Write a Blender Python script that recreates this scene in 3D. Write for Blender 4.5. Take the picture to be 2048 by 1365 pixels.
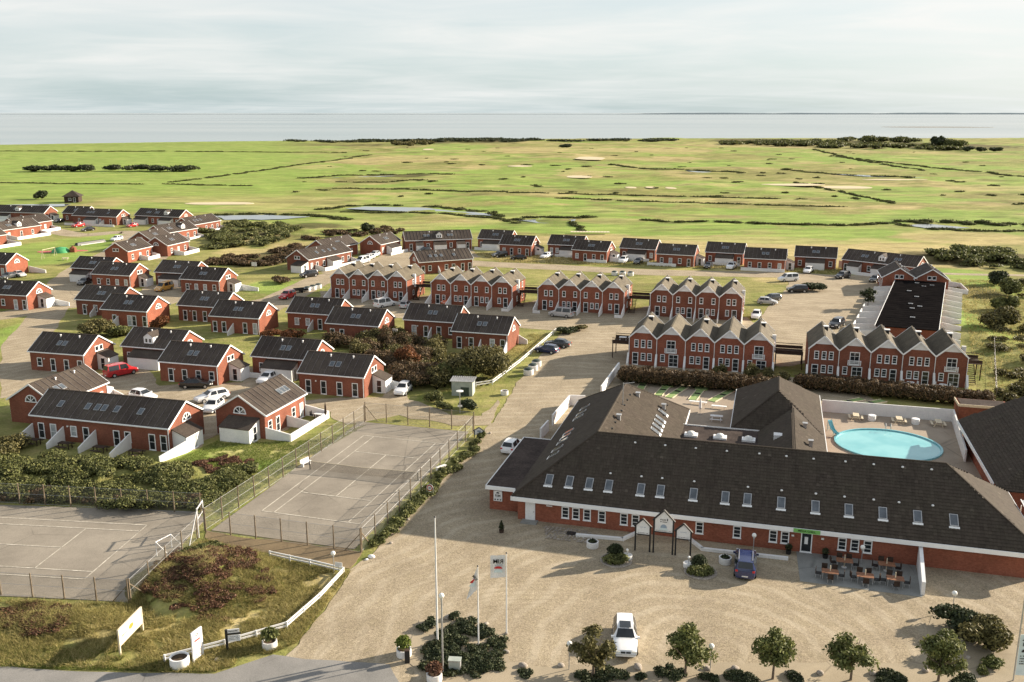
import bpy, bmesh, math, random
import numpy as np
from mathutils import Vector, Matrix
random.seed(7)
for o in list(bpy.data.objects): bpy.data.objects.remove(o, do_unlink=True)
scene = bpy.context.scene
COL = scene.collection
R = math.radians

# ------------------------------------------------------------------ camera
FPX, HCAM, CX, CY = 1872.5, 39.2, 1024.0, 682.5
PIT = math.atan((CY - 226.0) / FPX)
CP, SP = math.cos(PIT), math.sin(PIT)
cam_d = bpy.data.cameras.new('camera')
cam_d.sensor_width = 36.0
cam_d.lens = 36.0 * FPX / 2048.0
cam_d.clip_start = 1.0
cam_d.clip_end = 400000.0
cam = bpy.data.objects.new('camera', cam_d)
cam.location = (0, 0, HCAM)
cam.rotation_euler = (math.pi / 2 - PIT, 0, 0)
COL.objects.link(cam)
scene.camera = cam

# ------------------------------------------------------------------ sky and sun
SUN_AZ = 22.0      # degrees from +X towards +Y, direction towards the sun
SUN_EL = 19.5
world = bpy.data.worlds.new('World'); scene.world = world
world.use_nodes = True
wn, wl = world.node_tree.nodes, world.node_tree.links
wn.clear()
w_out = wn.new('ShaderNodeOutputWorld')
w_bg = wn.new('ShaderNodeBackground'); w_bg.inputs['Strength'].default_value = 0.07
sky = wn.new('ShaderNodeTexSky'); sky.sky_type = 'NISHITA'
sky.sun_disc = False
sky.sun_elevation = R(SUN_EL)
sky.sun_rotation = R(90.0 - SUN_AZ)
sky.altitude = 40
sky.air_density = 1.0; sky.dust_density = 1.2; sky.ozone_density = 2.0
# thin broken cloud sheet: a noise on a flat layer seen from below
tc = wn.new('ShaderNodeTexCoord')
sep = wn.new('ShaderNodeSeparateXYZ'); wl.new(tc.outputs['Generated'], sep.inputs[0])
zc = wn.new('ShaderNodeMath'); zc.operation = 'MAXIMUM'; wl.new(sep.outputs['Z'], zc.inputs[0]); zc.inputs[1].default_value = 0.0
za = wn.new('ShaderNodeMath'); za.operation = 'ADD'; wl.new(zc.outputs[0], za.inputs[0]); za.inputs[1].default_value = 0.06
dx = wn.new('ShaderNodeMath'); dx.operation = 'DIVIDE'; wl.new(sep.outputs['X'], dx.inputs[0]); wl.new(za.outputs[0], dx.inputs[1])
dy = wn.new('ShaderNodeMath'); dy.operation = 'DIVIDE'; wl.new(sep.outputs['Y'], dy.inputs[0]); wl.new(za.outputs[0], dy.inputs[1])
cmb = wn.new('ShaderNodeCombineXYZ'); wl.new(dx.outputs[0], cmb.inputs[0]); wl.new(dy.outputs[0], cmb.inputs[1])
def wnoise(scale, detail, rough, dist, off):
    m = wn.new('ShaderNodeMapping'); wl.new(cmb.outputs[0], m.inputs[0]); m.inputs['Location'].default_value = off
    m.inputs['Scale'].default_value = (0.8, 1.0, 1.0)
    n = wn.new('ShaderNodeTexNoise'); wl.new(m.outputs[0], n.inputs['Vector'])
    n.inputs['Scale'].default_value = scale; n.inputs['Detail'].default_value = detail
    n.inputs['Roughness'].default_value = rough; n.inputs['Distortion'].default_value = dist
    return n
n1 = wnoise(0.28, 5, 0.5, 0.5, (3.1, 7.7, 0)); n2 = wnoise(1.1, 6, 0.55, 0.8, (11.0, 2.0, 0))
mx = wn.new('ShaderNodeMath'); mx.operation = 'MULTIPLY_ADD'; wl.new(n2.outputs[0], mx.inputs[0]); mx.inputs[1].default_value = 0.45; wl.new(n1.outputs[0], mx.inputs[2])
ramp = wn.new('ShaderNodeValToRGB'); wl.new(mx.outputs[0], ramp.inputs[0])
ramp.color_ramp.elements[0].position = 0.5; ramp.color_ramp.elements[0].color = (0.7, 0.7, 0.7, 1)
ramp.color_ramp.elements[1].position = 0.95; ramp.color_ramp.elements[1].color = (0.95, 0.95, 0.95, 1)
ad = wn.new('ShaderNodeMath'); ad.operation = 'ADD'
cc2 = wn.new('ShaderNodeValToRGB')
cc2.color_ramp.elements[0].position = 0.40; cc2.color_ramp.elements[0].color = (0.60, 0.755, 0.80, 1)
cc2.color_ramp.elements[1].position = 1.0; cc2.color_ramp.elements[1].color = (1.0, 0.995, 0.965, 1)
hsv = wn.new('ShaderNodeHueSaturation'); wl.new(sky.outputs[0], hsv.inputs['Color']); hsv.inputs['Saturation'].default_value = 0.75
cl = wn.new('ShaderNodeMix'); cl.data_type = 'RGBA'
# a thin layer looks denser the more obliquely it is seen
pl = wn.new('ShaderNodeMath'); pl.operation = 'ADD'; wl.new(zc.outputs[0], pl.inputs[0]); pl.inputs[1].default_value = 0.10
pd = wn.new('ShaderNodeMath'); pd.operation = 'DIVIDE'; pd.inputs[0].default_value = 0.42; wl.new(pl.outputs[0], pd.inputs[1]); pd.use_clamp = True
pm = wn.new('ShaderNodeMath'); pm.operation = 'MULTIPLY'; wl.new(ramp.outputs[0], pm.inputs[0]); wl.new(pd.outputs[0], pm.inputs[1])
wl.new(pm.outputs[0], cl.inputs['Factor']); wl.new(hsv.outputs[0], cl.inputs[6]); el = wn.new('ShaderNodeMapRange'); wl.new(zc.outputs[0], el.inputs[0]); el.inputs[1].default_value = 0.0; el.inputs[2].default_value = 0.13; el.inputs[3].default_value = -0.14; el.inputs[4].default_value = 0.24
wl.new(el.outputs[0], ad.inputs[1]); wl.new(mx.outputs[0], ad.inputs[0]); wl.new(ad.outputs[0], cc2.inputs[0])
cg = wn.new('ShaderNodeVectorMath'); cg.operation = 'SCALE'; wl.new(cc2.outputs[0], cg.inputs[0]); cg.inputs['Scale'].default_value = 5.75; wl.new(cg.outputs[0], cl.inputs[7])
wl.new(cl.outputs[2], w_bg.inputs['Color']); wl.new(w_bg.outputs[0], w_out.inputs['Surface'])

sun_d = bpy.data.lights.new('sun', 'SUN'); sun_d.energy = 5.0; sun_d.angle = R(0.53); sun_d.color = (1.0, 0.87, 0.70)
sun = bpy.data.objects.new('sun', sun_d); COL.objects.link(sun)
sdir = Vector((math.cos(R(SUN_EL)) * math.cos(R(SUN_AZ)), math.cos(R(SUN_EL)) * math.sin(R(SUN_AZ)), math.sin(R(SUN_EL))))
sun.rotation_euler = sdir.to_track_quat('Z', 'Y').to_euler()
sun.location = sdir * 300
vs = scene.view_settings
vs.view_transform = 'Standard'; vs.look = 'None'; vs.exposure = 1.24; vs.gamma = 1.0; vs.use_curve_mapping = False
scene.render.engine = 'CYCLES'

# ------------------------------------------------------------------ where things stand
def at(px, py, z=0.0):
    """point of the terrain (at height z) surveyed from the photograph"""
    dxx = (px - CX) / FPX; dyy = -(py - CY) / FPX
    d = (dxx, CP + dyy * SP, -SP + dyy * CP)
    t = (z - HCAM) / d[2]
    return (d[0] * t, d[1] * t)
ANG = -15.6                                 # the street grid of the village
CA, SA = math.cos(R(ANG)), math.sin(R(ANG))
def grid(u, v): return (u * CA - v * SA, u * SA + v * CA)

# ------------------------------------------------------------------ materials
MATS = {}
class NT:
    def __init__(s, name):
        s.m = bpy.data.materials.new(name); s.m.use_nodes = True
        s.n, s.l = s.m.node_tree.nodes, s.m.node_tree.links
        s.b = s.n['Principled BSDF']
    def new(s, t, **kw):
        q = s.n.new(t)
        for k, v in kw.items(): setattr(q, k, v)
        return q
    def pos(s, mode='world'):
        if mode == 'world': return s.new('ShaderNodeNewGeometry').outputs['Position']
        return s.new('ShaderNodeTexCoord').outputs['Object']
    def noise(s, vec, scale, detail=4, rough=.55, dist=0, sc=None):
        if sc:
            mp = s.new('ShaderNodeMapping'); s.l.new(vec, mp.inputs[0]); mp.inputs['Scale'].default_value = sc; vec = mp.outputs[0]
        q = s.new('ShaderNodeTexNoise'); s.l.new(vec, q.inputs['Vector'])
        q.inputs['Scale'].default_value = scale; q.inputs['Detail'].default_value = detail
        q.inputs['Roughness'].default_value = rough; q.inputs['Distortion'].default_value = dist
        return q.outputs[0]
    def ramp(s, f, stops):
        q = s.new('ShaderNodeValToRGB'); s.l.new(f, q.inputs[0]); e = q.color_ramp.elements
        while len(e) > len(stops): e.remove(e[-1])
        while len(e) < len(stops): e.new(0.5)
        for i, (p, c) in enumerate(stops):
            e[i].position = p; e[i].color = (c, c, c, 1) if isinstance(c, (int, float)) else (*c, 1)
        return q.outputs[0]
    def mix(s, f, a, b, blend='MIX'):
        q = s.new('ShaderNodeMix', data_type='RGBA', blend_type=blend)
        for inp, v in ((q.inputs['Factor'], f), (q.inputs[6], a), (q.inputs[7], b)):
            if isinstance(v, (int, float)): inp.default_value = v if inp.type == 'VALUE' else (v, v, v, 1)
            elif isinstance(v, tuple): inp.default_value = (*v, 1)
            else: s.l.new(v, inp)
        return q.outputs[2]
    def math(s, op, a, b=0.0, clamp=False):
        q = s.new('ShaderNodeMath', operation=op); q.use_clamp = clamp
        for inp, v in ((q.inputs[0], a), (q.inputs[1], b)):
            if isinstance(v, (int, float)): inp.default_value = v
            else: s.l.new(v, inp)
        return q.outputs[0]
    def attr(s, name, out='Fac'):
        q = s.new('ShaderNodeAttribute'); q.attribute_name = name; return q.outputs[out]
    def bump(s, h, strength=.3, dist=.05):
        q = s.new('ShaderNodeBump'); s.l.new(h, q.inputs['Height']); q.inputs['Strength'].default_value = strength; q.inputs['Distance'].default_value = dist
        s.l.new(q.outputs[0], s.b.inputs['Normal'])
    def out(s, col, rough=.8, spec=.3, metal=0):
        if isinstance(col, tuple): s.b.inputs['Base Color'].default_value = (*col, 1)
        else: s.l.new(col, s.b.inputs['Base Color'])
        s.b.inputs['Roughness'].default_value = rough; s.b.inputs['Specular IOR Level'].default_value = spec; s.b.inputs['Metallic'].default_value = metal
        return s.m

def varied(name, c1, c2, scale=2.0, rough=.8, spec=.3, mode='world', metal=0, detail=5, fine=None, bumpv=0):
    if name in MATS: return MATS[name]
    t = NT(name); p = t.pos(mode)
    n = t.noise(p, scale, detail, .6)
    col = t.ramp(n, [(.3, c1), (.7, c2)])
    if fine:
        f = t.noise(p, fine, 2, .5); col = t.mix(.5, col, t.ramp(f, [(.3, .25), (.7, .75)]), 'OVERLAY')
    if name in ('roof_felt', 'row_roof_tile', 'white_paint', 'roof_seam'):   # every house has weathered a little differently
        oi_ = t.new('ShaderNodeObjectInfo'); k_ = .9 if name == 'white_paint' else .76
        col = t.mix(1.0, col, t.ramp(oi_.outputs['Random'], [(0, (k_, k_ * .98, k_ * .96)), (1, (1.12 if k_ < .8 else 1.0, 1.11 if k_ < .8 else 1.0, 1.08 if k_ < .8 else 1.0))]), 'MULTIPLY')
        col = t.mix(t.ramp(t.noise(p, 1.1, 4, .7, .5), [(.55, 0.), (.8, .3)]), col, tuple(c * .72 for c in c1))
    if bumpv: t.bump(t.noise(p, fine or scale * 4, 3), bumpv, .03)
    MATS[name] = t.out(col, rough, spec, metal); return MATS[name]

def sc(c, k): return tuple(x * k for x in c)
M = {}
M['white'] = varied('white_paint', (.74, .75, .75), (.86, .86, .855), .7, .6, .4, fine=9)
M['trim'] = varied('white_trim', (.80, .81, .81), (.88, .88, .875), 1.1, .5, .4)
# red brick with mortar courses too fine to build
t = NT('red_brick'); p = t.pos('object')
br = t.new('ShaderNodeTexBrick'); mp = t.new('ShaderNodeMapping'); t.l.new(p, mp.inputs[0])
cx = t.new('ShaderNodeSeparateXYZ'); t.l.new(p, cx.inputs[0]); cc = t.new('ShaderNodeCombineXYZ')
t.l.new(t.math('ADD', cx.outputs[0], cx.outputs[1]), cc.inputs[0]); t.l.new(cx.outputs[2], cc.inputs[1]); t.l.new(cc.outputs[0], br.inputs['Vector'])
br.inputs['Scale'].default_value = 1.0; br.inputs['Brick Width'].default_value = .24; br.inputs['Row Height'].default_value = .075; br.inputs['Mortar Size'].default_value = .008
br.inputs['Color1'].default_value = (.285, .100, .062, 1); br.inputs['Color2'].default_value = (.215, .068, .042, 1); br.inputs['Mortar'].default_value = (.255, .125, .085, 1)
big = t.ramp(t.noise(t.pos(), .45, 5, .6), [(.3, .36), (.72, .62)])
sm = t.ramp(t.noise(t.pos(), 5, 3, .6), [(.3, .4), (.7, .6)])
oi = t.new('ShaderNodeObjectInfo'); wr_ = t.ramp(oi.outputs['Random'], [(0, (.80, .84, .86)), (.5, (.98, .98, .98)), (1, (1.12, 1.04, 1.0))])
st_ = t.ramp(t.noise(t.pos('object'), .8, 4, .65, .5, (1, 1, .35)), [(.5, 0.), (.8, .35)])
bcol = t.mix(1.0, t.mix(.6, t.mix(.8, br.outputs[0], big, 'OVERLAY'), sm, 'OVERLAY'), wr_, 'MULTIPLY')
M['brick'] = t.out(t.mix(st_, bcol, (.16, .075, .05)), .9, .15)
M['seam_roof'] = varied('roof_felt', (.052, .041, .036), (.092, .077, .064), .35, .75, .12, fine=6)
M['seam'] = varied('roof_seam', (.15, .13, .125), (.23, .20, .19), 2, .5, .35)
M['tile'] = None
t = NT('roof_tile'); tn = t.attr('tint')
col = t.mix(t.noise(t.pos(), .5, 5, .6), t.ramp(tn, [(0, (.056, .042, .035)), (.6, (.080, .060, .050)), (1, (.15, .12, .10))]), t.ramp(tn, [(0, (.058, .050, .036)), (1, (.11, .095, .069))]))
lich = t.ramp(t.noise(t.pos(), 1.7, 5, .75, .5), [(.60, 0.), (.74, .4)]); col = t.mix(lich, col, (.155, .145, .10))
strk = t.ramp(t.noise(t.pos('object'), .9, 4, .65, .3, (1.4, .3, .3)), [(.5, .5), (.75, .36)]); col = t.mix(.8, col, strk, 'OVERLAY')
M['tile'] = t.out(col, .8, .12)
M['row_tile'] = varied('row_roof_tile', (.074, .063, .046), (.140, .121, .088), .8, .8, .2, fine=5, bumpv=.2)
M['felt'] = varied('flat_roof_felt', (.042, .033, .030), (.082, .064, .056), .6, .9, .08, fine=5)
M['black_roof'] = varied('black_roof', (.007, .0065, .007), (.014, .0125, .0125), .4, 1.0, 0.0, fine=4)
M['glass'] = varied('window_glass', (.012, .015, .018), (.03, .035, .04), 1.5, .08, .6)
M['skyglass'] = varied('skylight_glass', (.05, .06, .07), (.12, .14, .16), 1.0, .06, .8)
M['curtain'] = varied('curtained_glass', (.25, .27, .28), (.5, .52, .52), 3, .25, .5)
M['wood_dark'] = varied('dark_wood', (.035, .022, .016), (.075, .05, .038), 2, .8, .2)
M['wood'] = varied('weathered_wood', (.20, .14, .09), (.34, .25, .17), 3, .8, .2)
M['post_wood'] = varied('fence_post_wood', (.12, .09, .06), (.26, .21, .15), 3, .85, .15)
M['table_wood'] = varied('brown_table_wood', (.18, .08, .045), (.32, .16, .09), 4, .6, .3)
M['black'] = varied('black_paint', (.012, .012, .013), (.022, .022, .022), 3, .5, .4)
M['rubber'] = varied('tyre_rubber', (.012, .012, .012), (.025, .025, .025), 6, .85, .2)
M['steel'] = varied('galvanised_steel', (.35, .36, .37), (.55, .55, .55), 3, .4, .5, metal=.5)
M['lamp'] = varied('globe_glass', (.78, .78, .74), (.86, .86, .82), 2, .25, .5)
M['darkgreen'] = varied('dark_green_lid', (.02, .035, .03), (.05, .07, .06), 3, .5, .4)
M['soil'] = varied('soil', (.05, .035, .025), (.10, .07, .045), 5, .95, .1)
M['stone'] = varied('boulder_stone', (.22, .19, .16), (.42, .37, .31), 3, .85, .2, fine=12, bumpv=.4)
M['red'] = varied('red_paint', (.5, .03, .03), (.6, .05, .05), 3, .5, .3)
M['green_turf'] = varied('green_turf', (.22, .32, .12), (.31, .40, .17), 3, .9, .1)
M['teal'] = varied('teal_plastic', (.12, .38, .45), (.2, .5, .55), 2, .3, .5)
M['grey_panel'] = varied('grey_green_panel', (.30, .34, .31), (.42, .45, .41), 1.5, .7, .2)
M['cream'] = varied('cream_timber', (.55, .47, .34), (.72, .63, .47), 3, .7, .2)
M['sign_green'] = varied('banner_green', (.16, .42, .10), (.22, .5, .14), 3, .6, .3)
M['sign_yellow'] = varied('billboard_face', (.74, .70, .55), (.82, .78, .63), 2, .6, .3)
M['orange'] = varied('orange_print', (.6, .2, .03), (.75, .3, .06), 4, .6, .3)
M['greyblue'] = varied('grey_blue_print', (.25, .33, .42), (.35, .43, .52), 4, .6, .3)
M['paleblue'] = varied('pale_blue_cloth', (.55, .66, .68), (.68, .77, .78), 2, .7, .3)
M['cloth'] = varied('flag_cloth', (.72, .70, .68), (.80, .78, .76), 2, .8, .2)

def tint_leaf(name, stops, rough=.65, spec=.25, trans=.18):
    t = NT(name); col = t.ramp(t.attr('tint'), stops)
    big = t.ramp(t.noise(t.pos(), .9, 3, .6), [(.3, .35), (.7, .68)])
    col = t.mix(.7, col, big, 'OVERLAY')
    m = t.out(col, rough, spec)
    tr = t.new('ShaderNodeBsdfTranslucent'); t.l.new(col, tr.inputs[0]); ms = t.new('ShaderNodeMixShader'); ms.inputs[0].default_value = trans
    t.l.new(t.b.outputs[0], ms.inputs[1]); t.l.new(tr.outputs[0], ms.inputs[2]); t.l.new(ms.outputs[0], t.n['Material Output'].inputs[0])
    return m
M['leaf_green'] = tint_leaf('leaf_green', [(0, (0.05, 0.058, 0.021)), (0.5, (0.135, 0.145, 0.046)), (1, (0.33, 0.31, 0.11))])
M['leaf_olive'] = tint_leaf('leaf_olive', [(0, (0.046, 0.042, 0.018)), (0.5, (0.145, 0.13, 0.046)), (1, (0.33, 0.27, 0.11))])
M['leaf_brown'] = tint_leaf('leaf_brown', [(0, (0.0384, 0.0269, 0.0173)), (0.5, (0.1152, 0.0768, 0.0384)), (1, (0.288, 0.1824, 0.0864))])
M['leaf_orange'] = tint_leaf('leaf_orange', [(0, (0.06, 0.024, 0.012)), (0.5, (0.192, 0.078, 0.03)), (1, (0.36, 0.156, 0.06))])
M['leaf_dark'] = tint_leaf('leaf_dark', [(0, (0.024, 0.032, 0.016)), (0.5, (0.05, 0.064, 0.028)), (1, (0.13, 0.14, 0.06))])
M['leaf_bright'] = tint_leaf('leaf_bright', [(0, (0.05, 0.06, 0.02)), (0.5, (0.15, 0.165, 0.05)), (1, (0.4, 0.38, 0.15))])
M['leaf_heather'] = tint_leaf('leaf_heather', [(0, (0.055, 0.027, 0.018)), (0.5, (0.155, 0.078, 0.046)), (1, (0.31, 0.18, 0.105))])
M['grass_tuft'] = tint_leaf('grass_tuft', [(0, (0.14, 0.125, 0.045)), (0.4, (0.3, 0.265, 0.1)), (0.75, (0.5, 0.42, 0.19)), (1, (0.68, 0.57, 0.34))], .8, .1, .4)
M['grass_green'] = tint_leaf('grass_green', [(0, (0.09, 0.12, 0.03)), (0.5, (0.19, 0.235, 0.055)), (1, (0.34, 0.34, 0.12))], .8, .1, .35)
M['reed'] = tint_leaf('reed_leaf', [(0, (0.03, 0.036, 0.014)), (0.5, (0.075, 0.085, 0.03)), (1, (0.18, 0.175, 0.07))], .8, .1)
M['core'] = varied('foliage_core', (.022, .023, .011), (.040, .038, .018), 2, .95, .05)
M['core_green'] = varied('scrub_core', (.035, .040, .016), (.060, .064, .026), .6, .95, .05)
M['bark'] = varied('tree_bark', (.10, .075, .055), (.22, .17, .13), 6, .9, .15)

# ------------------------------------------------------------------ mesh helpers
class MB:
    def __init__(s): s.v, s.f, s.m = [], [], []
    def add(s, vs, fs, mi=0):
        o = len(s.v); s.v += [tuple(map(float, q)) for q in vs]; s.f += [tuple(i + o for i in f) for f in fs]; s.m += [mi] * len(fs); return s
    def box(s, x0, x1, y0, y1, z0, z1, mi=0):
        return s.add([(x0, y0, z0), (x1, y0, z0), (x1, y1, z0), (x0, y1, z0), (x0, y0, z1), (x1, y0, z1), (x1, y1, z1), (x0, y1, z1)],
                     [(0, 3, 2, 1), (4, 5, 6, 7), (0, 1, 5, 4), (1, 2, 6, 5), (2, 3, 7, 6), (3, 0, 4, 7)], mi)
    def bar(s, p, q, w, h, mi=0, up=(0, 0, 1)):
        p, q = Vector(p), Vector(q); d = (q - p).normalized(); u = Vector(up)
        r = d.cross(u)
        if r.length < 1e-4: r = d.cross(Vector((1, 0, 0)))
        r.normalize(); u = r.cross(d).normalized(); r *= w / 2; u *= h / 2
        vs = [p - r - u, p + r - u, p + r + u, p - r + u, q - r - u, q + r - u, q + r + u, q - r + u]
        return s.add(vs, [(3, 2, 1, 0), (4, 5, 6, 7), (0, 1, 5, 4), (1, 2, 6, 5), (2, 3, 7, 6), (3, 0, 4, 7)], mi)
    def tube(s, pts, rad, n=8, mi=0, cap=True):
        rad = rad if isinstance(rad, (list, tuple)) else [rad] * len(pts); pts = [Vector(q) for q in pts]; o = len(s.v); vs = []
        for i, q in enumerate(pts):
            d = (pts[min(i + 1, len(pts) - 1)] - pts[max(i - 1, 0)]).normalized()
            a = d.cross(Vector((0, 0, 1)));  a = a if a.length > .05 else d.cross(Vector((1, 0, 0))); a.normalize(); b = d.cross(a)
            vs += [q + (a * math.cos(2 * math.pi * k / n) + b * math.sin(2 * math.pi * k / n)) * rad[i] for k in range(n)]
        fs = [(i * n + k, i * n + (k + 1) % n, (i + 1) * n + (k + 1) % n, (i + 1) * n + k) for i in range(len(pts) - 1) for k in range(n)]
        if cap: fs += [tuple(range(n))[::-1], tuple((len(pts) - 1) * n + k for k in range(n))]
        return s.add(vs, fs, mi)
    def lathe(s, prof, n=16, mi=0, c=(0, 0, 0)):
        vs = [(c[0] + r * math.cos(2 * math.pi * k / n), c[1] + r * math.sin(2 * math.pi * k / n), c[2] + z) for r, z in prof for k in range(n)]
        fs = [(i * n + k, i * n + (k + 1) % n, (i + 1) * n + (k + 1) % n, (i + 1) * n + k) for i in range(len(prof) - 1) for k in range(n)]
        return s.add(vs, fs, mi)
    def prism(s, poly, z0, z1, mi=0):
        n = len(poly); vs = [(x, y, z0) for x, y in poly] + [(x, y, z1) for x, y in poly]
        return s.add(vs, [tuple(range(n))[::-1], tuple(range(n, 2 * n))] + [(i, (i + 1) % n, n + (i + 1) % n, n + i) for i in range(n)], mi)
    def slab(s, quad, th, mi=0):
        a, b, c, d = [Vector(q) for q in quad]; nn = (b - a).cross(d - a).normalized() * th
        return s.add([a, b, c, d, a - nn, b - nn, c - nn, d - nn], [(0, 1, 2, 3), (7, 6, 5, 4), (0, 4, 5, 1), (1, 5, 6, 2), (2, 6, 7, 3), (3, 7, 4, 0)], mi)
    def mesh(s, name, mats, smooth=None):
        me = bpy.data.meshes.new(name); me.from_pydata(s.v, [], s.f)
        for m_ in (mats if isinstance(mats, (list, tuple)) else [mats]): me.materials.append(m_)
        if any(s.m): me.polygons.foreach_set('material_index', s.m)
        if smooth is not None:
            me.polygons.foreach_set('use_smooth', [True] * len(me.polygons))
            if smooth < 180: me.set_sharp_from_angle(angle=R(smooth))
        me.update(); return me
    def build(s, name, mats, parent=None, smooth=None): return put(name, s.mesh(name, mats, smooth), parent)

def put(name, me, parent=None, loc=None, rz=None):
    o = bpy.data.objects.new(name, me); COL.objects.link(o)
    if parent is not None: o.parent = parent
    if loc is not None: o.location = loc
    if rz is not None: o.rotation_euler = (0, 0, rz)
    return o
def tag(o, label=None, cat=None, group=None, kind=None):
    if label: o['label'] = label
    if cat: o['category'] = cat
    if group: o['group'] = group
    if kind: o['kind'] = kind
    return o
def thing(name, label, cat, xy=(0, 0), deg=0.0, group=None, z=0.0):
    o = put(name, None, None, (xy[0], xy[1], z), R(deg)); o.empty_display_size = .5
    return tag(o, label, cat, group)
CACHE = {}
def cached(key, fn):
    if key not in CACHE: CACHE[key] = fn()
    return CACHE[key]

def np_mesh(name, V, F, mats, tint=None, mi=None, smooth=False):
    """V (n,3), F (m,k) arrays"""
    me = bpy.data.meshes.new(name); V = np.asarray(V, np.float32); F = np.asarray(F, np.int32); m, k = F.shape
    me.vertices.add(len(V)); me.vertices.foreach_set('co', V.ravel())
    me.loops.add(m * k); me.loops.foreach_set('vertex_index', F.ravel())
    me.polygons.add(m); me.polygons.foreach_set('loop_start', np.arange(0, m * k, k, dtype=np.int32))
    if mi is not None: me.polygons.foreach_set('material_index', np.asarray(mi, np.int32))
    if smooth: me.polygons.foreach_set('use_smooth', np.ones(m, bool))
    me.update(calc_edges=True)
    for q in (mats if isinstance(mats, (list, tuple)) else [mats]): me.materials.append(q)
    if tint is not None:
        a = me.attributes.new('tint', 'FLOAT', 'POINT'); a.data.foreach_set('value', np.asarray(tint, np.float32))
    return me

# value noise for terrain and outlines
_rs = np.random.RandomState(11); _T = _rs.rand(256, 256)
def vnoise(x, y):
    x, y = np.asarray(x, float), np.asarray(y, float); xi, yi = np.floor(x).astype(int), np.floor(y).astype(int); fx, fy = x - xi, y - yi
    fx = fx * fx * (3 - 2 * fx); fy = fy * fy * (3 - 2 * fy)
    g = lambda a, b: _T[a % 256, b % 256]
    return (g(xi, yi) * (1 - fx) + g(xi + 1, yi) * fx) * (1 - fy) + (g(xi, yi + 1) * (1 - fx) + g(xi + 1, yi + 1) * fx) * fy
def fbm(x, y, s=1.0, o=4):
    r = 0; a = .5; tot = 0
    for i in range(o):
        r = r + a * vnoise(x * s + 17.3 * i, y * s - 9.1 * i); tot += a; a *= .5; s *= 2.03
    return r / tot

def icos(sub):
    def mk():
        b = bmesh.new(); bmesh.ops.create_icosphere(b, subdivisions=sub, radius=1); V = np.array([q.co[:] for q in b.verts]); F = np.array([[w.index for w in f.verts] for f in b.faces]); b.free(); return V, F
    return cached(('ico', sub), mk)

def leaf_mesh(name, blobs, n, size, mat, seed=1, core=.78, zmin=.03, shell=(.72, 1.06), clump=True, coresub=2, coremat='core'):
    """crown of n small leaf faces spread through uneven blobs (x,y,z,rx,ry,rz), with a dark interior"""
    rs = np.random.RandomState(seed); B = np.array(blobs, float)
    w = (B[:, 3] * B[:, 4] + B[:, 3] * B[:, 5] + B[:, 4] * B[:, 5]); w /= w.sum(); k = rs.choice(len(B), n, p=w)
    d = rs.normal(size=(n, 3)); d /= np.linalg.norm(d, axis=1)[:, None]
    d[:, 2] = np.where(d[:, 2] < -.35, -d[:, 2], d[:, 2])
    r = rs.uniform(shell[0], shell[1], n)
    if clump:
        r *= .86 + .34 * fbm(d[:, 0] * 2.3 + k * 3.7, d[:, 1] * 2.3 + d[:, 2] * 2.1, 1.3, 3)
    c = B[k, :3] + d * B[k, 3:] * r[:, None]
    keep = c[:, 2] > zmin; c, d, r, k = c[keep], d[keep], r[keep], k[keep]; n = len(c)
    nn = d * .7 + rs.normal(size=(n, 3)) * .75 + np.array([0, 0, .35]); nn /= np.linalg.norm(nn, axis=1)[:, None]
    a = np.cross(nn, rs.normal(size=(n, 3))); a /= np.linalg.norm(a, axis=1)[:, None]; b = np.cross(nn, a)
    s = size * rs.uniform(.55, 1.25, n)[:, None]; a = a * s; b = b * s * .62
    V = np.stack([c - a, c - b * .9, c + a, c + b * .9], 1).reshape(-1, 3); F = np.arange(4 * n).reshape(-1, 4)
    t = np.clip(rs.beta(2, 2.3, n) * .75 + .3 * (fbm(c[:, 0], c[:, 1] + c[:, 2], 1.1, 2) - .4), 0, 1)
    T = np.repeat(t, 4); mi = np.zeros(n, int)
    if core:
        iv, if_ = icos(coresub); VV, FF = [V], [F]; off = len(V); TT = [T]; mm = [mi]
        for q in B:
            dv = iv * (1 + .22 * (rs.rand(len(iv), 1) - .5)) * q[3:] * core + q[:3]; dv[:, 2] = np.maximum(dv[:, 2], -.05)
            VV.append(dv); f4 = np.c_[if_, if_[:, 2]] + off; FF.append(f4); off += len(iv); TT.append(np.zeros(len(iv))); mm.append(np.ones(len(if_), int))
        # triangles kept as triangles in a second mesh pass
        me = bpy.data.meshes.new(name); allV = np.concatenate(VV).astype(np.float32)
        quads = FF[0]; tris = np.concatenate([f[:, :3] for f in FF[1:]])
        me.vertices.add(len(allV)); me.vertices.foreach_set('co', allV.ravel())
        li = np.concatenate([quads.ravel(), tris.ravel()]).astype(np.int32); me.loops.add(len(li)); me.loops.foreach_set('vertex_index', li)
        ls = np.concatenate([np.arange(0, 4 * len(quads), 4), 4 * len(quads) + np.arange(0, 3 * len(tris), 3)]).astype(np.int32)
        me.polygons.add(len(ls)); me.polygons.foreach_set('loop_start', ls); me.polygons.foreach_set('material_index', np.concatenate(mm).astype(np.int32))
        me.update(calc_edges=True); me.materials.append(mat); me.materials.append(M[coremat])
        at_ = me.attributes.new('tint', 'FLOAT', 'POINT'); at_.data.foreach_set('value', np.concatenate(TT).astype(np.float32))
        return me
    return np_mesh(name, V, F, mat, T)

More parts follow.
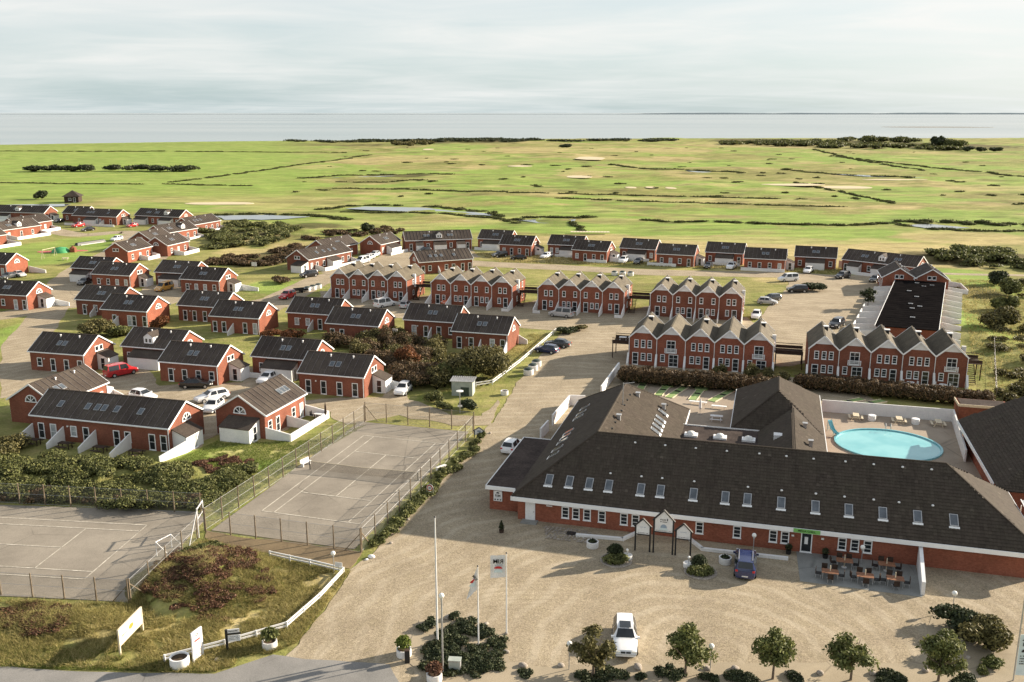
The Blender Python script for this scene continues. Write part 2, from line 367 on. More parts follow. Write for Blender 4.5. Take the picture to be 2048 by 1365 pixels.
def blade_mesh(name, P, h, w, mat, seed=1, lean=.5):
    """grass or reed blades: one thin triangle each, rooted at P (n,3)"""
    rs = np.random.RandomState(seed); P = np.asarray(P, float); n = len(P)
    a = rs.uniform(0, 2 * math.pi, n); hh = h * rs.uniform(.5, 1.3, n); ww = w * rs.uniform(.6, 1.4, n)
    sx, sy = np.cos(a) * ww, np.sin(a) * ww; l = rs.normal(size=(n, 2)) * lean * hh[:, None]
    V = np.stack([P + np.c_[-sx, -sy, np.zeros(n)], P + np.c_[sx, sy, np.zeros(n)], P + np.c_[l, hh]], 1).reshape(-1, 3)
    t = np.clip(rs.beta(2, 2, n) * .8 + .5 * (fbm(P[:, 0], P[:, 1], .35, 3) - .4), 0, 1)
    return np_mesh(name, V, np.arange(3 * n).reshape(-1, 3), mat, np.repeat(t, 3))
# ------------------------------------------------------------------ terrain
SHORE = [(-200, 292), (0, 290), (300, 285), (500, 282.5), (780, 280), (1000, 278), (1500, 276.5), (2048, 276.5), (2300, 276.5)]
_sx = [(q[0] - CX) / FPX for q in SHORE]; _sy = [at(*q)[1] for q in SHORE]
def shore_y(tan): return np.interp(tan, _sx, _sy)
def ell(px, py, rx, ry):
    x, y = at(px, py); x2, _ = at(px + rx, py); _, y1 = at(px, py - ry); _, y2 = at(px, py + ry)
    return x, y, abs(x2 - x), abs(y1 - y2) / 2
# (px,py,rx,ry, dx tilt) zones: F fairway green, S straw, H dark heath
ZF = [(300, 325, 420, 26), (150, 375, 220, 22), (330, 312, 380, 8), (640, 345, 120, 10), (440, 418, 120, 9), (900, 300, 90, 8), (1000, 320, 60, 10), (1030, 345, 120, 8), (1120, 335, 120, 10),
      (860, 345, 120, 6), (1100, 370, 200, 8), (820, 395, 160, 10), (1050, 425, 260, 14), (700, 450, 130, 12), (860, 455, 140, 10), (1300, 455, 260, 14), (1330, 405, 90, 7), (1450, 370, 150, 8), (1560, 440, 200, 10),
      (1600, 310, 120, 6), (1750, 318, 200, 9), (1900, 335, 160, 8), (1850, 432, 150, 14), (1850, 430, 90, 6), (1700, 465, 140, 9), (1950, 362, 120, 6), (1520, 400, 120, 6), (1760, 380, 160, 8), (1240, 345, 80, 6), (1600, 480, 250, 8), (1450, 425, 200, 10), (1150, 400, 300, 8), (950, 372, 200, 6), (1380, 330, 160, 8), (1820, 400, 180, 8), (560, 372, 120, 7), (500, 440, 100, 8),
      (90, 505, 110, 40), (60, 600, 90, 18), (230, 470, 60, 8), (0, 680, 50, 40), (555, 572, 60, 14), (1960, 560, 60, 30), (1930, 640, 40, 60), (455, 915, 130, 26)]
ZS = [(470, 398, 130, 9), (620, 398, 120, 6), (850, 318, 160, 7), (720, 322, 60, 5), (1180, 347, 70, 6), (1290, 300, 160, 6), (1500, 290, 140, 5), (960, 335, 60, 5), (1420, 372, 60, 4), (1650, 372, 70, 5),
      (1400, 402, 250, 5), (1250, 398, 120, 3), (1700, 508, 330, 28), (1950, 480, 120, 14), (1250, 483, 250, 10), (1950, 378, 70, 6), (780, 388, 70, 3), (1180, 315, 60, 6), (1800, 415, 70, 4), (560, 500, 70, 14), (520, 480, 60, 10), (1500, 530, 90, 16), (1150, 515, 200, 10), (1560, 560, 50, 14), (500, 505, 60, 12), (1340, 320, 80, 5), (620, 335, 50, 5), (1060, 300, 100, 5), (590, 1185, 80, 45), (200, 1255, 160, 30), (470, 1250, 90, 30), (520, 905, 110, 16), (640, 905, 60, 30)]
ZH = [(500, 470, 130, 18), (520, 520, 90, 16), (620, 455, 80, 7), (1900, 520, 160, 12), (1970, 590, 70, 20), (800, 352, 60, 4), (420, 380, 80, 4), (900, 283, 130, 5), (1560, 285, 120, 6), (1800, 290, 160, 8), (330, 1150, 90, 40), (420, 1100, 60, 16), (440, 930, 60, 14), (90, 1230, 70, 20), (530, 1160, 60, 24), (230, 290, 500, 3), (250, 1180, 40, 30)]
MOUND = [(420, 1165, 165, 66, 1.55), (150, 1245, 140, 34, .5), (240, 955, 300, 34, .7), (600, 470, 260, 24, 1.0), (1900, 515, 200, 12, 1.4), (2020, 700, 70, 90, .8)]
MW = [(*ell(*q[:4]), q[4]) for q in MOUND]
def hgt(x, y):
    x, y = np.asarray(x, float), np.asarray(y, float)
    z = np.zeros(np.broadcast(x, y).shape)
    far = np.clip((y - 300) / 80, 0, 1)
    z = z + far * (2.6 * (fbm(x, y, 1 / 46., 4) - .5) * np.where(x / np.maximum(y, 1) < -.2, .35, 1) + 1.2 * (fbm(x + 90, y, 1 / 15., 3) - .5) * np.where(x / np.maximum(y, 1) < -.2, .3, 1) + .1)
    dune = np.clip((y - 760) / 300, 0, 1) * (x > -500)
    z = z + dune * 2.2 * np.clip(fbm(x, y * 1.4, 1 / 60., 4) - .45, 0, 1)
    for mx_, my_, a, b, h in MW:
        d = ((x - mx_) / a) ** 2 + ((y - my_) / b) ** 2
        z = z + h * np.clip(1 - d, 0, 1) * (.55 + .9 * (fbm(x, y, .35, 3)))
    z = np.maximum(z, -.12)
    sh = shore_y(x / np.maximum(y, 1.))
    z = np.where(y > sh - 25, z * np.clip((sh - y) / 25, 0, 1) - 3.0 * np.clip((y - sh) / 30 + .25, 0, 1), z)
    return z
tans = np.concatenate([[-12, -5, -3, -2, -1.4, -1.1, -.9], np.linspace(-.78, .78, 360), [.9, 1.1, 1.4, 2, 3, 5, 12]])
rows = np.concatenate([[-160, -60, 2, 20, 34], 42 * np.exp(np.linspace(0, math.log(1620 / 42.), 470))])
TT_, YY_ = np.meshgrid(tans, rows); XX_ = TT_ * np.maximum(YY_, 40.); gx, gy = XX_.ravel(), YY_.ravel(); gz = hgt(gx, gy)
nC, nR = len(tans), len(rows)
ii = np.arange(nR * nC).reshape(nR, nC); gF = np.stack([ii[:-1, :-1], ii[:-1, 1:], ii[1:, 1:], ii[1:, :-1]], -1).reshape(-1, 4)
def zone(lst, seed):
    w = np.zeros(len(gx)); wob = (fbm(gx + seed, gy, 1 / 9., 4) - .5) * 1.3 * np.clip(gy / 300, .5, 1) + (fbm(gx, gy + seed, 1 / 60., 3) - .5) * 1.1
    for q in lst:
        x, y, a, b = ell(*q); d = np.sqrt(((gx - x) / a) ** 2 + ((gy - y) / b) ** 2) + wob
        w = np.maximum(w, np.clip((1.12 - d) / .3, 0, 1))
    return w
golf = np.clip((gy - 290) / 30, 0, 1)
zf = np.maximum(zone(ZF, 5), golf * .75 * np.clip((fbm(gx, gy, 1 / 70., 4) - .46) * 6, 0, 1)); zs = np.maximum(zone(ZS, 31), golf * .75 * np.clip((fbm(gx + 400, gy * 1.3, 1 / 32., 5) - .56) * 8, 0, 1)) * (1 - .35 * zf); zh = np.maximum(zone(ZH, 77), golf * .5 * np.clip((fbm(gx * .6, gy + 700, 1 / 12., 4) - .6) * 9, 0, 1))
leftfield = np.clip((-gx / np.maximum(gy, 1) - .17) * 12, 0, 1) * np.clip((gy - 420) / 40, 0, 1)
zs *= 1 - .85 * leftfield; zh *= 1 - .9 * leftfield; zf = np.maximum(zf, .85 * leftfield)
gm = np_mesh('ground', np.c_[gx, gy, gz], gF, [], smooth=True)
za_ = gm.attributes.new('zone', 'FLOAT_COLOR', 'POINT'); za_.data.foreach_set('color', np.c_[zf, zs, zh, np.ones(len(gx))].astype(np.float32).ravel())
t = NT('ground_grass'); p = t.pos(); zsep = t.new('ShaderNodeSeparateColor'); t.l.new(t.attr('zone', 'Color'), zsep.inputs[0])
nA = t.noise(p, .06, 6, .62); nB = t.noise(p, .5, 5, .65); nC_ = t.noise(p, 3.2, 3, .6)
rough = t.mix(t.ramp(nA, [(.38, 0.), (.62, 1.)]), (.165, .188, .048), (.250, .240, .082))
rough = t.mix(t.ramp(nB, [(.42, 0.), (.72, .8)]), rough, (.33, .285, .125))
fair = t.mix(t.ramp(nA, [(.35, 0.), (.65, 1.)]), (.175, .275, .050), (.245, .320, .075))
fair = t.mix(t.ramp(nB, [(.4, 0.), (.75, .5)]), fair, (.275, .285, .105))
straw = t.mix(t.ramp(nB, [(.35, 0.), (.65, 1.)]), (.46, .37, .19), (.33, .28, .115))
heath = t.mix(t.ramp(nB, [(.35, 0.), (.65, 1.)]), (.060, .062, .022), (.105, .080, .040))
c_ = t.mix(t.math('MULTIPLY', zsep.outputs[0], .95), rough, fair); c_ = t.mix(t.math('MULTIPLY', zsep.outputs[1], .9), c_, straw); c_ = t.mix(t.math('MULTIPLY', zsep.outputs[2], .85), c_, heath)
c_ = t.mix(.5, c_, t.ramp(nC_, [(.25, .3), (.75, .7)]), 'OVERLAY')
nD = t.noise(p, .20, 6, .68, .6, (.28, 1, 1)); c_ = t.mix(.75, c_, t.ramp(nD, [(.34, .32), (.5, .52), (.66, .72)]), 'OVERLAY')  # streaks paint mowing stripes and the shade of hollows into the grass colour
t.bump(t.noise(p, 1.6, 4, .7), .55, .25)
gm.materials.append(t.out(c_, .95, .08))
tag(put('ground', gm), kind='structure')

# sea, far coast, sandbar
t = NT('sea_water'); p = t.pos()
band = t.ramp(t.noise(p, .0016, 4, .5, sc=(.25, 1, 1)), [(.35, (.12, .165, .172)), (.65, (.30, .32, .31))])
m_sea = t.out(band, .16, .5)
tag(MB().add([(-150000, 1000, -.35), (150000, 1000, -.35), (150000, 240000, -.35), (-150000, 240000, -.35)], [(0, 1, 2, 3)]).build('sea', m_sea), kind='structure')
rs = np.random.RandomState(3); b = MB(); y0 = 24000.
xs = np.linspace(-14500, 15000, 150); hs = []
for x in xs:
    base = 26 * np.clip((x - 2600) / 1500, 0, 1) + 9
    hs.append(base * (.45 + .9 * float(fbm(x, 3, 1 / 700., 4))))
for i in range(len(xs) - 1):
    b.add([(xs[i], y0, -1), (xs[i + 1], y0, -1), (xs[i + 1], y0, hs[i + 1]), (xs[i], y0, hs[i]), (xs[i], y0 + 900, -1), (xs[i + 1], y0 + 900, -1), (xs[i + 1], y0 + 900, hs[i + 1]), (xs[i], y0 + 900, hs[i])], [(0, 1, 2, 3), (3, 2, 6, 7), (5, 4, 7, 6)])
tag(b.build('far_coast', varied('hazed_coast_land', (.50, .56, .57), (.58, .62, .62), .001, .95, .05)), kind='structure')  # bluish grey of distance haze is put into the land's own colour
def blobpoly(px, py, rx, ry, n=40, seed=0, wob=.25):
    x, y, a, bb = ell(px, py, rx, ry); o = []
    for k in range(n):
        th = 2 * math.pi * k / n; r = 1 + wob * 2 * (float(fbm(math.cos(th) * 1.4 + seed, math.sin(th) * 1.4 + 5, 1.1, 3)) - .5); o.append((x + a * r * math.cos(th), y + bb * r * math.sin(th)))
    return o
def sheet(name, poly, z, mat, kind='structure', parent=None):
    from mathutils.geometry import tessellate_polygon
    vs = [Vector((x, y, 0)) for x, y in poly]; tris = tessellate_polygon([vs])
    n = len(vs); b_ = MB().add([(q.x, q.y, z) for q in vs], [tuple(q) if (vs[q[1]] - vs[q[0]]).cross(vs[q[2]] - vs[q[0]]).z > 0 else tuple(q)[::-1] for q in tris])
    b_.add([(q.x, q.y, z) for q in vs] + [(q.x, q.y, z - .12) for q in vs], [(i, (i + 1) % n, n + (i + 1) % n, n + i) for i in range(n)])
    return tag(b_.build(name, mat, parent), kind=kind)
def rag(poly, step=.8, amp=.35, closed=True):
    o = []; n = len(poly)
    for i in range(n if closed else n - 1):
        (x0, y0), (x1, y1) = poly[i], poly[(i + 1) % n]; L = math.hypot(x1 - x0, y1 - y0); k = max(1, int(L / step)); nx, ny = (-(y1 - y0) / max(L, 1e-6), (x1 - x0) / max(L, 1e-6))
        for j in range(k):
            f = j / k; x, y = x0 + (x1 - x0) * f, y0 + (y1 - y0) * f; d = 2 * amp * (float(fbm(x, y, .45, 3)) - .5) * 1.6; o.append((x + nx * d, y + ny * d))
    if not closed: o.append(poly[-1])
    return o
m_sand = varied('bunker_sand', (.52, .44, .30), (.62, .54, .38), .5, .95, .05)
tag(sheet('sandbar', blobpoly(1870, 254.5, 110, 1.1, 50, 3), -.2, varied('wet_sand', (.20, .20, .18), (.26, .25, .22), .01, .6, .3)), kind='structure')

# gravel, asphalt, paving
t = NT('gravel'); p = t.pos()
g1 = t.noise(p, 9, 3, .7); g2 = t.noise(p, .22, 5, .6); g3 = t.noise(p, 1.3, 5, .7, .6); g4 = t.noise(p, 26, 2, .6)
col = t.mix(t.ramp(g2, [(.36, 0.), (.66, 1.)]), (.295, .243, .172), (.375, .313, .222))
col = t.mix(t.ramp(g3, [(.45, 0.), (.8, .55)]), col, (.255, .215, .13))
col = t.mix(.6, col, t.ramp(g1, [(.25, .12), (.5, .5), (.75, .86)]), 'OVERLAY'); col = t.mix(.6, col, t.ramp(g4, [(.3, .15), (.7, .85)]), 'OVERLAY'); col = t.mix(.6, col, t.ramp(t.noise(p, 4.2, 2, .7), [(.28, .36), (.5, .5), (.72, .62)]), 'OVERLAY')
# tyre-worn lanes
wv = t.new('ShaderNodeTexWave', wave_type='RINGS', rings_direction='Z'); mp = t.new('ShaderNodeMapping'); t.l.new(p, mp.inputs[0]); mp.inputs['Location'].default_value = (-14, -62, 0); t.l.new(mp.outputs[0], wv.inputs[0])
wv.inputs['Scale'].default_value = .16; wv.inputs['Distortion'].default_value = 9; wv.inputs['Detail'].default_value = 4; wv.inputs['Detail Scale'].default_value = .6
col = t.mix(t.math('MULTIPLY', t.ramp(wv.outputs[1], [(.55, 0.), (.9, .36)]), t.ramp(g2, [(.4, .2), (.6, 1.)])), col, (.50, .435, .335))
wv3 = t.new('ShaderNodeTexWave', wave_type='RINGS', rings_direction='Z'); mp3 = t.new('ShaderNodeMapping'); t.l.new(p, mp3.inputs[0]); mp3.inputs['Location'].default_value = (-2, -58, 0); t.l.new(mp3.outputs[0], wv3.inputs[0])
wv3.inputs['Scale'].default_value = .42; wv3.inputs['Distortion'].default_value = 6; wv3.inputs['Detail'].default_value = 3; wv3.inputs['Detail Scale'].default_value = .35
sy3 = t.new('ShaderNodeSeparateXYZ'); t.l.new(p, sy3.inputs[0]); m3 = t.ramp(t.math('MULTIPLY', sy3.outputs[1], .01), [(.72, 1.), (.82, 0.)])
col = t.mix(t.math('MULTIPLY', m3, t.math('MULTIPLY', t.ramp(wv3.outputs[1], [(.62, 0.), (.85, .3)]), t.ramp(t.noise(p, .09, 3, .5), [(.42, 0.), (.6, 1.)]))), col, (.24, .20, .135))
col = t.mix(t.ramp(t.noise(p, .55, 5, .7, .8), [(.58, 0.), (.78, .5)]), col, (.23, .195, .115))
t.bump(g1, .6, .04)
m_gravel = t.out(col, .95, .1)
def asph(name, a, bcol, crack=True):
    t = NT(name); p = t.pos(); col = t.mix(t.ramp(t.noise(p, .18, 5, .6), [(.35, 0.), (.65, 1.)]), a, bcol)
    col = t.mix(.45, col, t.ramp(t.noise(p, 14, 2, .6), [(.3, .3), (.7, .7)]), 'OVERLAY')
    col = t.mix(t.ramp(t.noise(p, .7, 6, .7), [(.55, 0.), (.8, .4)]), col, sc(a, .72))
    v = t.new('ShaderNodeTexVoronoi', feature='DISTANCE_TO_EDGE'); t.l.new(t.mix(.12, p, t.new('ShaderNodeTexNoise').outputs[1], 'ADD'), v.inputs['Vector']); v.inputs['Scale'].default_value = .14
    col = t.mix(t.math('MULTIPLY', t.ramp(v.outputs[0], [(0, .6), (.012, 0.)]), t.ramp(t.noise(p, .12, 3), [(.45, 0.), (.6, 1.)])), col, sc(a, .45))
    col = t.mix(t.ramp(t.noise(p, .35, 5, .65, .4), [(.5, 0.), (.75, .35)]), col, sc(bcol, 1.25))
    return t.out(col, .9, .2)
m_court = asph('court_asphalt', (.215, .190, .155), (.295, .262, .215)); m_road = asph('road_asphalt', (.19, .185, .175), (.26, .25, .235))
m_patio = asph('patio_slabs', (.20, .205, .195), (.29, .29, .27)); m_deck = asph('pool_deck_paving', (.29, .235, .18), (.36, .30, .235)); m_bed = asph('sandy_bed', (.29, .245, .175), (.37, .31, .22))
LV = [0]
def lev():
    LV[0] += 1; return .006 + .003 * LV[0]
PXY = lambda l: [at(*q) for q in l]
def road(name, px, width, mat=m_gravel):
    P = [Vector(at(*q)).to_3d() for q in px]; L_, R_ = [], []
    dense = []
    for i in range(len(P) - 1):
        a0, a1, a2, a3 = P[max(i - 1, 0)], P[i], P[i + 1], P[min(i + 2, len(P) - 1)]
        for k in range(10):
            s = k / 10; dense.append(.5 * ((2 * a1) + (a2 - a0) * s + (2 * a0 - 5 * a1 + 4 * a2 - a3) * s * s + (3 * a1 - a0 - 3 * a2 + a3) * s ** 3))
    dense.append(P[-1])
    for i, q in enumerate(dense):
        d = (dense[min(i + 1, len(dense) - 1)] - dense[max(i - 1, 0)]).normalized(); nn = Vector((-d.y, d.x, 0)); w1 = width / 2 + 1.3 * (float(fbm(q.x, q.y, .2, 3)) - .5); w2 = width / 2 + 1.3 * (float(fbm(q.x + 50, q.y, .2, 3)) - .5)
        L_.append((q + nn * w1)); R_.append((q - nn * w2))
    z = lev(); n = len(L_)
    o = MB().add([(q.x, q.y, z) for q in L_] + [(q.x, q.y, z) for q in R_], [(n + i, n + i + 1, i + 1, i) for i in range(n - 1)]).build(name, mat)
    return tag(o, kind='structure')
road('gravel_road', [(60, 790), (52, 735), (52, 690), (80, 645), (112, 606), (118, 580), (150, 545), (225, 505), (250, 485), (262, 470)], 7)
road('gravel_road', [(-40, 450), (60, 452), (150, 470), (225, 466), (262, 466), (330, 480), (300, 520)], 8)
road('gravel_road', [(-60, 640), (30, 628), (100, 615), (170, 606), (280, 592), (350, 592), (470, 612), (560, 600)], 8)
road('gravel_road', [(520, 620), (590, 585), (650, 556), (720, 540), (800, 522), (900, 524), (1000, 530), (1150, 537), (1300, 545), (1450, 548), (1600, 552), (1690, 560)], 8.5)
road('gravel_road', [(540, 605), (650, 606), (760, 618), (870, 630), (1000, 640), (1150, 652), (1250, 655), (1400, 660), (1520, 650)], 11)
road('golf_path', [(560, 462), (680, 474), (760, 468), (830, 466)], 3); road('golf_path', [(1880, 548), (2060, 552), (2200, 556)], 3)
def yard(name, px, mat=m_gravel, step=.9, amp=.5): return sheet(name, rag(PXY(px), step, amp), lev(), mat)
yard('gravel_yard', [(1480, 690), (1540, 610), (1580, 570), (1560, 548), (1760, 552), (1775, 590), (1750, 650), (1700, 690), (1640, 720), (1560, 735), (1500, 720)])
yard('gravel_yard', [(100, 745), (180, 752), (235, 742), (300, 735), (320, 772), (490, 765), (500, 735), (560, 752), (600, 800), (760, 795), (775, 770), (800, 765), (820, 800), (900, 830), (960, 832), (1000, 800), (985, 850), (900, 852), (800, 832), (735, 842), (690, 850), (640, 815), (560, 870), (430, 870), (390, 900), (320, 870), (80, 800)])
yard('gravel_yard', [(140, 550), (210, 560), (200, 600), (260, 600), (300, 570), (360, 575), (380, 600), (330, 612), (250, 615), (150, 610)])
yard('gravel_yard', [(640, 545), (720, 530), (790, 500), (940, 495), (960, 515), (830, 530), (700, 560)])
yard('gravel_yard', [(640, 583), (815, 598), (862, 590), (1030, 610), (1078, 600), (1262, 622), (1302, 610), (1500, 636), (1530, 700), (1500, 720), (1240, 700), (1160, 660), (1000, 648), (640, 618)])
yard('gravel_forecourt', [(540, 1345), (600, 1290), (652, 1222), (700, 1140), (742, 1110), (800, 1050), (880, 970), (940, 895), (985, 845), (1040, 760), (1105, 682), (1150, 650), (1260, 640), (1262, 700), (1300, 720), (1700, 770), (1900, 900), (2300, 1000), (2300, 1500), (700, 1500)], step=.7, amp=.3)
yard('bare_strip', [(412, 1064), (560, 1082), (728, 1106), (700, 1138), (640, 1126), (540, 1110), (430, 1090)], asph('bare_earth', (.17, .125, .075), (.25, .19, .11)), .6, .4)
sheet('tennis_court', [grid(-50.4, 72.6), grid(-35.4, 72.6), grid(-35.4, 106.6), grid(-50.4, 106.6)], lev(), m_court)
sheet('tennis_court', PXY([(-500, 1010), (0, 1011), (395, 1024), (410, 1040), (300, 1160), (262, 1205), (0, 1193), (-500, 1170)]), lev(), m_court)
yard('asphalt_road', [(-600, 1333), (0, 1334), (150, 1345), (330, 1349), (430, 1350), (545, 1312), (640, 1322), (780, 1330), (815, 1400), (800, 1700), (-600, 1700)], m_road, 1.0, .12)
pool_deck = sheet('pool_deck', [grid(7.5, 97), grid(24, 97), grid(24, 127.2), grid(7.5, 127.2)], lev(), m_deck)
sheet('minigolf_yard', [grid(-9, 100), grid(-3.2, 100), grid(-3.2, 133), grid(-16, 133), grid(-16, 114)], lev(), m_deck)
patio = sheet('patio', PXY([(1592, 1100), (1830, 1128), (1845, 1196), (1600, 1164)]), lev(), m_patio)
yard('planting_bed', [(838, 1240), (905, 1232), (985, 1255), (1025, 1290), (1020, 1325), (1100, 1335), (1400, 1328), (1840, 1325), (1850, 1290), (1872, 1220), (1905, 1205), (2000, 1250), (2040, 1300), (2200, 1330), (2200, 1500), (840, 1500), (860, 1370), (800, 1320)], m_bed, .8, .3)
# court markings
m_line = varied('court_line_paint', (.36, .33, .27), (.64, .59, .50), .8, .8, .2, fine=5)
def court_lines(org, du, dv, flip, label):
    ln = MB(); Z = lev()
    def seg(u0, v0, u1, v1, w=.06):
        P = lambda u, v: (org[0] + du[0] * u + dv[0] * v, org[1] + du[1] * u + dv[1] * v)
        a, c = P(u0, v0), P(u1, v1); d = Vector((c[0] - a[0], c[1] - a[1], 0)).normalized(); nn = Vector((-d.y, d.x, 0)) * w
        q = [(a[0] - nn.x, a[1] - nn.y, Z), (c[0] - nn.x, c[1] - nn.y, Z), (c[0] + nn.x, c[1] + nn.y, Z), (a[0] + nn.x, a[1] + nn.y, Z)]; ln.add(q, [(0, 1, 2, 3)])
    L, W = 23.77, 10.97
    for u in (0, 1.37, 9.6, W): seg(u, 0, u, L)
    seg(0, 0, W, 0); seg(0, L, W, L); seg(1.37, 5.485, 9.6, 5.485); seg(1.37, L - 5.485, 9.6, L - 5.485); seg(5.485, 5.485, 5.485, L - 5.485)
    return tag(ln.build('court_markings', m_line), kind='structure')
A0 = at(727.6, 872.4); du_ = (math.cos(-.291), math.sin(-.291)); dv_ = (math.sin(-.291), -math.cos(-.291))
court_lines(A0, du_, dv_, 0, '')
B0 = at(294, 1052); B1 = at(169, 1160); bl_ = math.hypot(B1[0] - B0[0], B1[1] - B0[1]); bu = ((B1[0] - B0[0]) / bl_, (B1[1] - B0[1]) / bl_); bv = (bu[1], -bu[0])
if bv[0] > 0: bv = (-bv[0], -bv[1])
court_lines(B0, bu, bv, 0, '')
# golf ponds, bunkers, ditches
m_pond = varied('pond_water', (.10, .12, .125), (.16, .175, .175), .02, .12, .6)
def pond(px, seed):
    P = PXY(px); P = rag(P, 3, 1.0); zz = max(float(hgt(x, y)) for x, y in P) * .4 + .16
    return sheet('pond', P, zz, m_pond)
LOW = .35
for i, q in enumerate([[(690, 420), (730, 416), (790, 417), (850, 418), (905, 425), (990, 430), (985, 434), (900, 431), (820, 426), (740, 423)], [(1035, 443), (1080, 440), (1150, 441), (1140, 447), (1085, 449)], [(1820, 452), (1860, 449), (1940, 457), (1900, 459), (1850, 458)], [(430, 433), (520, 431), (620, 434), (560, 440), (450, 441)], [(0, 411), (140, 409), (130, 414), (0, 418)], [(1660, 349), (1740, 352), (1850, 357), (1740, 355)], [(1370, 343), (1490, 349), (1400, 347)], [(660, 357), (760, 354), (800, 353), (720, 357)]]):
    x, y = at(*q[0]); pond(q, i)
def bunker(px, py, rx, ry, s):
    P = blobpoly(px, py, rx, ry, 26, s, .2); zz = max(float(hgt(x, y)) for x, y in P) + .06
    sheet('sand_bunker', P, zz, m_sand)
for i, q in enumerate([(1262, 378, 11, 1.6), (1301, 378.5, 11, 1.6), (1341, 378.5, 11, 1.6), (1158, 355.5, 26, 2.4), (1180, 319, 30, 3), (856, 301, 10, 1.3), (440, 407, 70, 2.6), (1590, 373, 60, 2.2), (1790, 360, 60, 1.2), (1690, 375, 50, 3), (1040, 333, 24, 1.4), (1830, 432, 110, 4.2)][:11]): bunker(*q, i)
# ------------------------------------------------------------------ houses
def window_mesh(w, h, nx=1, ny=2, fw=.095, dep=.07):
    """frame facing -y, origin at lower left of the opening"""
    def mk():
        b = MB(); b.box(0, w, -dep, 0, 0, fw); b.box(0, w, -dep, 0, h - fw, h); b.box(0, fw, -dep, 0, fw, h - fw); b.box(w - fw, w, -dep, 0, fw, h - fw)
        for i in range(1, nx): x = w * i / nx; b.box(x - .022, x + .022, -dep * .7, 0, fw, h - fw)
        for j in range(1, ny): z = h * j / ny; b.box(fw, w - fw, -dep * .62, 0, z - .022, z + .022)
        b.box(-.04, w + .04, -dep - .05, 0, -.05, -.003)
        return b.mesh('window', M['trim'])
    return cached(('win', w, h, nx, ny), mk)
def pane_mesh(w, h, m='glass'):
    return cached(('pane', w, h, m), lambda: MB().box(.05, w - .05, -.03, -.005, .05, h - .05).mesh('pane', M[m]))
def window(par, x, y, z, w, h, face=0, nx=1, ny=2, name='window', pm='glass'):
    """face: rotation about z of a window looking towards -y"""
    o = put(name, window_mesh(w, h, nx, ny), par, (x, y, z), R(face)); put('pane', pane_mesh(w, h, pm), o); return o
def fan_mesh():
    def mk():
        b = MB(); r = .82; n = 14
        P = [(r * math.cos(math.pi * k / n), r * math.sin(math.pi * k / n)) for k in range(n + 1)]
        for k in range(n): b.bar((P[k][0], -.035, P[k][1]), (P[k + 1][0], -.035, P[k + 1][1]), .07, .13, up=(P[k][0], 0, P[k][1] + .001))
        b.box(-.92, .92, -.09, 0, -.12, 0)
        for a in (45, 90, 135): b.bar((0, -.03, 0), (r * math.cos(R(a)), -.03, r * math.sin(R(a))), .05, .09, up=(1, 0, .3))
        b.lathe([(.26, 0), (.26, .02)], 8)
        return b.mesh('fan_window', M['trim'])
    return cached('fan', mk)
def fanpane_mesh():
    def mk():
        n = 14; P = [(.82 * math.cos(math.pi * k / n), -.012, .82 * math.sin(math.pi * k / n)) for k in range(n + 1)]
        return MB().add(P, [tuple(range(n + 1))[::-1]]).mesh('pane', M['glass'])
    return cached('fanp', mk)
def fan(par, x, y, z, face):
    o = put('fan_window', fan_mesh(), par, (x, y, z), R(face)); put('pane', fanpane_mesh(), o)
def wedge_wall(par, p, q, h0, h1, th=.16, name='terrace_wall', hend=None):
    """white screen wall from p to q with a sloping top"""
    p, q = Vector((*p, 0)), Vector((*q, 0)); d = (q - p).normalized(); nn = Vector((-d.y, d.x, 0)) * th / 2
    vs = [p - nn, q - nn, q + nn, p + nn] + [w + Vector((0, 0, h)) for w, h in ((p - nn, h0), (q - nn, h1), (q + nn, h1), (p + nn, h0))]
    return MB().add(vs, [(3, 2, 1, 0), (4, 5, 6, 7), (0, 1, 5, 4), (1, 2, 6, 5), (2, 3, 7, 6), (3, 0, 4, 7)]).build(name, M['white'], par)
def shed(par, x0, x1, y0, y1, hlow, hhigh, side, door=None):
    """white lean-to; side = where the high edge stands: '+y' '-y' '+x' '-x'"""
    hz = {'+y': (hlow, hlow, hhigh, hhigh), '-y': (hhigh, hhigh, hlow, hlow), '+x': (hlow, hhigh, hhigh, hlow), '-x': (hhigh, hlow, hlow, hhigh)}[side]
    C = [(x0, y0), (x1, y0), (x1, y1), (x0, y1)]
    b = MB().add([(*c, 0) for c in C] + [(*c, h) for c, h in zip(C, hz)], [(0, 1, 5, 4), (1, 2, 6, 5), (2, 3, 7, 6), (3, 0, 4, 7), (4, 5, 6, 7)])
    s = b.build('shed', M['white'], par)
    e = .12; sx = (hz[1] - hz[0]) / (x1 - x0); sy = (hz[3] - hz[0]) / (y1 - y0)
    C2 = [(x0 - e, y0 - e), (x1 + e, y0 - e), (x1 + e, y1 + e), (x0 - e, y1 + e)]
    if side == '+y': C2 = [C2[0], C2[1], (x1 + e, y1 - .02), (x0 - e, y1 - .02)]
    if side == '-x': C2 = [(x0 + .02, y0 - e), C2[1], C2[2], (x0 + .02, y1 + e)]
    q = [(cx_, cy_, hz[0] + (cx_ - x0) * sx + (cy_ - y0) * sy + .09) for cx_, cy_ in C2]
    MB().slab(q, .08).build('shed_roof', M['seam_roof'], s)
    if door == '-y': 
        dw = min(.85, (x1 - x0) * .5); window(s, x0 + (x1 - x0) * .5 - dw / 2, y0, .05, dw, 1.9, 0, 1, 2, 'shed_door')
    if door == '+x': window(s, x1, y0 + (y1 - y0) * .5 - .4, .05, .85, 1.75, 90, 1, 1, 'shed_door', 'curtain')
    if door == '-x': window(s, x0, y0 + (y1 - y0) * .5 + .4, .05, .85, 1.75, -90, 1, 1, 'shed_door', 'curtain')
    return s

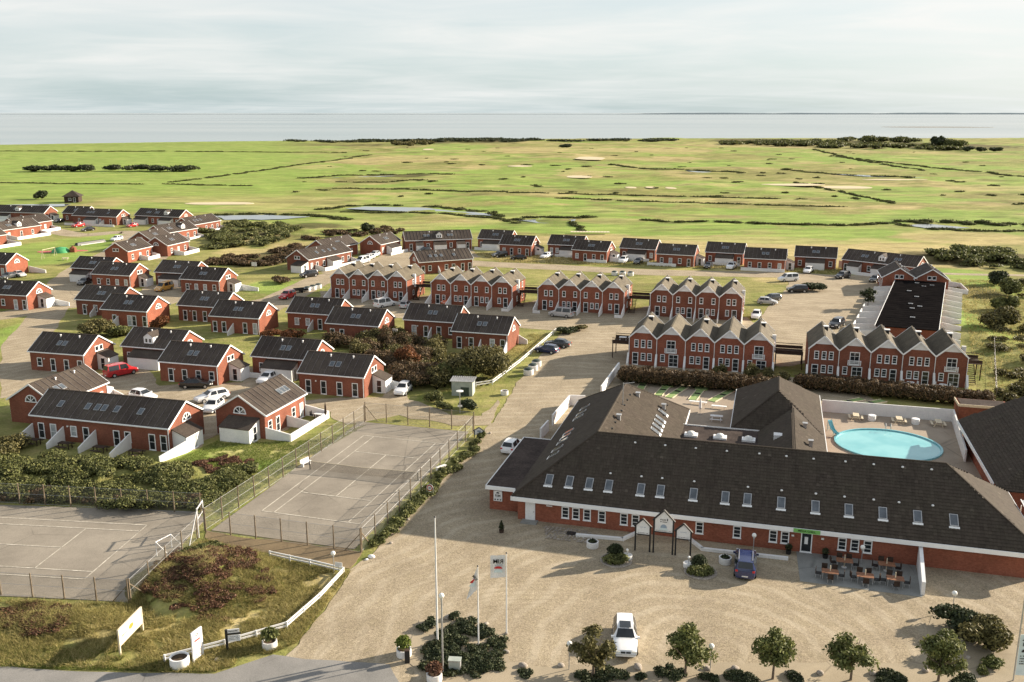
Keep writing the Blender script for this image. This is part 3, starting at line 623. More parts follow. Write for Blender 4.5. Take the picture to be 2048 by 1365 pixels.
HE, HR, DEP = 3.1, 5.38, 7.4
def cottage(xy, ang, L, label, near=True, gr='fan', gl=None, wins=None, feats=(), sky_=(.5,), vents=True, cat='house', group='brick holiday cottages'):
    """xy: left end of the front eave; local x along the eave, y to the back"""
    t = thing('brick_cottage', label, cat, xy, ang, group); D = DEP; sl = (HR - HE) / (D / 2); ov = .22; g = .14
    def wallm():
        x0, x1, y0, y1 = g, L - g, ov, D - ov; ze = HE - .06; zr = HR - .07; ze2 = ze + sl * ov - .02
        vs = [(x0, y0, -.1), (x1, y0, -.1), (x1, y1, -.1), (x0, y1, -.1), (x0, y0, ze2), (x1, y0, ze2), (x1, y1, ze2), (x0, y1, ze2), (x0, D / 2, zr), (x1, D / 2, zr)]
        return MB().add(vs, [(0, 1, 5, 4), (2, 3, 7, 6), (1, 2, 6, 9, 5), (3, 0, 4, 8, 7)]).mesh('wall', M['brick'])
    w = put('wall', cached(('cw', L), wallm), t)
    def roofm():
        b = MB(); b.slab([(0, 0, HE), (L, 0, HE), (L, D / 2, HR), (0, D / 2, HR)], .12); b.slab([(L, D, HE), (0, D, HE), (0, D / 2, HR), (L, D / 2, HR)], .12)
        b.bar((0, D / 2, HR + .01), (L, D / 2, HR + .01), .22, .06)
        return b.mesh('roof', M['seam_roof'])
    r = put('roof', cached(('cr', L), roofm), t)
    n = int(round(L / 1.0)); 
    if near:
        sm = cached('seam', lambda: MB().bar((0, .03, HE + .045), (0, D / 2 - .1, HR - .02), .035, .06).mesh('seam', M['seam']))
        for s in range(1, n): put('seam', sm, r, (L * s / n, 0, 0)); put('seam', sm, r, (L * s / n, D, 0), math.pi)
    else:
        def seams():
            b = MB()
            for s in range(1, n):
                x = L * s / n; b.bar((x, .03, HE + .045), (x, D / 2 - .1, HR - .02), .035, .06); b.bar((x, D - .03, HE + .045), (x, D / 2 + .1, HR - .02), .035, .06)
            return b.mesh('seams', M['seam'])
        tag(put('seams', cached(('sms', L), seams), r), kind='stuff')
    vb = cached('verge', lambda: MB().bar((0, -.04, HE - .07), (0, D / 2, HR - .05), .05, .2).mesh('verge_board', M['trim']))
    for x in (-.03, L + .03): put('verge_board', vb, t, (x, 0, 0)); put('verge_board', vb, t, (x, D, 0), math.pi)
    gm_ = cached(('gut', L), lambda: MB().box(-.05, L + .05, -.15, -.01, HE - .16, HE - .02).mesh('gutter', M['trim']))
    put('gutter', gm_, t); put('gutter', gm_, t, (L, D, 0), math.pi)
    dp = cached('dpipe', lambda: MB().tube([(0, 0, 0), (0, 0, HE - .15)], .05, 6).mesh('downpipe', M['trim']))
    put('downpipe', dp, t, (L - g - .12, ov - .06, 0)); put('downpipe', dp, t, (g + .12, D - ov + .06, 0))
    rx = random.Random(sum(ord(q) * (i + 3) for i, q in enumerate(label)))
    if wins is None: wins = [(.15, 'w'), (.38, 'd'), (.62, 'w'), (.85, 'd')]
    for f, k in wins:
        if k == 'w': window(t, L * f - .45, ov, .75, .9, 1.35, 0, 1, 2, pm='glass' if rx.random() < .7 else 'curtain')
        elif k == 'd': window(t, L * f - .45, ov, .1, .9, 2.0, 0, 1, 2, 'door', 'glass' if rx.random() < .75 else 'curtain')
    for f, k in ((.25, 'w'), (.5, 'd'), (.75, 'w')): window(t, L * f + .45, D - ov, .8 if k == 'w' else .1, .9, 1.3 if k == 'w' else 2.0, 180, 1, 2, 'window' if k == 'w' else 'door')
    for side, kind in ((1, gr), (0, gl)):
        xx, fc = (L - g, 90) if side else (g, -90)
        if kind == 'fan': fan(t, xx, D / 2, 3.05, fc)
        elif kind == 'twin':
            for dyy in (-.95, .05): window(t, xx, D / 2 + (dyy if side else dyy + .9), 2.95, .85, .85, fc, 1, 1)
        elif kind == 'tall': 
            for dyy in (-2.2, 1.4): window(t, xx, D / 2 + dyy, .3, .8, 1.8, fc, 1, 2)
    if near:
        for yy in (.9, D - .9): put('wall_lamp', cached('wlamp', lambda: MB().box(-.09, .09, -.14, 0, 0, .18).mesh('wall_lamp', M['lamp'])), t, (L * .27 if yy < 2 else L * .6, ov if yy < 2 else D - ov, 1.9), 0 if yy < 2 else math.pi)
    sk = cached('sky_f', lambda: MB().box(-.36, .36, -.5, .5, 0, .09).mesh('skylight', M['steel'])); sp = cached('sky_p', lambda: MB().box(-.29, .29, -.43, .43, .092, .105).mesh('pane', M['skyglass']))
    for f in sky_:
        for dx_ in ((-.5, .5) if len(sky_) < 3 else (0,)):
            o = put('skylight', sk, r, (L * f + dx_, D * .235, HE + sl * D * .235 + .03)); o.rotation_euler = (math.atan(sl), 0, 0); put('pane', sp, o)
    if vents:
        vm = cached('rvent', lambda: MB().lathe([(.09, 0), (.09, .28), (.15, .30), (.13, .38), (.0, .4)], 8).mesh('roof_vent', M['trim']))
        for f in (.38, .72): put('roof_vent', vm, r, (L * f, D * .40, HE + sl * D * .40))
    for ft in feats:
        k = ft[0]
        if k == 'dormer':
            x = L * ft[1]; w_ = 1.7; y0 = .75; zt = HE + .35; h = 1.25
            d = MB().box(x - w_ / 2, x + w_ / 2, y0, y0 + 1.9, zt - .1, zt + h)
            d.add([(x - w_ / 2, y0, zt + h), (x + w_ / 2, y0, zt + h), (x, y0, zt + h + .6), (x - w_ / 2, y0 + 1.9, zt + h), (x + w_ / 2, y0 + 1.9, zt + h), (x, y0 + 2.6, zt + h + .6)], [(0, 1, 2), (0, 2, 5, 3), (1, 4, 5, 2)])
            dd = d.build('dormer', M['white'], t)
            zz = zt + h; MB().slab([(x + .95, y0 - .1, zz - .06), (x + .95, y0 + 2.5, zz - .06), (x, y0 + 2.5, zz + .66), (x, y0 - .1, zz + .66)], .06).slab([(x - .95, y0 + 2.5, zz - .06), (x - .95, y0 - .1, zz - .06), (x, y0 - .1, zz + .66), (x, y0 + 2.5, zz + .66)], .06).build('dormer_roof', M['seam_roof'], dd)
            for q in (-.62, .08): window(dd, x + q, y0, zt + .2, .55, .8, 0, 1, 1)
        elif k == 'gs': shed(t, L - g, L - g + 2.0, D * .42, D * .42 + ft[1] if len(ft) > 1 else D * .42 + 2.4, 1.95, 2.75, '-x', '-y')
        elif k == 'gsr':      # long shed along the gable with a screen wall to the front
            shed(t, L - g, L - g + 1.9, D * .1, D * .55, 1.9, 2.7, '-x', '+x')
            wedge_wall(t, (L + 1.7, D * .1), (L + .6, -3.0), 1.5, .75)
        elif k == 'gls':      # shed in front of the left gable
            shed(t, -ft[3] if len(ft) > 3 else -1.9, g, ft[1], ft[2], 1.8, 2.6, '+x', '-y')
        elif k == 'fs':       # shed on the front wall
            shed(t, L * ft[1], L * ft[2], ov - 2.0, ov, 1.85, 2.65, '+y', '+x')
        elif k == 'tw':       # sloping screen wall out of the front
            wedge_wall(t, (L * ft[1], ov), (L * ft[1], ov - (ft[2] if len(ft) > 2 else 2.2)), 1.9, .7)
        elif k == 'tl':       # low terrace wall parallel to the front
            wedge_wall(t, (L * ft[1], -ft[3]), (L * ft[2], -ft[3]), .8, .8)
        elif k == 'tr':       # terrace wall running out from the right gable
            wedge_wall(t, (L, D * ft[1]), (L + ft[2], D * ft[1]), 1.6, .8)
        elif k == 'tz':       # enclosed terrace before the front
            wedge_wall(t, (L * ft[1], ov), (L * ft[1], -ft[3]), 1.5, .95); wedge_wall(t, (L * ft[2], ov), (L * ft[2], -ft[3]), 1.5, .95); wedge_wall(t, (L * ft[1], -ft[3]), (L * ft[2], -ft[3]), .95, .95)
        elif k == 'gate': MB().box(ft[1], ft[1] + .95, D * .5 - .04, D * .5 + .04, .05, 1.95).build('gate', M['white'], t)
    return t
def end_to_start(x, y, ang, L): return (x - L * math.cos(R(ang)), y - L * math.sin(R(ang)))
A = ANG
W2 = [(.2, 'w'), (.5, 'd'), (.78, 'w')]
# --- rows nearest the tennis courts
cottage((-59.48, 109.93), A, 19.8, 'longest dark roofed cottage with sloping white screen walls above the left tennis court', wins=[(.07, 'd'), (.16, 'd'), (.31, 'w'), (.40, 'd'), (.62, 'd'), (.70, 'w'), (.87, 'd'), (.95, 'd')], sky_=(.17, .37, .44, .49, .58, .75), vents=False, gr='fan',
        feats=[('gsr',), ('tw', .005, 3.6), ('tw', .235, 3.0), ('tw', .47, 3.2), ('tw', .715, 3.8)])
x, y = at(56.4, 769, HR); kx, ky = x + 3.7 * CA, y + 3.7 * SA
cottage((kx, ky), 90 + A, 10.3, 'brick cottage cut by the left picture edge, big fan window in its shaded gable', gl='fan', gr=None, feats=[('gsr',)], sky_=(.3,))
cottage((-30.26, 109.43), 90 + A - 2, 10.0, 'brick cottage with sunlit seamed roof and white walled terraces beside the tennis court fence', gl='fan', gr=None, wins=[(.12, 'w'), (.3, 'd'), (.68, 'w'), (.88, 'd')], sky_=(.62, .70, .78), vents=False,
        feats=[('gls', 1.0, 5.2, 2.2), ('tz', .02, .52, 3.2), ('tz', .521, .99, 3.2)])
cottage((-75.58, 141.58), A + 1, 10.2, 'brick cottage with dark roof just left of the red van', gr='twin', feats=[('gs',)], wins=[(.18, 'w'), (.42, 'd'), (.66, 'd'), (.90, 'd')])
cottage((-62.52, 145.03), A, 10.3, 'brick cottage with a small white dormer, behind the red van', gr='fan', feats=[('dormer', .46), ('fs', .24, .78), ('gate', -1.1)], wins=[(.14, 'w')], sky_=())
cottage((-53.07, 135.43), A, 10.2, 'brick cottage with a black car parked at its front wall', gr='twin', feats=[('gs',)], wins=[(.2, 'd'), (.43, 'd'), (.66, 'w'), (.88, 'w')])
cottage((-40.01, 138.6), A, 10.3, 'dark roofed brick cottage with white lean-to shed behind the sunlit roof near the court', gr='fan', feats=[('fs', .26, .76), ('gate', -1.1), ('tl', 0, .3, 1.2)], wins=[(.17, 'w')])
cottage((-30.77, 129.22), A, 10.4, 'brick cottage next to the white hatchback, with porch on its sunlit gable', gr='twin', feats=[('gs',), ('tr', .75, 4.5)], wins=[(.15, 'd'), (.38, 'd'), (.62, 'd'), (.85, 'd')])
# --- second line
cottage((-110.4, 189.9), A + 2, 12.1, 'brick cottage on the left edge with a fan window and white lean-to, beside the lane', gr='fan', feats=[('gs',), ('tr', .8, 5)], wins=[(.2, 'd'), (.5, 'w'), (.75, 'd'), (.92, 'd')])
cottage((-87.35, 183.51), A, 10.3, 'brick cottage behind the yellow green bush, rear one of its stepped pair', gr=None, feats=[('tw', .45, 1.8)], wins=[(.2, 'd'), (.45, 'w'), (.7, 'w')])
cottage((-78.13, 173.92), A + 1, 10.2, 'brick cottage with sunlit fan window gable beside the small orange tree', gr='fan', feats=[('tw', .36, 2.4)], wins=[(.28, 'd'), (.6, 'd'), (.7, 'd'), (.92, 'd')])
cottage((-64.96, 177.79), A, 10.3, 'brick cottage right of the orange tree, rear one of its stepped pair', gr=None, feats=[('gate', -1.0)], wins=[(.16, 'd'), (.36, 'd'), (.58, 'd'), (.8, 'w')])
cottage((-55.57, 167.85), A + 1, 10.2, 'brick cottage with one white screen wall in front of a dark patch of scrub', gr='fan', feats=[('tw', .47, 2.2)], wins=[(.1, 'd'), (.28, 'd'), (.7, 'd'), (.9, 'd')])
cottage((-42.18, 171.02), A, 10.3, 'brick cottage behind the rust coloured bushes, rear one of its stepped pair', gr=None, feats=[('tw', .52, 2.2), ('gate', -1.1)], wins=[(.2, 'w'), (.42, 'w'), (.66, 'd')])
cottage((-33.07, 161.77), A - 1, 10.3, 'brick cottage rising out of the dark shrub thicket', gr='fan', feats=[('gate', 11.2)], wins=[(.12, 'd'), (.3, 'w'), (.75, 'w'), (.95, 'w')])
cottage((-19.67, 164.71), A, 10.3, 'brick cottage above the right part of the thicket, rear one of its stepped pair', gr=None, feats=[('tw', .52, 1.8)], wins=[(.2, 'd'), (.42, 'd'), (.66, 'd'), (.88, 'w')])
cottage((-10.43, 155.61), A - 1, 10.2, 'brick cottage behind the big green willow shrub, nearest to the gravel road', gr='fan', feats=[('tr', .85, 1.6), ('tw', .97, 2.0), ('tw', .52, 1.5)], wins=[(.14, 'd'), (.35, 'd'), (.72, 'w'), (.9, 'd')])
# --- third line
cottage((-133.1, 229.9), A, 9.4, 'brick cottage at the left edge beside a dark car and a silver car', gr='fan', feats=[('tr', .98, 5)])
cottage((-106.11, 222.66), A, 10.3, 'brick cottage with white shed and parked black car beside the left lane', gr=None, feats=[('fs', .1, .55)], wins=[(.8, 'w')])
cottage((-97.39, 213.88), A, 10.6, 'brick cottage left of the yellow van, porch on its sunlit gable', gr='twin', feats=[('gs', 2.6)], wins=[(.18, 'w'), (.42, 'w'), (.65, 'w'), (.87, 'w')])
cottage((-83.72, 216.55), A, 10.3, 'brick cottage directly behind the yellow van', gr=None, feats=[('fs', .22, .72)], wins=[(.12, 'w')])
cottage((-74.53, 207.07), A, 10.2, 'brick cottage right of the yellow van with long white shed wall', gr='twin', feats=[('gs', 2.6), ('tr', .8, 6)], wins=[(.18, 'w'), (.4, 'd'), (.62, 'w'), (.85, 'w')])
# --- gables by the playground lawn
cottage((-102.9, 249.2), 76, 11.0, 'brick cottage with dark gable nearest to the playground lawn', False, gr=None, gl='twin', wins=[(.2, 'w'), (.5, 'd'), (.8, 'w')], feats=[('tz', .5, .98, 2.2)], sky_=(.45,))
cottage((-96.39, 260.7), 76, 11.0, 'brick cottage with shaded fan window gable at the edge of the heath', False, gr=None, gl='fan', wins=[(.2, 'w'), (.5, 'd'), (.8, 'w')], feats=[('tz', .3, .98, 3)], sky_=(.45,))
x, y = at(278, 463.8, HR); cottage((x + 3.56, y - .99), 76, 11.0, 'brick cottage half hidden behind two gabled cottages by the playground', False, gr=None, gl='twin', wins=W2, sky_=(.45,))
# --- far left
cottage((-199.35, 354.0), A + 3, 26.7, 'farthest long grey roofed cottage at the left edge with white dormer', False, gr='tall', feats=[('dormer', .55), ('gs',), ('tl', .1, .8, 4), ('fs', .3, .45)])
cottage(end_to_start(-158.8, 324.4, 74, 16), 74, 16.0, 'sunlit brick cottage at far left, upper one of the pair with white terrace walls', False, gr=None, sky_=(.5,), feats=[('tz', .3, .95, 3.5)], wins=W2)
cottage(end_to_start(-155.8, 310.1, 70, 16), 70, 16.0, 'sunlit brick cottage at far left with white dormer over a walled terrace', False, gr=None, sky_=(.3,), feats=[('dormer', .5), ('tz', .15, .98, 4)], wins=W2)
x, y = at(15, 469, HE); cottage(end_to_start(x, y, 70, 16), 70, 16.0, 'sunlit brick cottage at the left edge with white walls beside the playground lawn', False, gr=None, feats=[('tz', .3, 1.0, 5)], wins=W2)
cottage((-167.18, 348.9), A, 10.3, 'dark roofed cottage by the far car park, rear one of its stepped pair', False, gr=None, wins=W2)
cottage((-159.77, 340.9), A - 2, 19.6, 'long dark roofed cottage behind a low white wall and red cars, far left', False, gr='twin', sky_=(.3, .36, .42, .75), feats=[('fs', .33, .58), ('tl', 0, 1.1, 4), ('gs',), ('tw', .7, 2.5)])
cottage((-137.19, 340.9), A - 4, 20.0, 'dark roofed cottage with white dormer and white shed, below the golf pond at far left', False, gr='fan', sky_=(.27, .45), feats=[('dormer', .68), ('fs', .05, .3), ('fs', .6, .85)], wins=[(.4, 'w'), (.52, 'd'), (.92, 'd')])
cottage(end_to_start(-100.64, 324.4, 71, 16), 71, 16.0, 'sunlit cottage row by the green heath bushes, its farther half with three skylights', False, gr=None, sky_=(.25, .35, .45), feats=[('tr', .1, .5), ('tz', .6, .98, 2.2)], wins=[(.2, 'w'), (.5, 'w'), (.7, 'd'), (.88, 'w')])
cottage(end_to_start(-101.35, 302.3, 69, 16), 69, 16.0, 'sunlit cottage row by the green heath bushes, its nearer half with white dormer', False, gr=None, gl='twin', sky_=(.3,), feats=[('dormer', .62), ('tz', .55, .98, 2.4)], wins=[(.2, 'w'), (.45, 'd'), (.7, 'd'), (.9, 'w')])
# --- back row in front of the golf course
cottage((-51.44, 234.67), 62, 18.0, 'sunlit seamed roof cottage with white shed and long white wall by the heath', False, gr=None, gl='twin', sky_=(.3, .45, .58, .7), feats=[('gls', .2, 3.6, 2.6), ('fs', .42, .62), ('tz', .15, .98, 3)], wins=[(.08, 'w'), (.2, 'd'), (.35, 'w'), (.78, 'w'), (.92, 'd')])
x, y = at(717, 487, HE); cottage(end_to_start(x, y, 62, 14), 62, 14.0, 'brick cottage mostly hidden behind the sunlit seamed roof by the heath', False, gr=None, sky_=(.5,), wins=W2)
cottage((-36.98, 262.8), 64, 10.6, 'brick cottage with shaded fan gable behind a line of parked white cars', False, gr=None, gl='fan', sky_=(.5,), feats=[('fs', .3, .75), ('tl', .1, .95, 2.6)], wins=[(.12, 'w'), (.88, 'd')])
cottage((-31.08, 270.9), 13.8, 20.0, 'long grey brown roofed cottage with central white dormer at the golf course edge', False, gr=None, sky_=(.33, .68), feats=[('dormer', .51), ('fs', .16, .26), ('fs', .42, .60), ('fs', .76, .88)], wins=[(.09, 'd'), (.34, 'w'), (.68, 'w'), (.93, 'd')])
cottage((-23.13, 230.53), 25.5, 14.8, 'single brown roofed cottage facing the backs of the terraced houses', False, gr=None, gl='fan', sky_=(.25, .35, .45, .68), feats=[('tw', .35, 1.5)], wins=[(.08, 'd'), (.2, 'w'), (.5, 'w'), (.63, 'w'), (.8, 'd'), (.93, 'd')])
cottage((-10.29, 276.5), A - 3, 10.3, 'back row cottage with dark lean-to, first pair from the left, rear half', False, gr=None, feats=[('fs', .2, .7), ('tl', 0, .9, 2.4)], wins=[(.12, 'w')])
cottage((-3.7, 264.1), A - 4, 9.8, 'back row cottage behind two black cars, first pair from the left, front half', False, gr='twin', feats=[('gs',), ('tr', .4, 4)], sky_=(.5,))
cottage((9.97, 264.1), A - 5, 10.3, 'back row cottage with white wall and white car, second pair, rear half', False, gr=None, feats=[('fs', .4, .8), ('tl', .3, .8, 2.6)], wins=[(.12, 'd'), (.28, 'w')])
cottage((16.21, 253.5), A - 8, 10.2, 'back row cottage with low white wall at its corner, second pair, front half', False, gr='twin', feats=[('gs',), ('tl', .45, 1.0, .6), ('tr', .3, 3.5)])
cottage((29.56, 256.9), A - 8, 10.3, 'back row cottage behind a white car and a black car, third pair, rear half', False, gr=None, feats=[('fs', .25, .75), ('tl', .1, .9, 2.6)], wins=[(.14, 'w'), (.88, 'w')])
cottage((38.02, 245.65), A - 5, 10.2, 'back row cottage with long low white wall along its front, third pair', False, gr=None, feats=[('tl', -.2, .55, 1.0), ('gs',)])
cottage((51.63, 249.1), A - 6, 10.2, 'back row cottage with dark lean-to, fourth pair, rear half', False, gr=None, feats=[('fs', .3, .75), ('tl', .1, .95, 2.4)], wins=[(.14, 'w'), (.88, 'd')])
cottage((59.37, 238.06), A - 3, 10.5, 'back row cottage fronted by a white wall, fourth pair, front half', False, gr=None, feats=[('tl', -.05, .98, 1.0), ('gs',)])
cottage((73.2, 241.1), A - 4, 10.5, 'single back row cottage with a wide white shed and a white car in front', False, gr=None, feats=[('fs', .28, .72), ('gate', 11.0)], wins=[(.14, 'w'), (.86, 'w')])
cottage((83.7, 236.05), -44, 18.9, 'long dark roofed cottage with dormer and two sheds at the back row corner', False, gr='fan', feats=[('dormer', .53), ('fs', .12, .28), ('fs', .45, .66), ('tl', .1, .8, 2.8)], wins=[(.06, 'd'), (.38, 'w'), (.8, 'w')], sky_=(.28, .72))
x, y = at(1900, 561, HE); cottage((x, y), 90 + A, 10.3, 'brick cottage behind the long black roof, right one', False, gr=None, gl='twin', sky_=(.5,), wins=W2, feats=[('tz', .05, .95, 4)])
x, y = at(1800.8, 536.3, HR); cottage((x + 3.7 * CA, y + 3.7 * SA), 90 + A, 10.3, 'brick cottage behind the long black roof, left one, its dark gable half hidden', False, gr=None, gl='twin', sky_=(.5,), wins=W2)

# ------------------------------------------------------------------ terraced houses
def terrace(xy, n, w, label, types, zv=4.55, za=6.6, D=10.6, longwall=True, ang=A, vents=(0, 1, 2, 3, 4)):
    t = thing('terraced_houses', label, 'house', xy, ang, 'zigzag roofed terraced houses'); ov = .2
    b = MB(); L = n * w
    prof = [(0, -.1)] + [p for i in range(n) for p in ((i * w, zv - .1), (i * w + w / 2, za - .1))] + [(L, zv - .1), (L, -.1)]
    m_ = len(prof); vs = [(x, ov, z) for x, z in prof] + [(x, D - ov, z) for x, z in prof]
    b.add(vs, [tuple(range(m_))[::-1], tuple(range(m_, 2 * m_)), (0, 1, m_ + 1, m_)[::-1], (m_ - 2, m_ - 1, 2 * m_ - 1, 2 * m_ - 2)[::-1]])
    b.build('wall', M['brick'], t)
    def rm():
        q = MB(); q.slab([(0, 0, zv), (w / 2, 0, za), (w / 2, D, za), (0, D, zv)][::1], .12); q.slab([(w / 2, 0, za), (w, 0, zv), (w, D, zv), (w / 2, D, za)], .12); q.bar((w / 2, 0, za + .03), (w / 2, D, za + .03), .25, .07); return q.mesh('roof', M['row_tile'])
    rmesh = cached(('tr', w, D, zv), rm)
    zb = zv + (za - zv) * .36; hx = w / 2 * .36
    gb = cached(('tg', w, zv), lambda: MB().add([(hx, ov - .04, zb), (w - hx, ov - .04, zb), (w / 2, ov - .04, za - .12), (hx, ov, zb), (w - hx, ov, zb), (w / 2, ov, za - .12)], [(0, 1, 2), (1, 0, 3, 4), (3, 5, 4)]).mesh('gable_board', M['white']))
    def bbm(s): return MB().bar((0, 0, zv - .06) if s > 0 else (0, 0, zv - .06), (s * w / 2, 0, za - .04), .06, .2)
    bb1 = cached(('tb1', w, zv), lambda: bbm(1).mesh('bargeboard', M['trim'])); bb2 = cached(('tb2', w, zv), lambda: bbm(-1).mesh('bargeboard', M['trim']))
    dp = cached(('tdp', zv), lambda: MB().tube([(0, 0, .9), (0, 0, zv - .15)], .055, 6).mesh('downpipe', M['trim']))
    rv = cached('chimv', lambda: MB().box(-.3, .3, -.22, .22, -.3, .35, 0).box(-.42, .42, -.34, .34, .36, .48, 1).mesh('roof_vent', [M['black'], M['trim']]))
    for i in range(n):
        x0 = i * w
        r = put('roof', rmesh, t, (x0, 0, 0))
        put('gable_board', gb, t, (x0, 0, 0)); put('gable_board', gb, t, (x0 + w, D, 0), math.pi)
        for yy in (-.04, D + .04): put('bargeboard', bb1, t, (x0, yy, 0)); put('bargeboard', bb2, t, (x0 + w, yy, 0))
        if i in vents: put('roof_vent', rv, r, (w / 2 + .45, D * .62, za - .3))
        ty = types[i]; Wn = lambda x, z, ww=.72, h=1.2, ny=3, nm='window': window(t, x0 + x * w - ww / 2, ov, z, ww, h, 0, 1, ny, nm)
        if ty[0] == '2': Wn(.40, 3.0, ny=2); Wn(.64, 3.0, ny=2)
        if ty[0] == 's': Wn(.24, 3.0, ny=2); Wn(.76, 3.0, ny=2)
        if ty[0] == '3': [Wn(q, 2.95, .68, 1.25) for q in (.28, .52, .75)]
        if ty[0] == 'B':
            window(t, x0 + .5 * w - .7, ov, 2.4, 1.4, 1.95, 0, 2, 3, 'balcony_door')
            q = MB(); [q.box(x0 + .5 * w - .95, x0 + .5 * w + .95, ov - .34, ov - .28, 2.34 + k * .21, 2.42 + k * .21) for k in range(4)]; [q.box(x0 + .5 * w + s - .04, x0 + .5 * w + s + .04, ov - .28, ov - .001, 2.32, 3.08) for s in (-.9, .9)]; q.build('balcony_rail', M['trim'], t)
        lo = ty[1:]
        D_ = lambda x, ww=.95: Wn(x, .1, ww, 2.0, 3 if 'B' in ''.join(types) or '3' in ''.join(types) else 2, 'door')
        if lo == 'dw': D_(.34); Wn(.64, .85)
        if lo == 'wd': Wn(.36, .85); D_(.66)
        if lo == 'wwd': Wn(.24, .85); Wn(.46, .85); D_(.74)
        if lo == 'dww': D_(.25); Wn(.53, .85); Wn(.76, .85)
        if lo == 'wD': Wn(.22, .85); window(t, x0 + .6 * w - .75, ov, .1, 1.5, 2.0, 0, 2, 3, 'double_door')
    bx = MB().box(L * .0, .45, 0, .5, 0, .9)
    for i in range(n + 1):
        put('downpipe', dp, t, (min(max(i * w, .1), L - .1), ov - .07, 0))
        if longwall:
            ln = 3.4; wedge_wall(t, (i * w, ov - .08), (i * w, -ln), 2.1, .85)
            if i in (0, n): wedge_wall(t, (i * w + (.081 if i == 0 else -.081), -ln + .08), (i * w + (1.4 if i == 0 else -1.4), -ln + .08), .6, .6)
        else: wedge_wall(t, (i * w, ov - .08), (i * w, -1.0), 2.0, .5, .3)
    ch = MB().box(L - .35, L + .25, D * .4, D * .4 + .5, 2.5, 5.3).build('chimney', M['white'], t)
    for k, (f, z) in enumerate(((.3, 3.2), (.7, 3.2), (.3, .9), (.7, .9))):
        window(t, L - .001, D * f, z, .8, 1.1, 90, 1, 2)
    for i in range(n):
        for f, z in ((.3, 2.95), (.7, 2.95), (.3, .85), (.7, .85)): window(t, i * w + f * w + .36, D - ov, z, .72, 1.2, 180, 1, 2)
    return t
T4 = ['2dw', 'swwd', 'sdww', '2wd']
terrace((-39.55, 200.8), 4, 4.47, 'first terrace from the left of the four in line, behind the white delivery van', T4)
terrace((-17.15, 193.9), 4, 4.47, 'second terrace from the left of the four in line, an orange car in front', T4)
terrace((5.13, 187.6), 4, 4.47, 'third terrace from the left of the four in line, behind the silver people carrier', T4)
terrace((27.2, 181.6), 4, 4.47, 'fourth terrace of the line, its front partly hidden by the row with balconies', T4)
terrace((18.55, 144.8), 5, 4.47, 'terrace of five with white balconies, behind the hedge above the minigolf lanes', ['3dww', 'BwD', '3wwd', '3wwd', 'BwD'], longwall=False, vents=(0, 2, 4))
terrace((44.9, 137.5), 5, 4.47, 'terrace of five with white balconies, behind the hedge above the pool', ['3dww', 'BwD', '3wwd', '3wwd', 'BwD'], longwall=False)
# ------------------------------------------------------------------ hotel building with tiled hip roofs
ZE, PT = 2.55, .68
U0, V0 = -23.1, 82.6
hotel = thing('hotel_building', 'large brick hotel building with dark tiled hip roofs and rows of skylights', 'hotel', grid(U0, V0), ANG)
def hl(u, v, z): return (u - U0, v - V0, z)
def tiles(par, plane, poly, eave0, eave_dir, up_dir, seed, tw=.32, tl=.36):
    """interlocking tiles laid in courses on one roof slope; poly in (u,v)"""
    rs = np.random.RandomState(seed); slope = math.sqrt(1 + PT * PT); P = np.array(poly, float)
    e, s = np.array(eave_dir, float), np.array(up_dir, float)
    A_ = (P - np.array(eave0)) @ e; S_ = (P - np.array(eave0)) @ s
    a = np.arange(A_.min(), A_.max(), tw) + tw / 2; k = np.arange(0, S_.max(), tl / slope)
    aa, kk = np.meshgrid(a, k); aa, kk = aa.ravel(), kk.ravel(); cen = np.array(eave0) + aa[:, None] * e + (kk + tl / slope / 2)[:, None] * s
    inside = np.zeros(len(cen), bool); j = len(P) - 1
    for i in range(len(P)):
        c = ((P[i, 1] > cen[:, 1]) != (P[j, 1] > cen[:, 1])) & (cen[:, 0] < (P[j, 0] - P[i, 0]) * (cen[:, 1] - P[i, 1]) / (P[j, 1] - P[i, 1] + 1e-12) + P[i, 0]); inside ^= c; j = i
    aa, kk = aa[inside], kk[inside]; n = len(aa); st = tl / slope * 1.12
    off = [(-tw / 2, 0, .085), (-tw * .08, 0, .14), (tw / 2, 0, .085), (-tw / 2, st, .03), (-tw * .08, st, .085), (tw / 2, st, .03)]
    VV = []
    for da, ds, dz in off:
        uv = np.array(eave0) + (aa + da)[:, None] * e + (kk + ds)[:, None] * s; z = ZE + PT * (kk + ds) + dz + rs.uniform(-.008, .008, n)
        VV.append(np.c_[uv[:, 0] - U0, uv[:, 1] - V0, z])
    V = np.stack(VV, 1).reshape(-1, 3); b0 = np.arange(n)[:, None] * 6
    F = np.concatenate([b0 + np.array([[0, 1, 4, 3]]), b0 + np.array([[1, 2, 5, 4]])])
    tint = np.repeat(np.clip(.3 + rs.normal(size=n) * .12 + (rs.rand(n) > .99) * .4, 0, 1), 6)
    return tag(put('roof_tiles', np_mesh('roof_tiles', V, F, M['tile'], tint), par), kind='stuff')
def hroof(name, planes, mat='tile'):
    b = MB()
    for pl in planes: b.add([hl(*q) for q in pl], [tuple(range(len(pl)))])
    return b.build(name, M[mat], hotel)
RZ = ZE + PT * 7.2; RL = ZE + PT * 7.15
pf = [(-23.1, 82.6), (24.1, 82.6), (16.9, 89.8), (-15.95, 89.8)]; pw = [(-23.1, 115.3), (-23.1, 82.6), (-15.95, 89.75), (-15.95, 108.15)]
pe = [(-8.8, 97), (-8.8, 115.3), (-15.95, 108.15), (-15.95, 89.85)]; pn = [(-8.8, 115.3), (-23.1, 115.3), (-15.95, 108.15)]
pb = [(24.1, 97), (-8.8, 97), (-15.95, 89.85), (16.9, 89.85)]; ph = [(24.1, 82.6), (24.1, 97), (16.9, 89.8)]
zof = {pf[2]: RZ}
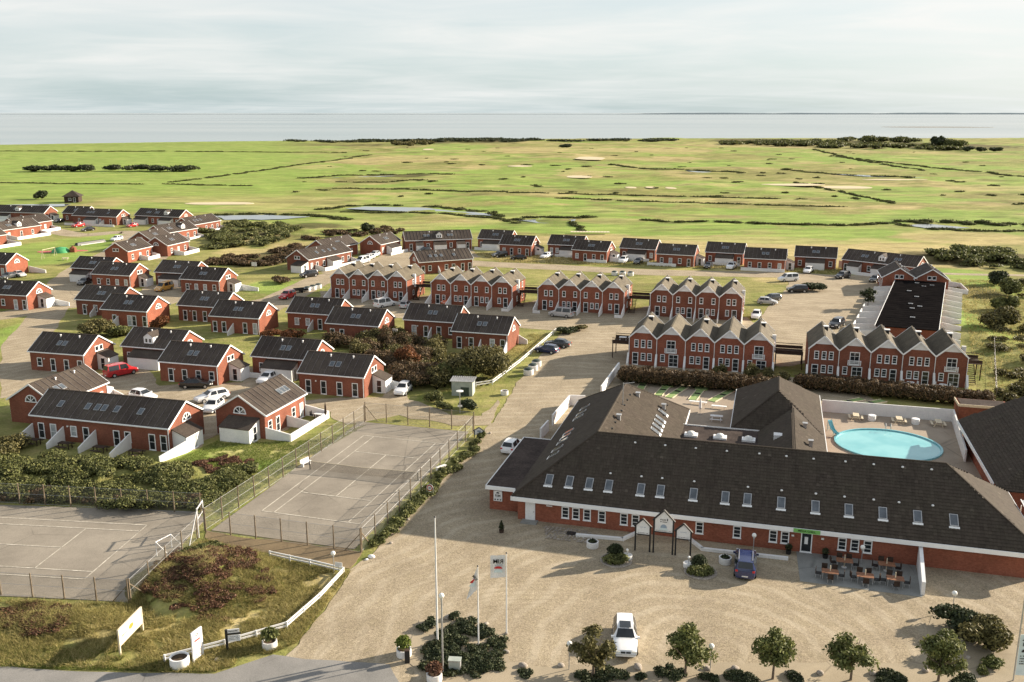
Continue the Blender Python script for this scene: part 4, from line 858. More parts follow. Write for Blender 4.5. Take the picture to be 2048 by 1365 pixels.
def zz(q, ridge): return (*q, RL if q in ridge else ZE)
ridge_pts = {(16.9, 89.8), (-15.95, 89.8), (-15.95, 89.75), (-15.95, 108.15), (-15.95, 89.85), (16.9, 89.85)}
r1 = hroof('roof', [[zz(q, ridge_pts) for q in pl] for pl in (pf, pw, pe, pn, pb, ph)])
tiles(r1, None, pf, (-23.1, 82.6), (1, 0), (0, 1), 1); tiles(r1, None, pw, (-23.1, 115.3), (0, -1), (1, 0), 2); tiles(r1, None, pe, (-8.8, 89.8), (0, 1), (-1, 0), 3)
tiles(r1, None, ph, (24.1, 82.6), (0, 1), (-1, 0), 4); tiles(r1, None, pb, (24.1, 97), (-1, 0), (0, -1), 5)
rt = MB()
for a_, b_ in (((-15.95, 89.8, RL), (16.9, 89.8, RL)), ((-15.95, 89.8, RL), (-15.95, 108.15, RL)), ((-23.1, 82.6, ZE), (-15.95, 89.8, RL)), ((24.1, 82.6, ZE), (16.9, 89.8, RL)), ((-15.95, 108.15, RL), (-8.8, 115.3, ZE)), ((-15.95, 108.15, RL), (-23.1, 115.3, ZE))):
    rt.tube([(*hl(*a_)[:2], a_[2] + .06), (*hl(*b_)[:2], b_[2] + .06)], .12, 6)
rt.build('ridge_tiles', M['tile'], r1)
# second wing
H2 = ZE + PT * 5.35; C2 = 1.95; k1, k2 = 114.35, 120.75; LZ = ZE + PT * 3.75
q_w = [(-3.4, 126.1), (-3.4, 109), (C2, k1), (C2, k2)]; q_e = [(7.3, 109), (7.3, 126.1), (C2, k2), (C2, k1)]; q_s = [(-3.4, 109), (7.3, 109), (C2, k1)]; q_n = [(7.3, 126.1), (-3.4, 126.1), (C2, k2)]
rr = {(C2, k1), (C2, k2)}
r2 = hroof('roof', [[(*q, H2 if q in rr else ZE) for q in pl] for pl in (q_w, q_e, q_s, q_n)])
l_e = [(7.3, 97), (7.3, 109), (3.55, 112.75), (3.55, 93.3)]; l_w = [(-.2, 109), (-.2, 97), (3.55, 93.3), (3.55, 111)]
r3 = hroof('roof', [[(*q, LZ if q[0] == 3.55 else ZE) for q in l_w], [(7.3, 96.9, ZE), (7.3, 108.98, ZE), (3.55, 112.7, LZ - .004), (3.55, 93.3, LZ)]])
tiles(r2, None, q_w, (-3.4, 126.1), (0, -1), (1, 0), 6); tiles(r2, None, q_s, (-3.4, 109), (1, 0), (0, 1), 7); tiles(r2, None, q_e, (7.3, 109), (0, 1), (-1, 0), 8); tiles(r3, None, [(7.3, 97), (7.3, 109), (3.55, 109), (3.55, 93.3)], (7.3, 93), (0, 1), (-1, 0), 9); tiles(r3, None, l_w, (-.2, 111), (0, -1), (1, 0), 10)
MB().tube([(*hl(C2, k1, 0)[:2], H2 + .06), (*hl(C2, k2, 0)[:2], H2 + .06)], .12, 6).tube([(*hl(C2, k1, 0)[:2], H2 + .06), (*hl(-3.4, 109, 0)[:2], ZE + .06)], .12, 6).tube([(*hl(3.55, 93.3, 0)[:2], LZ + .06), (*hl(3.55, 111, 0)[:2], LZ + .06)], .12, 6).build('ridge_tiles', M['tile'], r2)
# walls
wb = MB()
def wbox(u0, u1, v0, v1, z0, z1, b=wb, mi=0): b.box(u0 - U0, u1 - U0, v0 - V0, v1 - V0, z0, z1, mi)
wbox(-22.6, 23.6, 83.1, 96.5, -.1, 2.6); wbox(-22.6, -9.3, 96.45, 114.8, -.1, 2.6); wbox(-3.0, 6.9, 108.9, 125.7, -.1, 2.6); wbox(.2, 6.9, 96.45, 108.95, -.1, 2.6); wbox(-26.0, -22.65, 84.7, 99.0, -.1, 2.3)
wb.build('wall', M['brick'], hotel)
fl = MB(); wbox(-9.2, .1, 97.05, 108.9, 0, 2.62, fl); fl.build('flat_roof', M['felt'], hotel)
an = MB(); wbox(-26.25, -23.0, 84.35, 99.3, 2.3, 2.66, an); an.build('annex_roof', M['felt'], hotel)
def fascia(u0, u1, v0, v1, z0, z1): b = MB(); wbox(u0, u1, v0, v1, z0, z1, b); return b.build('fascia', M['trim'], hotel)
fascia(-23.15, 24.15, 82.5, 82.58, 2.18, 2.60); fascia(-23.2, -23.12, 82.5, 84.3, 2.18, 2.6); fascia(-23.2, -23.12, 99.4, 115.4, 2.18, 2.6); fascia(-26.33, -23.2, 84.25, 84.34, 2.32, 2.72); fascia(-26.34, -26.26, 84.25, 99.4, 2.32, 2.72); fascia(-26.3, -23.2, 99.31, 99.39, 2.32, 2.72)
fascia(7.31, 7.39, 97, 126.2, 2.2, 2.6); fascia(-3.49, -3.41, 109, 126.2, 2.2, 2.6); fascia(-9.2, .1, 108.91, 109.0, 2.4, 2.75); fascia(-8.79, -8.71, 109, 115.4, 2.2, 2.6); fascia(-23.2, -8.7, 115.31, 115.39, 2.2, 2.6); fascia(24.11, 24.19, 82.5, 97.1, 2.18, 2.6)
# valley line trim seen on the west slope joint with the annex
for u in (-17.79, -16.74, -15.64, -14.18, -12.04, -10.93, -4.9, -1.46, 1.78, 2.83, 7.8, 8.88, 9.98): window(hotel, u - .37 - U0, .5, .72, .74, 1.2, 0, 1, 3)
d = MB().box(-22.0 + .18 - U0, -20.83 - U0, .42, .499, .08, 1.95).build('white_door', M['white'], hotel); MB().box(-20.98 - U0, -20.92 - U0, .36, .419, .95, 1.1).build('handle', M['steel'], d)
MB().box(-22.1 - U0, -20.5 - U0, -.5, .49, 0, .14).build('door_step', M['patio'] if 'patio' in M else m_patio, hotel)
window(hotel, 4.22 - U0, .5, .1, 1.0, 1.95, 0, 1, 1, 'glass_door'); MB().box(4.55 - U0, 4.85 - U0, .455, .468, .9, 1.6).build('door_notice', M['white'], hotel)
for u in (3.5, 6.1): MB().box(u - U0 - .12, u - U0 + .12, .36, .5, 1.55, 1.7).build('wall_lamp', M['lamp'], hotel)
MB().box(-19.7 - U0, -19.1 - U0, .44, .499, 1.75, 1.85).build('wall_plate', M['trim'], hotel)
skm = MB().box(-.36, .36, -.62, .62, 0, .12).mesh('skylight', M['steel']); skp = MB().box(-.29, .29, -.54, .54, .122, .135).mesh('pane', M['skyglass']); skb = MB().box(-.44, .44, -.84, -.64, 0, .06).mesh('flashing', M['trim'])
for u, s in ((-19.76, 1.9), (-17.72, 1.95), (-15.74, 1.96), (-13.82, 1.96), (-10.7, 1.93), (-8.82, 1.98), (-5.7, 1.99), (-2.75, 2.0), (-.72, 2.04), (2.32, 2.02), (5.35, 2.01), (8.25, 2.02), (11.16, 2.05), (14.08, 2.07), (17.07, 2.08)):
    o = put('skylight', skm, r1, (u - U0, s, ZE + PT * s + .06)); o.rotation_euler = (math.atan(PT), 0, 0); put('pane', skp, o); put('flashing', skb, o)
for i, v in enumerate((86.6, 88.6, 91.0, 92.6, 94.2, 99.6, 101.4, 103.6)):
    s = 2.4; o = put('skylight', skm, r1, (s, v - V0 + 4, ZE + PT * s + .06)); o.rotation_euler = (math.atan(PT), 0, -math.pi / 2); put('pane', skp, o); put('flashing', skb, o)
for i, v in enumerate((100.6, 102.1, 103.6, 105.1, 107.6)):
    s = 2.6; o = put('skylight', skm, r1, (-8.8 - s - U0, v - V0, ZE + PT * s + .06)); o.rotation_euler = (math.atan(PT), 0, math.pi / 2); put('pane', skp, o); put('flashing', skb, o)
hood = MB().lathe([(.12, 0), (.11, .10), (.0, .14)], 6).mesh('tile_vent', M['trim'])
for u, s in ((-.76, 3.14), (2.31, 3.14), (5.37, 3.16), (7.89, 3.15), (10.42, 3.15), (12.58, 3.14), (15.43, 3.16), (.08, 6.44), (2.61, 6.43), (5.11, 6.42), (8.0, 6.44), (10.52, 6.42), (13.06, 6.42), (15.57, 6.44), (-13.88, 3.11), (-10.84, 3.12), (-8.83, 3.15), (-5.77, 3.15), (-12, 6.4), (-9, 6.4), (-6, 6.4), (-3, 6.4)): put('tile_vent', hood, r1, (u - U0, s, ZE + PT * s + .08))
for k in range(7): put('tile_vent', cached('bv', lambda: MB().box(-.13, .13, -.13, .13, 0, .12).mesh('tile_vent', M['black'])), r1, (-15.95 + .9 - U0, 93 + k * 2.1 - V0, RL - PT * .9 + .05)); put('tile_vent', CACHE['bv'], r1, (-10.9 - U0 - .3, 99 + k * 2.0 - V0, ZE + PT * 2.4 + .05 - 1.0 + 1.0))
chm = MB().box(-.2, .2, -.2, .2, -.6, .55).box(-.28, .28, -.28, .28, .56, .66).mesh('chimney', M['steel'])
for u, v, z in ((-14.3, 107.0, 6.2), (-14.9, 96.6, 6.7), (4.9, 106.8, 4.2), (5.4, 101.5, 4.0), (-11.4, 109.0, 4.4)): put('chimney', chm, hotel, hl(u, v, z))
put('roof_unit', MB().box(-.7, .7, -.5, .5, -.6, .8).mesh('roof_unit', M['white']), hotel, hl(2.2, 103.3, 3.6))
MB().tube([hl(-15.2, 101.2, 5.4), hl(-15.2, 101.2, 9.6)], .05, 6).bar(hl(-15.2, 101.2, 9.5), hl(-14.0, 101.6, 9.6), .06, .06).build('antenna', M['steel'], hotel)
dome = MB().lathe([(.55, .22), (.5, .36), (.35, .5), (.16, .57), (0, .6)], 14).mesh('dome_skylight', M['lamp'], 60); domb = MB().box(-.75, .75, -.6, .6, 0, .22).mesh('dome_kerb', M['trim'])
for u in (-7.72, -4.42, -1.2):
    o = put('dome_skylight', domb, hotel, hl(u, 105.3, 2.62)); put('dome', dome, o)
# right wing building
rw = thing('hotel_side_building', 'dark hip roofed building cut by the right picture edge beyond the pool', 'building', grid(23.3, 97), ANG)
MB().box(.6, 22, .6, 22.4, -.1, 2.6).build('wall', M['brick'], rw)
def rlp(u, v, z): return (u - 23.3, v - 97, z)
rp = [[rlp(23.3, 120, 2.55), rlp(23.3, 97, 2.55), rlp(33, 106.7, 8.0), rlp(33, 119.2, 8.0)], [rlp(23.3, 97, 2.55), rlp(48, 97, 2.55), rlp(38, 106.7, 8.0), rlp(33, 106.7, 8.0)], [rlp(48, 120, 2.55), rlp(23.3, 120, 2.55), rlp(33, 119.2, 8.0), rlp(38, 119.2, 8.0)], [rlp(48, 97, 2.55), rlp(48, 120, 2.55), rlp(38, 119.2, 8.0), rlp(38, 106.7, 8.0)]]
b = MB(); [b.add(q, [(0, 1, 2, 3)]) for q in rp]; rwr = b.build('roof', M['tile'], rw)
U0s, V0s = U0, V0; U0, V0 = 23.3, 97; PTs = PT; PT = 5.45 / 9.7
tiles(rwr, None, [(23.3, 120), (23.3, 97), (33, 106.7), (33, 119.2)], (23.3, 120), (0, -1), (1, 0), 12); tiles(rwr, None, [(23.3, 97), (48, 97), (38, 106.7), (33, 106.7)], (23.3, 97), (1, 0), (0, 1), 13)
U0, V0, PT = U0s, V0s, PTs
MB().box(-.1, -.02, 2, 23.1, 2.15, 2.6).build('fascia', M['trim'], rw)
# small lean-to roof between the wings at the right
lt = thing('lean_to_annex', 'small flat roofed brick annex in the corner behind the pool wall', 'annex', grid(24.6, 127), ANG)
MB().box(0, 6, 0, 3.2, 0, 2.5).build('wall', M['brick'], lt); MB().box(.25, 5.75, .25, 2.95, 2.505, 2.56).build('roof', M['felt'], lt); MB().box(-.1, 6.1, -.1, 0, 2.3, 2.62).box(-.1, 0, 0, 3.2, 2.3, 2.62).build('fascia', M['cream'], lt)
gp = thing('glass_porch', 'white glazed porch corner between the hotel roofs at the right edge', 'porch', grid(24.6, 88), ANG)
MB().slab([(0, 0, 2.5), (4, 0, 2.5), (4, 6, 3.0), (0, 6, 3.0)], .06).build('glass_roof', M['curtain'], gp); b = MB(); [b.bar((x, 0, 2.54), (x, 6, 3.04), .08, .08) for x in (0, 1.3, 2.6, 4)]; [b.tube([(x, y, 0), (x, y, 2.5)], .05, 6) for x in (.1, 3.9) for y in (.1, 5.9)]; b.build('frame', M['trim'], gp)
# screen walls beside the road
def wall_thing(name, label, pts, h, th=.2, mat='white', cat='wall', cap=None):
    o = thing(name, label, cat, pts[0]); b = MB(); q = [Vector((x - pts[0][0], y - pts[0][1], 0)) for x, y in pts]
    hs = h if isinstance(h, (list, tuple)) else [h] * len(pts)
    for i in range(len(q) - 1):
        d = (q[i + 1] - q[i]).normalized(); nn = Vector((-d.y, d.x, 0)) * th / 2; e = d * (th / 2 if i else 0)
        p0 = q[i] - e; p1 = q[i + 1]
        b.add([p0 - nn, p1 - nn, p1 + nn, p0 + nn] + [w + Vector((0, 0, hh)) for w, hh in ((p0 - nn, hs[i]), (p1 - nn, hs[i + 1]), (p1 + nn, hs[i + 1]), (p0 + nn, hs[i]))], [(3, 2, 1, 0), (4, 5, 6, 7), (0, 1, 5, 4), (1, 2, 6, 5), (2, 3, 7, 6), (3, 0, 4, 7)])
    b.build('panel', M[mat], o); return o
wall_thing('screen_wall', 'white screen wall with a corner beside the hotel roof and the road', [grid(-25.8, 111.8), grid(-25.5, 120.9), grid(-23.4, 121.3)], 1.5)
wall_thing('screen_wall', 'short white screen wall behind the flat roofed annex by the road', [grid(-26.0, 106.2), grid(-25.85, 109.6)], 1.5)
wall_thing('garden_wall', 'long white garden wall from the hotel corner up to the hedge by the road', [grid(-22.2, 127.0), grid(-21.9, 140.6)], 1.3, .25)
wall_thing('patio_wall', 'tall white wall at the right end of the hotel patio', [at(1836, 1130), at(1845, 1192)], [2.2, 1.25], .3)
wall_thing('planter_edge', 'white kerb of the front bed left of the sign portal', [at(1152, 1074), at(1246, 1082), at(1280, 1066)], .32, .3, cat='kerb'); wall_thing('planter_edge', 'white kerb of the front bed right of the sign portal', [at(1378, 1081), at(1405, 1102), at(1576, 1121)], .32, .3, cat='kerb')
# pool
pc = grid(15.0, 115.6); PA, PB = 6.05, 5.6
pool = thing('swimming_pool', 'oval turquoise swimming pool on the paved deck', 'pool', pc, ANG)
t = NT('pool_water'); pcol = t.mix(t.ramp(t.noise(t.pos('object'), .22, 2), [(.4, 0.), (.6, 1.)]), (.16, .45, .49), (.23, .53, .56)); m_pool = t.out(pcol, .08, .5); t.bump(t.noise(t.pos(), 3, 3), .06, .05)
n = 64; ring = lambda k, z, r=1.0: [(PA * r * math.cos(2 * math.pi * i / n), PB * r * math.sin(2 * math.pi * i / n), z) for i in range(n)]
zD = .006 + .003 * LV[0]
b = MB().add(ring(0, zD + .03, .985), [tuple(range(n))]); b.build('water', m_pool, pool)
b = MB(); r0, r1_, r2_, r3_ = ring(0, zD + .02, .975), ring(0, zD + .17, .98), ring(0, zD + .17, 1.02), ring(0, zD - .02, 1.025)
b.add(r0 + r1_ + r2_ + r3_, [(j * n + i, j * n + (i + 1) % n, (j + 1) * n + (i + 1) % n, (j + 1) * n + i)[::-1] for j in range(3) for i in range(n)]); b.build('rim', M['teal'], pool, 40)
b = MB()
for s in (-.3, .3): b.tube([(.6 + s, PB * 1.06, zD), (.6 + s, PB * 1.06, .95), (.6 + s, PB * .99, 1.02), (.6 + s, PB * .93, .8), (.6 + s, PB * .93, zD)], .03, 6)
b.build('ladder', M['steel'], pool)
sl_ = thing('water_slide', 'blue curved water slide at the left end of the pool', 'slide', grid(8.35, 117.9), ANG); sl_.scale = (.55, .6, .65)
b = MB(); pts = [(0, 2.2, 2.3), (.1, 1.4, 2.2), (.3, .6, 1.7), (.7, -.3, 1.1), (1.3, -1.0, .65), (1.9, -1.35, .5)]
for i in range(5):
    p0, p1 = Vector(pts[i]), Vector(pts[i + 1]); d = (p1 - p0).normalized(); s = d.cross(Vector((0, 0, 1))).normalized() * .4
    b.add([p0 - s, p0 + s, p1 + s, p1 - s, p0 - s * 1.2 + Vector((0, 0, .3)), p0 + s * 1.2 + Vector((0, 0, .3)), p1 + s * 1.2 + Vector((0, 0, .3)), p1 - s * 1.2 + Vector((0, 0, .3))], [(0, 1, 2, 3), (0, 3, 7, 4), (2, 1, 5, 6)])
b.build('chute', M['teal'], sl_)
b = MB(); [b.tube([(x, y, 0), (x, y, z)], .05, 6) for x, y, z in ((-.3, 2.2, 2.3), (.35, 2.2, 2.3), (.9, -.5, .9))]; [b.bar((-.3, 2.9 - k * .1, .3 + k * .35), (.35, 2.9 - k * .1, .3 + k * .35), .08, .05) for k in range(6)]; b.build('support', M['teal'], sl_)
wall_thing('pool_wall', 'pale glazed windbreak wall along the far side of the pool', [grid(7.8, 127.3), grid(24.2, 127.4)], 1.7, .18); wall_thing('pool_wall', 'white side wall of the pool yard below the dark right hand roof', [grid(24.1, 127.4), grid(23.0, 112.0)], [1.7, 1.5], .18)
def picnic(xy, ang, label, mat='cream'):
    o = thing('picnic_table', label, 'table', xy, ang, 'timber picnic tables'); 
    for k in range(4): put('plank', cached(('pk', mat), lambda: MB().box(-.8, .8, 0, .17, .70, .74).mesh('plank', M[mat])), o, (0, -.37 + k * .19, 0))
    for s in (-1, 1): put('bench', cached(('pbn', mat), lambda: MB().box(-.8, .8, -.13, .13, .42, .46).mesh('bench', M[mat])), o, (0, .78 * s, 0))
    for x in (-.55, .55): put('leg_frame', cached(('plf', mat), lambda: MB().bar((0, -.6, 0), (0, -.2, .7), .08, .08).bar((0, .6, 0), (0, .2, .7), .08, .08).bar((0, -.85, .4), (0, .85, .4), .08, .08).mesh('leg_frame', M[mat])), o, (x, 0, 0))
    return o
for i, u in enumerate((12.0, 17.3, 22.0)): picnic(grid(u, 125.0), ANG + 90, ('timber picnic table by the pool wall, %s' % ('nearest to the slide', 'middle one of three', 'in the right corner')[i]))
drum = MB().lathe([(0, 0), (.48, 0), (.5, .1), (.5, .75), (.42, .78), (.0, .72)], 18)
for i, u in enumerate((14.0, 19.3)): 
    o = thing('planter_tub', 'white round tub by the pool wall, %s picnic table' % ('right of the first', 'left of the last')[i], 'planter', grid(u, 125.1)); put('tub', cached('drum', lambda: drum.mesh('tub', M['white'], 40)), o)
picnic(grid(-5.6, 119.5), ANG, 'white picnic table in the courtyard between the hotel wings', 'white')
o = thing('parasol', 'closed white parasol in the courtyard beside the minigolf', 'parasol', grid(-7.88, 121.6)); MB().tube([(0, 0, 0), (0, 0, 2.1)], .03, 6).build('pole', M['steel'], o); MB().lathe([(.1, .75), (.22, 1.0), (.16, 1.8), (.03, 2.3)], 10).build('canopy', M['cloth'], o); MB().lathe([(0, 0), (.3, 0), (.3, .1), (0, .1)], 10).build('foot', M['stone'], o)
for i, (a_, b_) in enumerate((((-9.7, 126.2), (-7.3, 126.0)), ((-6.6, 124.9), (-4.6, 124.8)))):
    o = thing('bench', 'low white bench at the edge of the minigolf, %s one' % ('left', 'right')[i], 'bench', grid(*a_)); p, q = Vector((0, 0, .42)), Vector((grid(*b_)[0] - grid(*a_)[0], grid(*b_)[1] - grid(*a_)[1], .42)); MB().bar(p, q, .5, .06).build('seat', M['white'], o); d_ = (q - p); b = MB(); [b.tube([p + d_ * f - Vector((0, 0, .42)), p + d_ * f], .05, 6) for f in (.1, .9)]; b.build('legs', M['white'], o)
# minigolf lanes
def lane(a_, b_, label, end=True):
    o = thing('minigolf_lane', label, 'minigolf lane', grid(*a_), 0, 'minigolf lanes'); p = Vector((0, 0, .08)); q = Vector((grid(*b_)[0] - grid(*a_)[0], grid(*b_)[1] - grid(*a_)[1], .08)); d = (q - p).normalized(); s = Vector((-d.y, d.x, 0))
    MB().bar(p, q, 1.05, .1).build('turf', M['green_turf'], o)
    for k in (-1, 1): MB().bar(p + s * k * .58, q + s * k * .58, .1, .22).build('kerb', M['cream'], o)
    if end: MB().lathe([(.95, 0), (.95, .16), (.8, .16), (.8, .1), (0, .1)], 16, c=q).build('target_ring', M['green_turf'], o)
    m = p.lerp(q, .55); MB().bar(m - s * .4, m + s * .4, .35, .28).build('obstacle', M['black'], o)
for i, q in enumerate((((-17.22, 131.2), (-17.1, 134.4)), ((-14.32, 128.6), (-13.61, 133.9)), ((-12.76, 128.0), (-11.02, 133.9)), ((-9.42, 127.7), (-8.61, 133.5)), ((-6.8, 127.8), (-4.3, 134.1)))): lane(*q, 'green minigolf lane between the hotel wings and the hedge, number %s from the left' % ('one', 'two', 'three', 'four', 'five')[i], i in (1, 3))
for i, q in enumerate((((9.5, 130.8), (13.6, 134.6)), ((12.3, 131.0), (16.4, 134.6)), ((20.5, 130.2), (24.0, 130.6)))): lane(*q, 'green minigolf lane behind the pool wall, %s' % ('left one', 'middle one', 'right one')[i], False)
# long black roofed row
a_ = at(1440 + 1045 / 3.368, 430 + 740 / 3.368, 2.75); c_n = at(1440 + 1475 / 3.368, 430 + 775 / 3.368, 2.75); a_f = at(1440 + 1190 / 3.368, 430 + 415 / 3.368, 2.75)
Lk = min(math.hypot(a_f[0] - a_[0], a_f[1] - a_[1]), 52.); kang = math.degrees(math.atan2(a_f[1] - a_[1], a_f[0] - a_[0])) - 90; Wk = 10.3
kr = thing('flat_roofed_row', 'long low row of flats under one black roof with white terrace screens', 'building', a_, kang, )
MB().box(.2, Wk - .2, .25, Lk - .2, -.1, 2.6).build('wall', M['brick'], kr)
r_ = MB().slab([(0, 0, 2.62), (Wk, 0, 2.72), (Wk, Lk, 2.72), (0, Lk, 2.62)], .14).build('roof', M['black_roof'], kr)
b = MB()
for k in range(1, 26): b.bar((0, Lk * k / 26, 2.63), (Wk, Lk * k / 26, 2.73), .05, .03)
tag(b.build('roof_seams', M['black_roof'], r_), kind='stuff')
MB().box(-.1, -.01, -.1, Lk, 2.4, 2.68).build('fascia', M['trim'], kr); MB().box(Wk + .01, Wk + .1, -.1, Lk, 2.4, 2.78).build('fascia', M['trim'], kr)
for x, y in ((.55, .18), (.5, .35), (.62, .4), (.45, .44), (.52, .6), (.35, .72), (.6, .86), (.75, .9), (.45, .93)):
    o = put('skylight', cached('bsk', lambda: MB().box(-.42, .42, -.28, .28, 0, .1).mesh('skylight', M['steel'])), r_, (Wk * x, Lk * y, 2.74)); put('pane', cached('bsp', lambda: MB().box(-.34, .34, -.21, .21, .102, .115).mesh('pane', M['skyglass'])), o)
for k in range(9):
    y = Lk * k / 8.0 * .93 + .3
    wedge_wall(kr, (-.15, y), (-4.2, y), 1.7, 1.2); wedge_wall(kr, (Wk + .15, y), (Wk + 3.6, y), 1.7, 1.2)
    if k < 8:
        y2 = y + Lk * .93 / 8; wedge_wall(kr, (-4.2, y + .1), (-4.2, y + (y2 - y) * .62), 1.2, 1.2)
        for f in (.3, .65): window(kr, .2, y + (y2 - y) * f, .2 if f < .5 else .8, .9, 1.9 if f < .5 else 1.2, -90, 1, 2, 'door' if f < .5 else 'window'); window(kr, Wk - .2, y + (y2 - y) * f - .4, .2 if f < .5 else .8, .9, 1.9 if f < .5 else 1.2, 90, 1, 2, 'door' if f < .5 else 'window')
# ------------------------------------------------------------------ vehicles
def zrow(xy, py):
    d = -(py - CY) / FPX; return HCAM + xy[1] / (CP + d * SP) * (-SP + d * CP)
def paint(name, c, rough=.25):
    if name not in MATS:
        t = NT('car_paint_' + name); col = t.mix(t.ramp(t.noise(t.pos('object'), 1.3, 3), [(.3, 0.), (.7, 1.)]), c, sc(c, 1.18)); t.b.inputs['Coat Weight'].default_value = .6; t.b.inputs['Coat Roughness'].default_value = .08; MATS[name] = t.out(col, rough, .5)
    return MATS[name]
PAINT = {'white': (.74, .75, .76), 'black': (.012, .012, .014), 'silver': (.42, .43, .44), 'red': (.42, .02, .025), 'blue': (.015, .022, .07), 'navy': (.016, .026, .09), 'grey': (.05, .055, .06), 'yellow': (.55, .30, .07), 'orange': (.62, .14, .05)}
CARS = {  # length, width, stations (x from nose 0..1, z_top, half width factor at top), belt height, wheel radius, cabin range
    'hatch': (4.1, 1.74, [(0, .52, .72), (.04, .74, .80), (.24, .95, .80), (.30, .98, .80), (.45, 1.44, .66), (.62, 1.49, .68), (.86, 1.43, .66), (.965, .98, .76), (1, .62, .74)], .93, .31, (3, 4, 6, 7)),
    'estate': (4.75, 1.82, [(0, .50, .72), (.035, .72, .82), (.25, .93, .82), (.30, .96, .80), (.44, 1.40, .66), (.60, 1.46, .68), (.90, 1.41, .66), (.97, .98, .76), (1, .62, .74)], .92, .32, (3, 4, 6, 7)),
    'suv': (4.6, 1.88, [(0, .62, .74), (.035, .88, .84), (.24, 1.08, .84), (.28, 1.12, .82), (.41, 1.63, .70), (.60, 1.70, .71), (.92, 1.64, .70), (.98, 1.12, .80), (1, .7, .78)], 1.07, .36, (3, 4, 6, 7)),
    'mpv': (4.9, 1.92, [(0, .55, .74), (.03, .85, .84), (.14, 1.05, .84), (.20, 1.12, .82), (.36, 1.84, .74), (.60, 1.92, .76), (.95, 1.88, .75), (.985, 1.2, .85), (1, .6, .82)], 1.08, .34, (3, 4, 6, 7)),
    'saloon': (4.6, 1.78, [(0, .5, .72), (.04, .70, .82), (.26, .92, .82), (.31, .95, .80), (.46, 1.38, .64), (.58, 1.43, .66), (.74, 1.38, .63), (.86, 1.0, .78), (.98, .95, .78), (1, .6, .74)], .9, .31, (3, 4, 6, 7)),
}
def car_meshes(kind):
    L, Wd, st, belt, wr, (c0, c1, c2, c3) = CARS[kind]; h = Wd / 2
    def mk():
        b = MB(); secs = []
        for i, (f, zt, k) in enumerate(st):
            x = L * (.5 - f); e = 1 - .16 * (abs(f - .5) * 2) ** 6; zb = min(belt, zt - .06); cab = c1 <= i <= c2
            w = h * e; zlow = .22 if 0 < i < len(st) - 1 else .30
            secs.append([(x, -w * .88, zlow), (x, -w, .48), (x, -w * (.985), zb), (x, -(w * k if cab else w * .86), zt), (x, -(w * k if cab else w * .86) * .5, zt + .025), (x, (w * k if cab else w * .86) * .5, zt + .025), (x, (w * k if cab else w * .86), zt), (x, w * .985, zb), (x, w, .48), (x, w * .88, zlow)])
        n = 10; b.add([p for s in secs for p in s], [(i * n + k, i * n + k + 1, (i + 1) * n + k + 1, (i + 1) * n + k) for i in range(len(secs) - 1) for k in range(n - 1)] + [(i * n + 9, i * n, (i + 1) * n, (i + 1) * n + 9) for i in range(len(secs) - 1)] + [tuple(range(n))[::-1], tuple((len(secs) - 1) * n + k for k in range(n))])
        return b, secs
    b, S = mk()
    V3 = lambda p: Vector(p)
    def quad(a, b_, c, d, ins, off):
        q = [V3(a), V3(b_), V3(c), V3(d)]; m = sum(q, Vector()) / 4; nn = (q[1] - q[0]).cross(q[3] - q[0]).normalized()
        if nn.dot(m - Vector((0, 0, .8))) < 0: nn = -nn; q = q[::-1]
        q = [p.lerp(m, ins) + nn * off for p in q]; return q
    ws = MB(); ws.add(quad(S[c0][3], S[c0][6], S[c1][6], S[c1][3], .09, .035), [(0, 1, 2, 3)])
    rw_ = MB(); rw_.add(quad(S[c2][3], S[c2][6], S[c3][6], S[c3][3], .10, .035), [(0, 1, 2, 3)])
    sw = []
    for s in (0, 1):
        j, k = (2, 3) if s == 0 else (7, 6); m = MB()
        front = [S[c1][j], S[(c1 + c2) // 2][j], S[(c1 + c2) // 2][k], S[c1][k]]
        rear = [S[(c1 + c2) // 2][j], S[c2][j], S[c2][k], S[(c1 + c2) // 2][k]]
        fx = Vector(S[c0][j]).lerp(Vector(S[c1][j]), .55); front[0] = tuple(fx)
        bx_ = Vector(S[c3][j]).lerp(Vector(S[c2][j]), .6); rear[1] = tuple(bx_)
        for q in (front, rear): m.add(quad(*q, .12, .02), [(0, 1, 2, 3)])
        sw.append(m)
    bm_ = b.mesh('body', M['black'], 32)
    return bm_, ws.mesh('windscreen', M['glass']), rw_.mesh('rear_window', M['glass']), [m.mesh('side_windows', M['glass']) for m in sw], L, Wd, wr, st
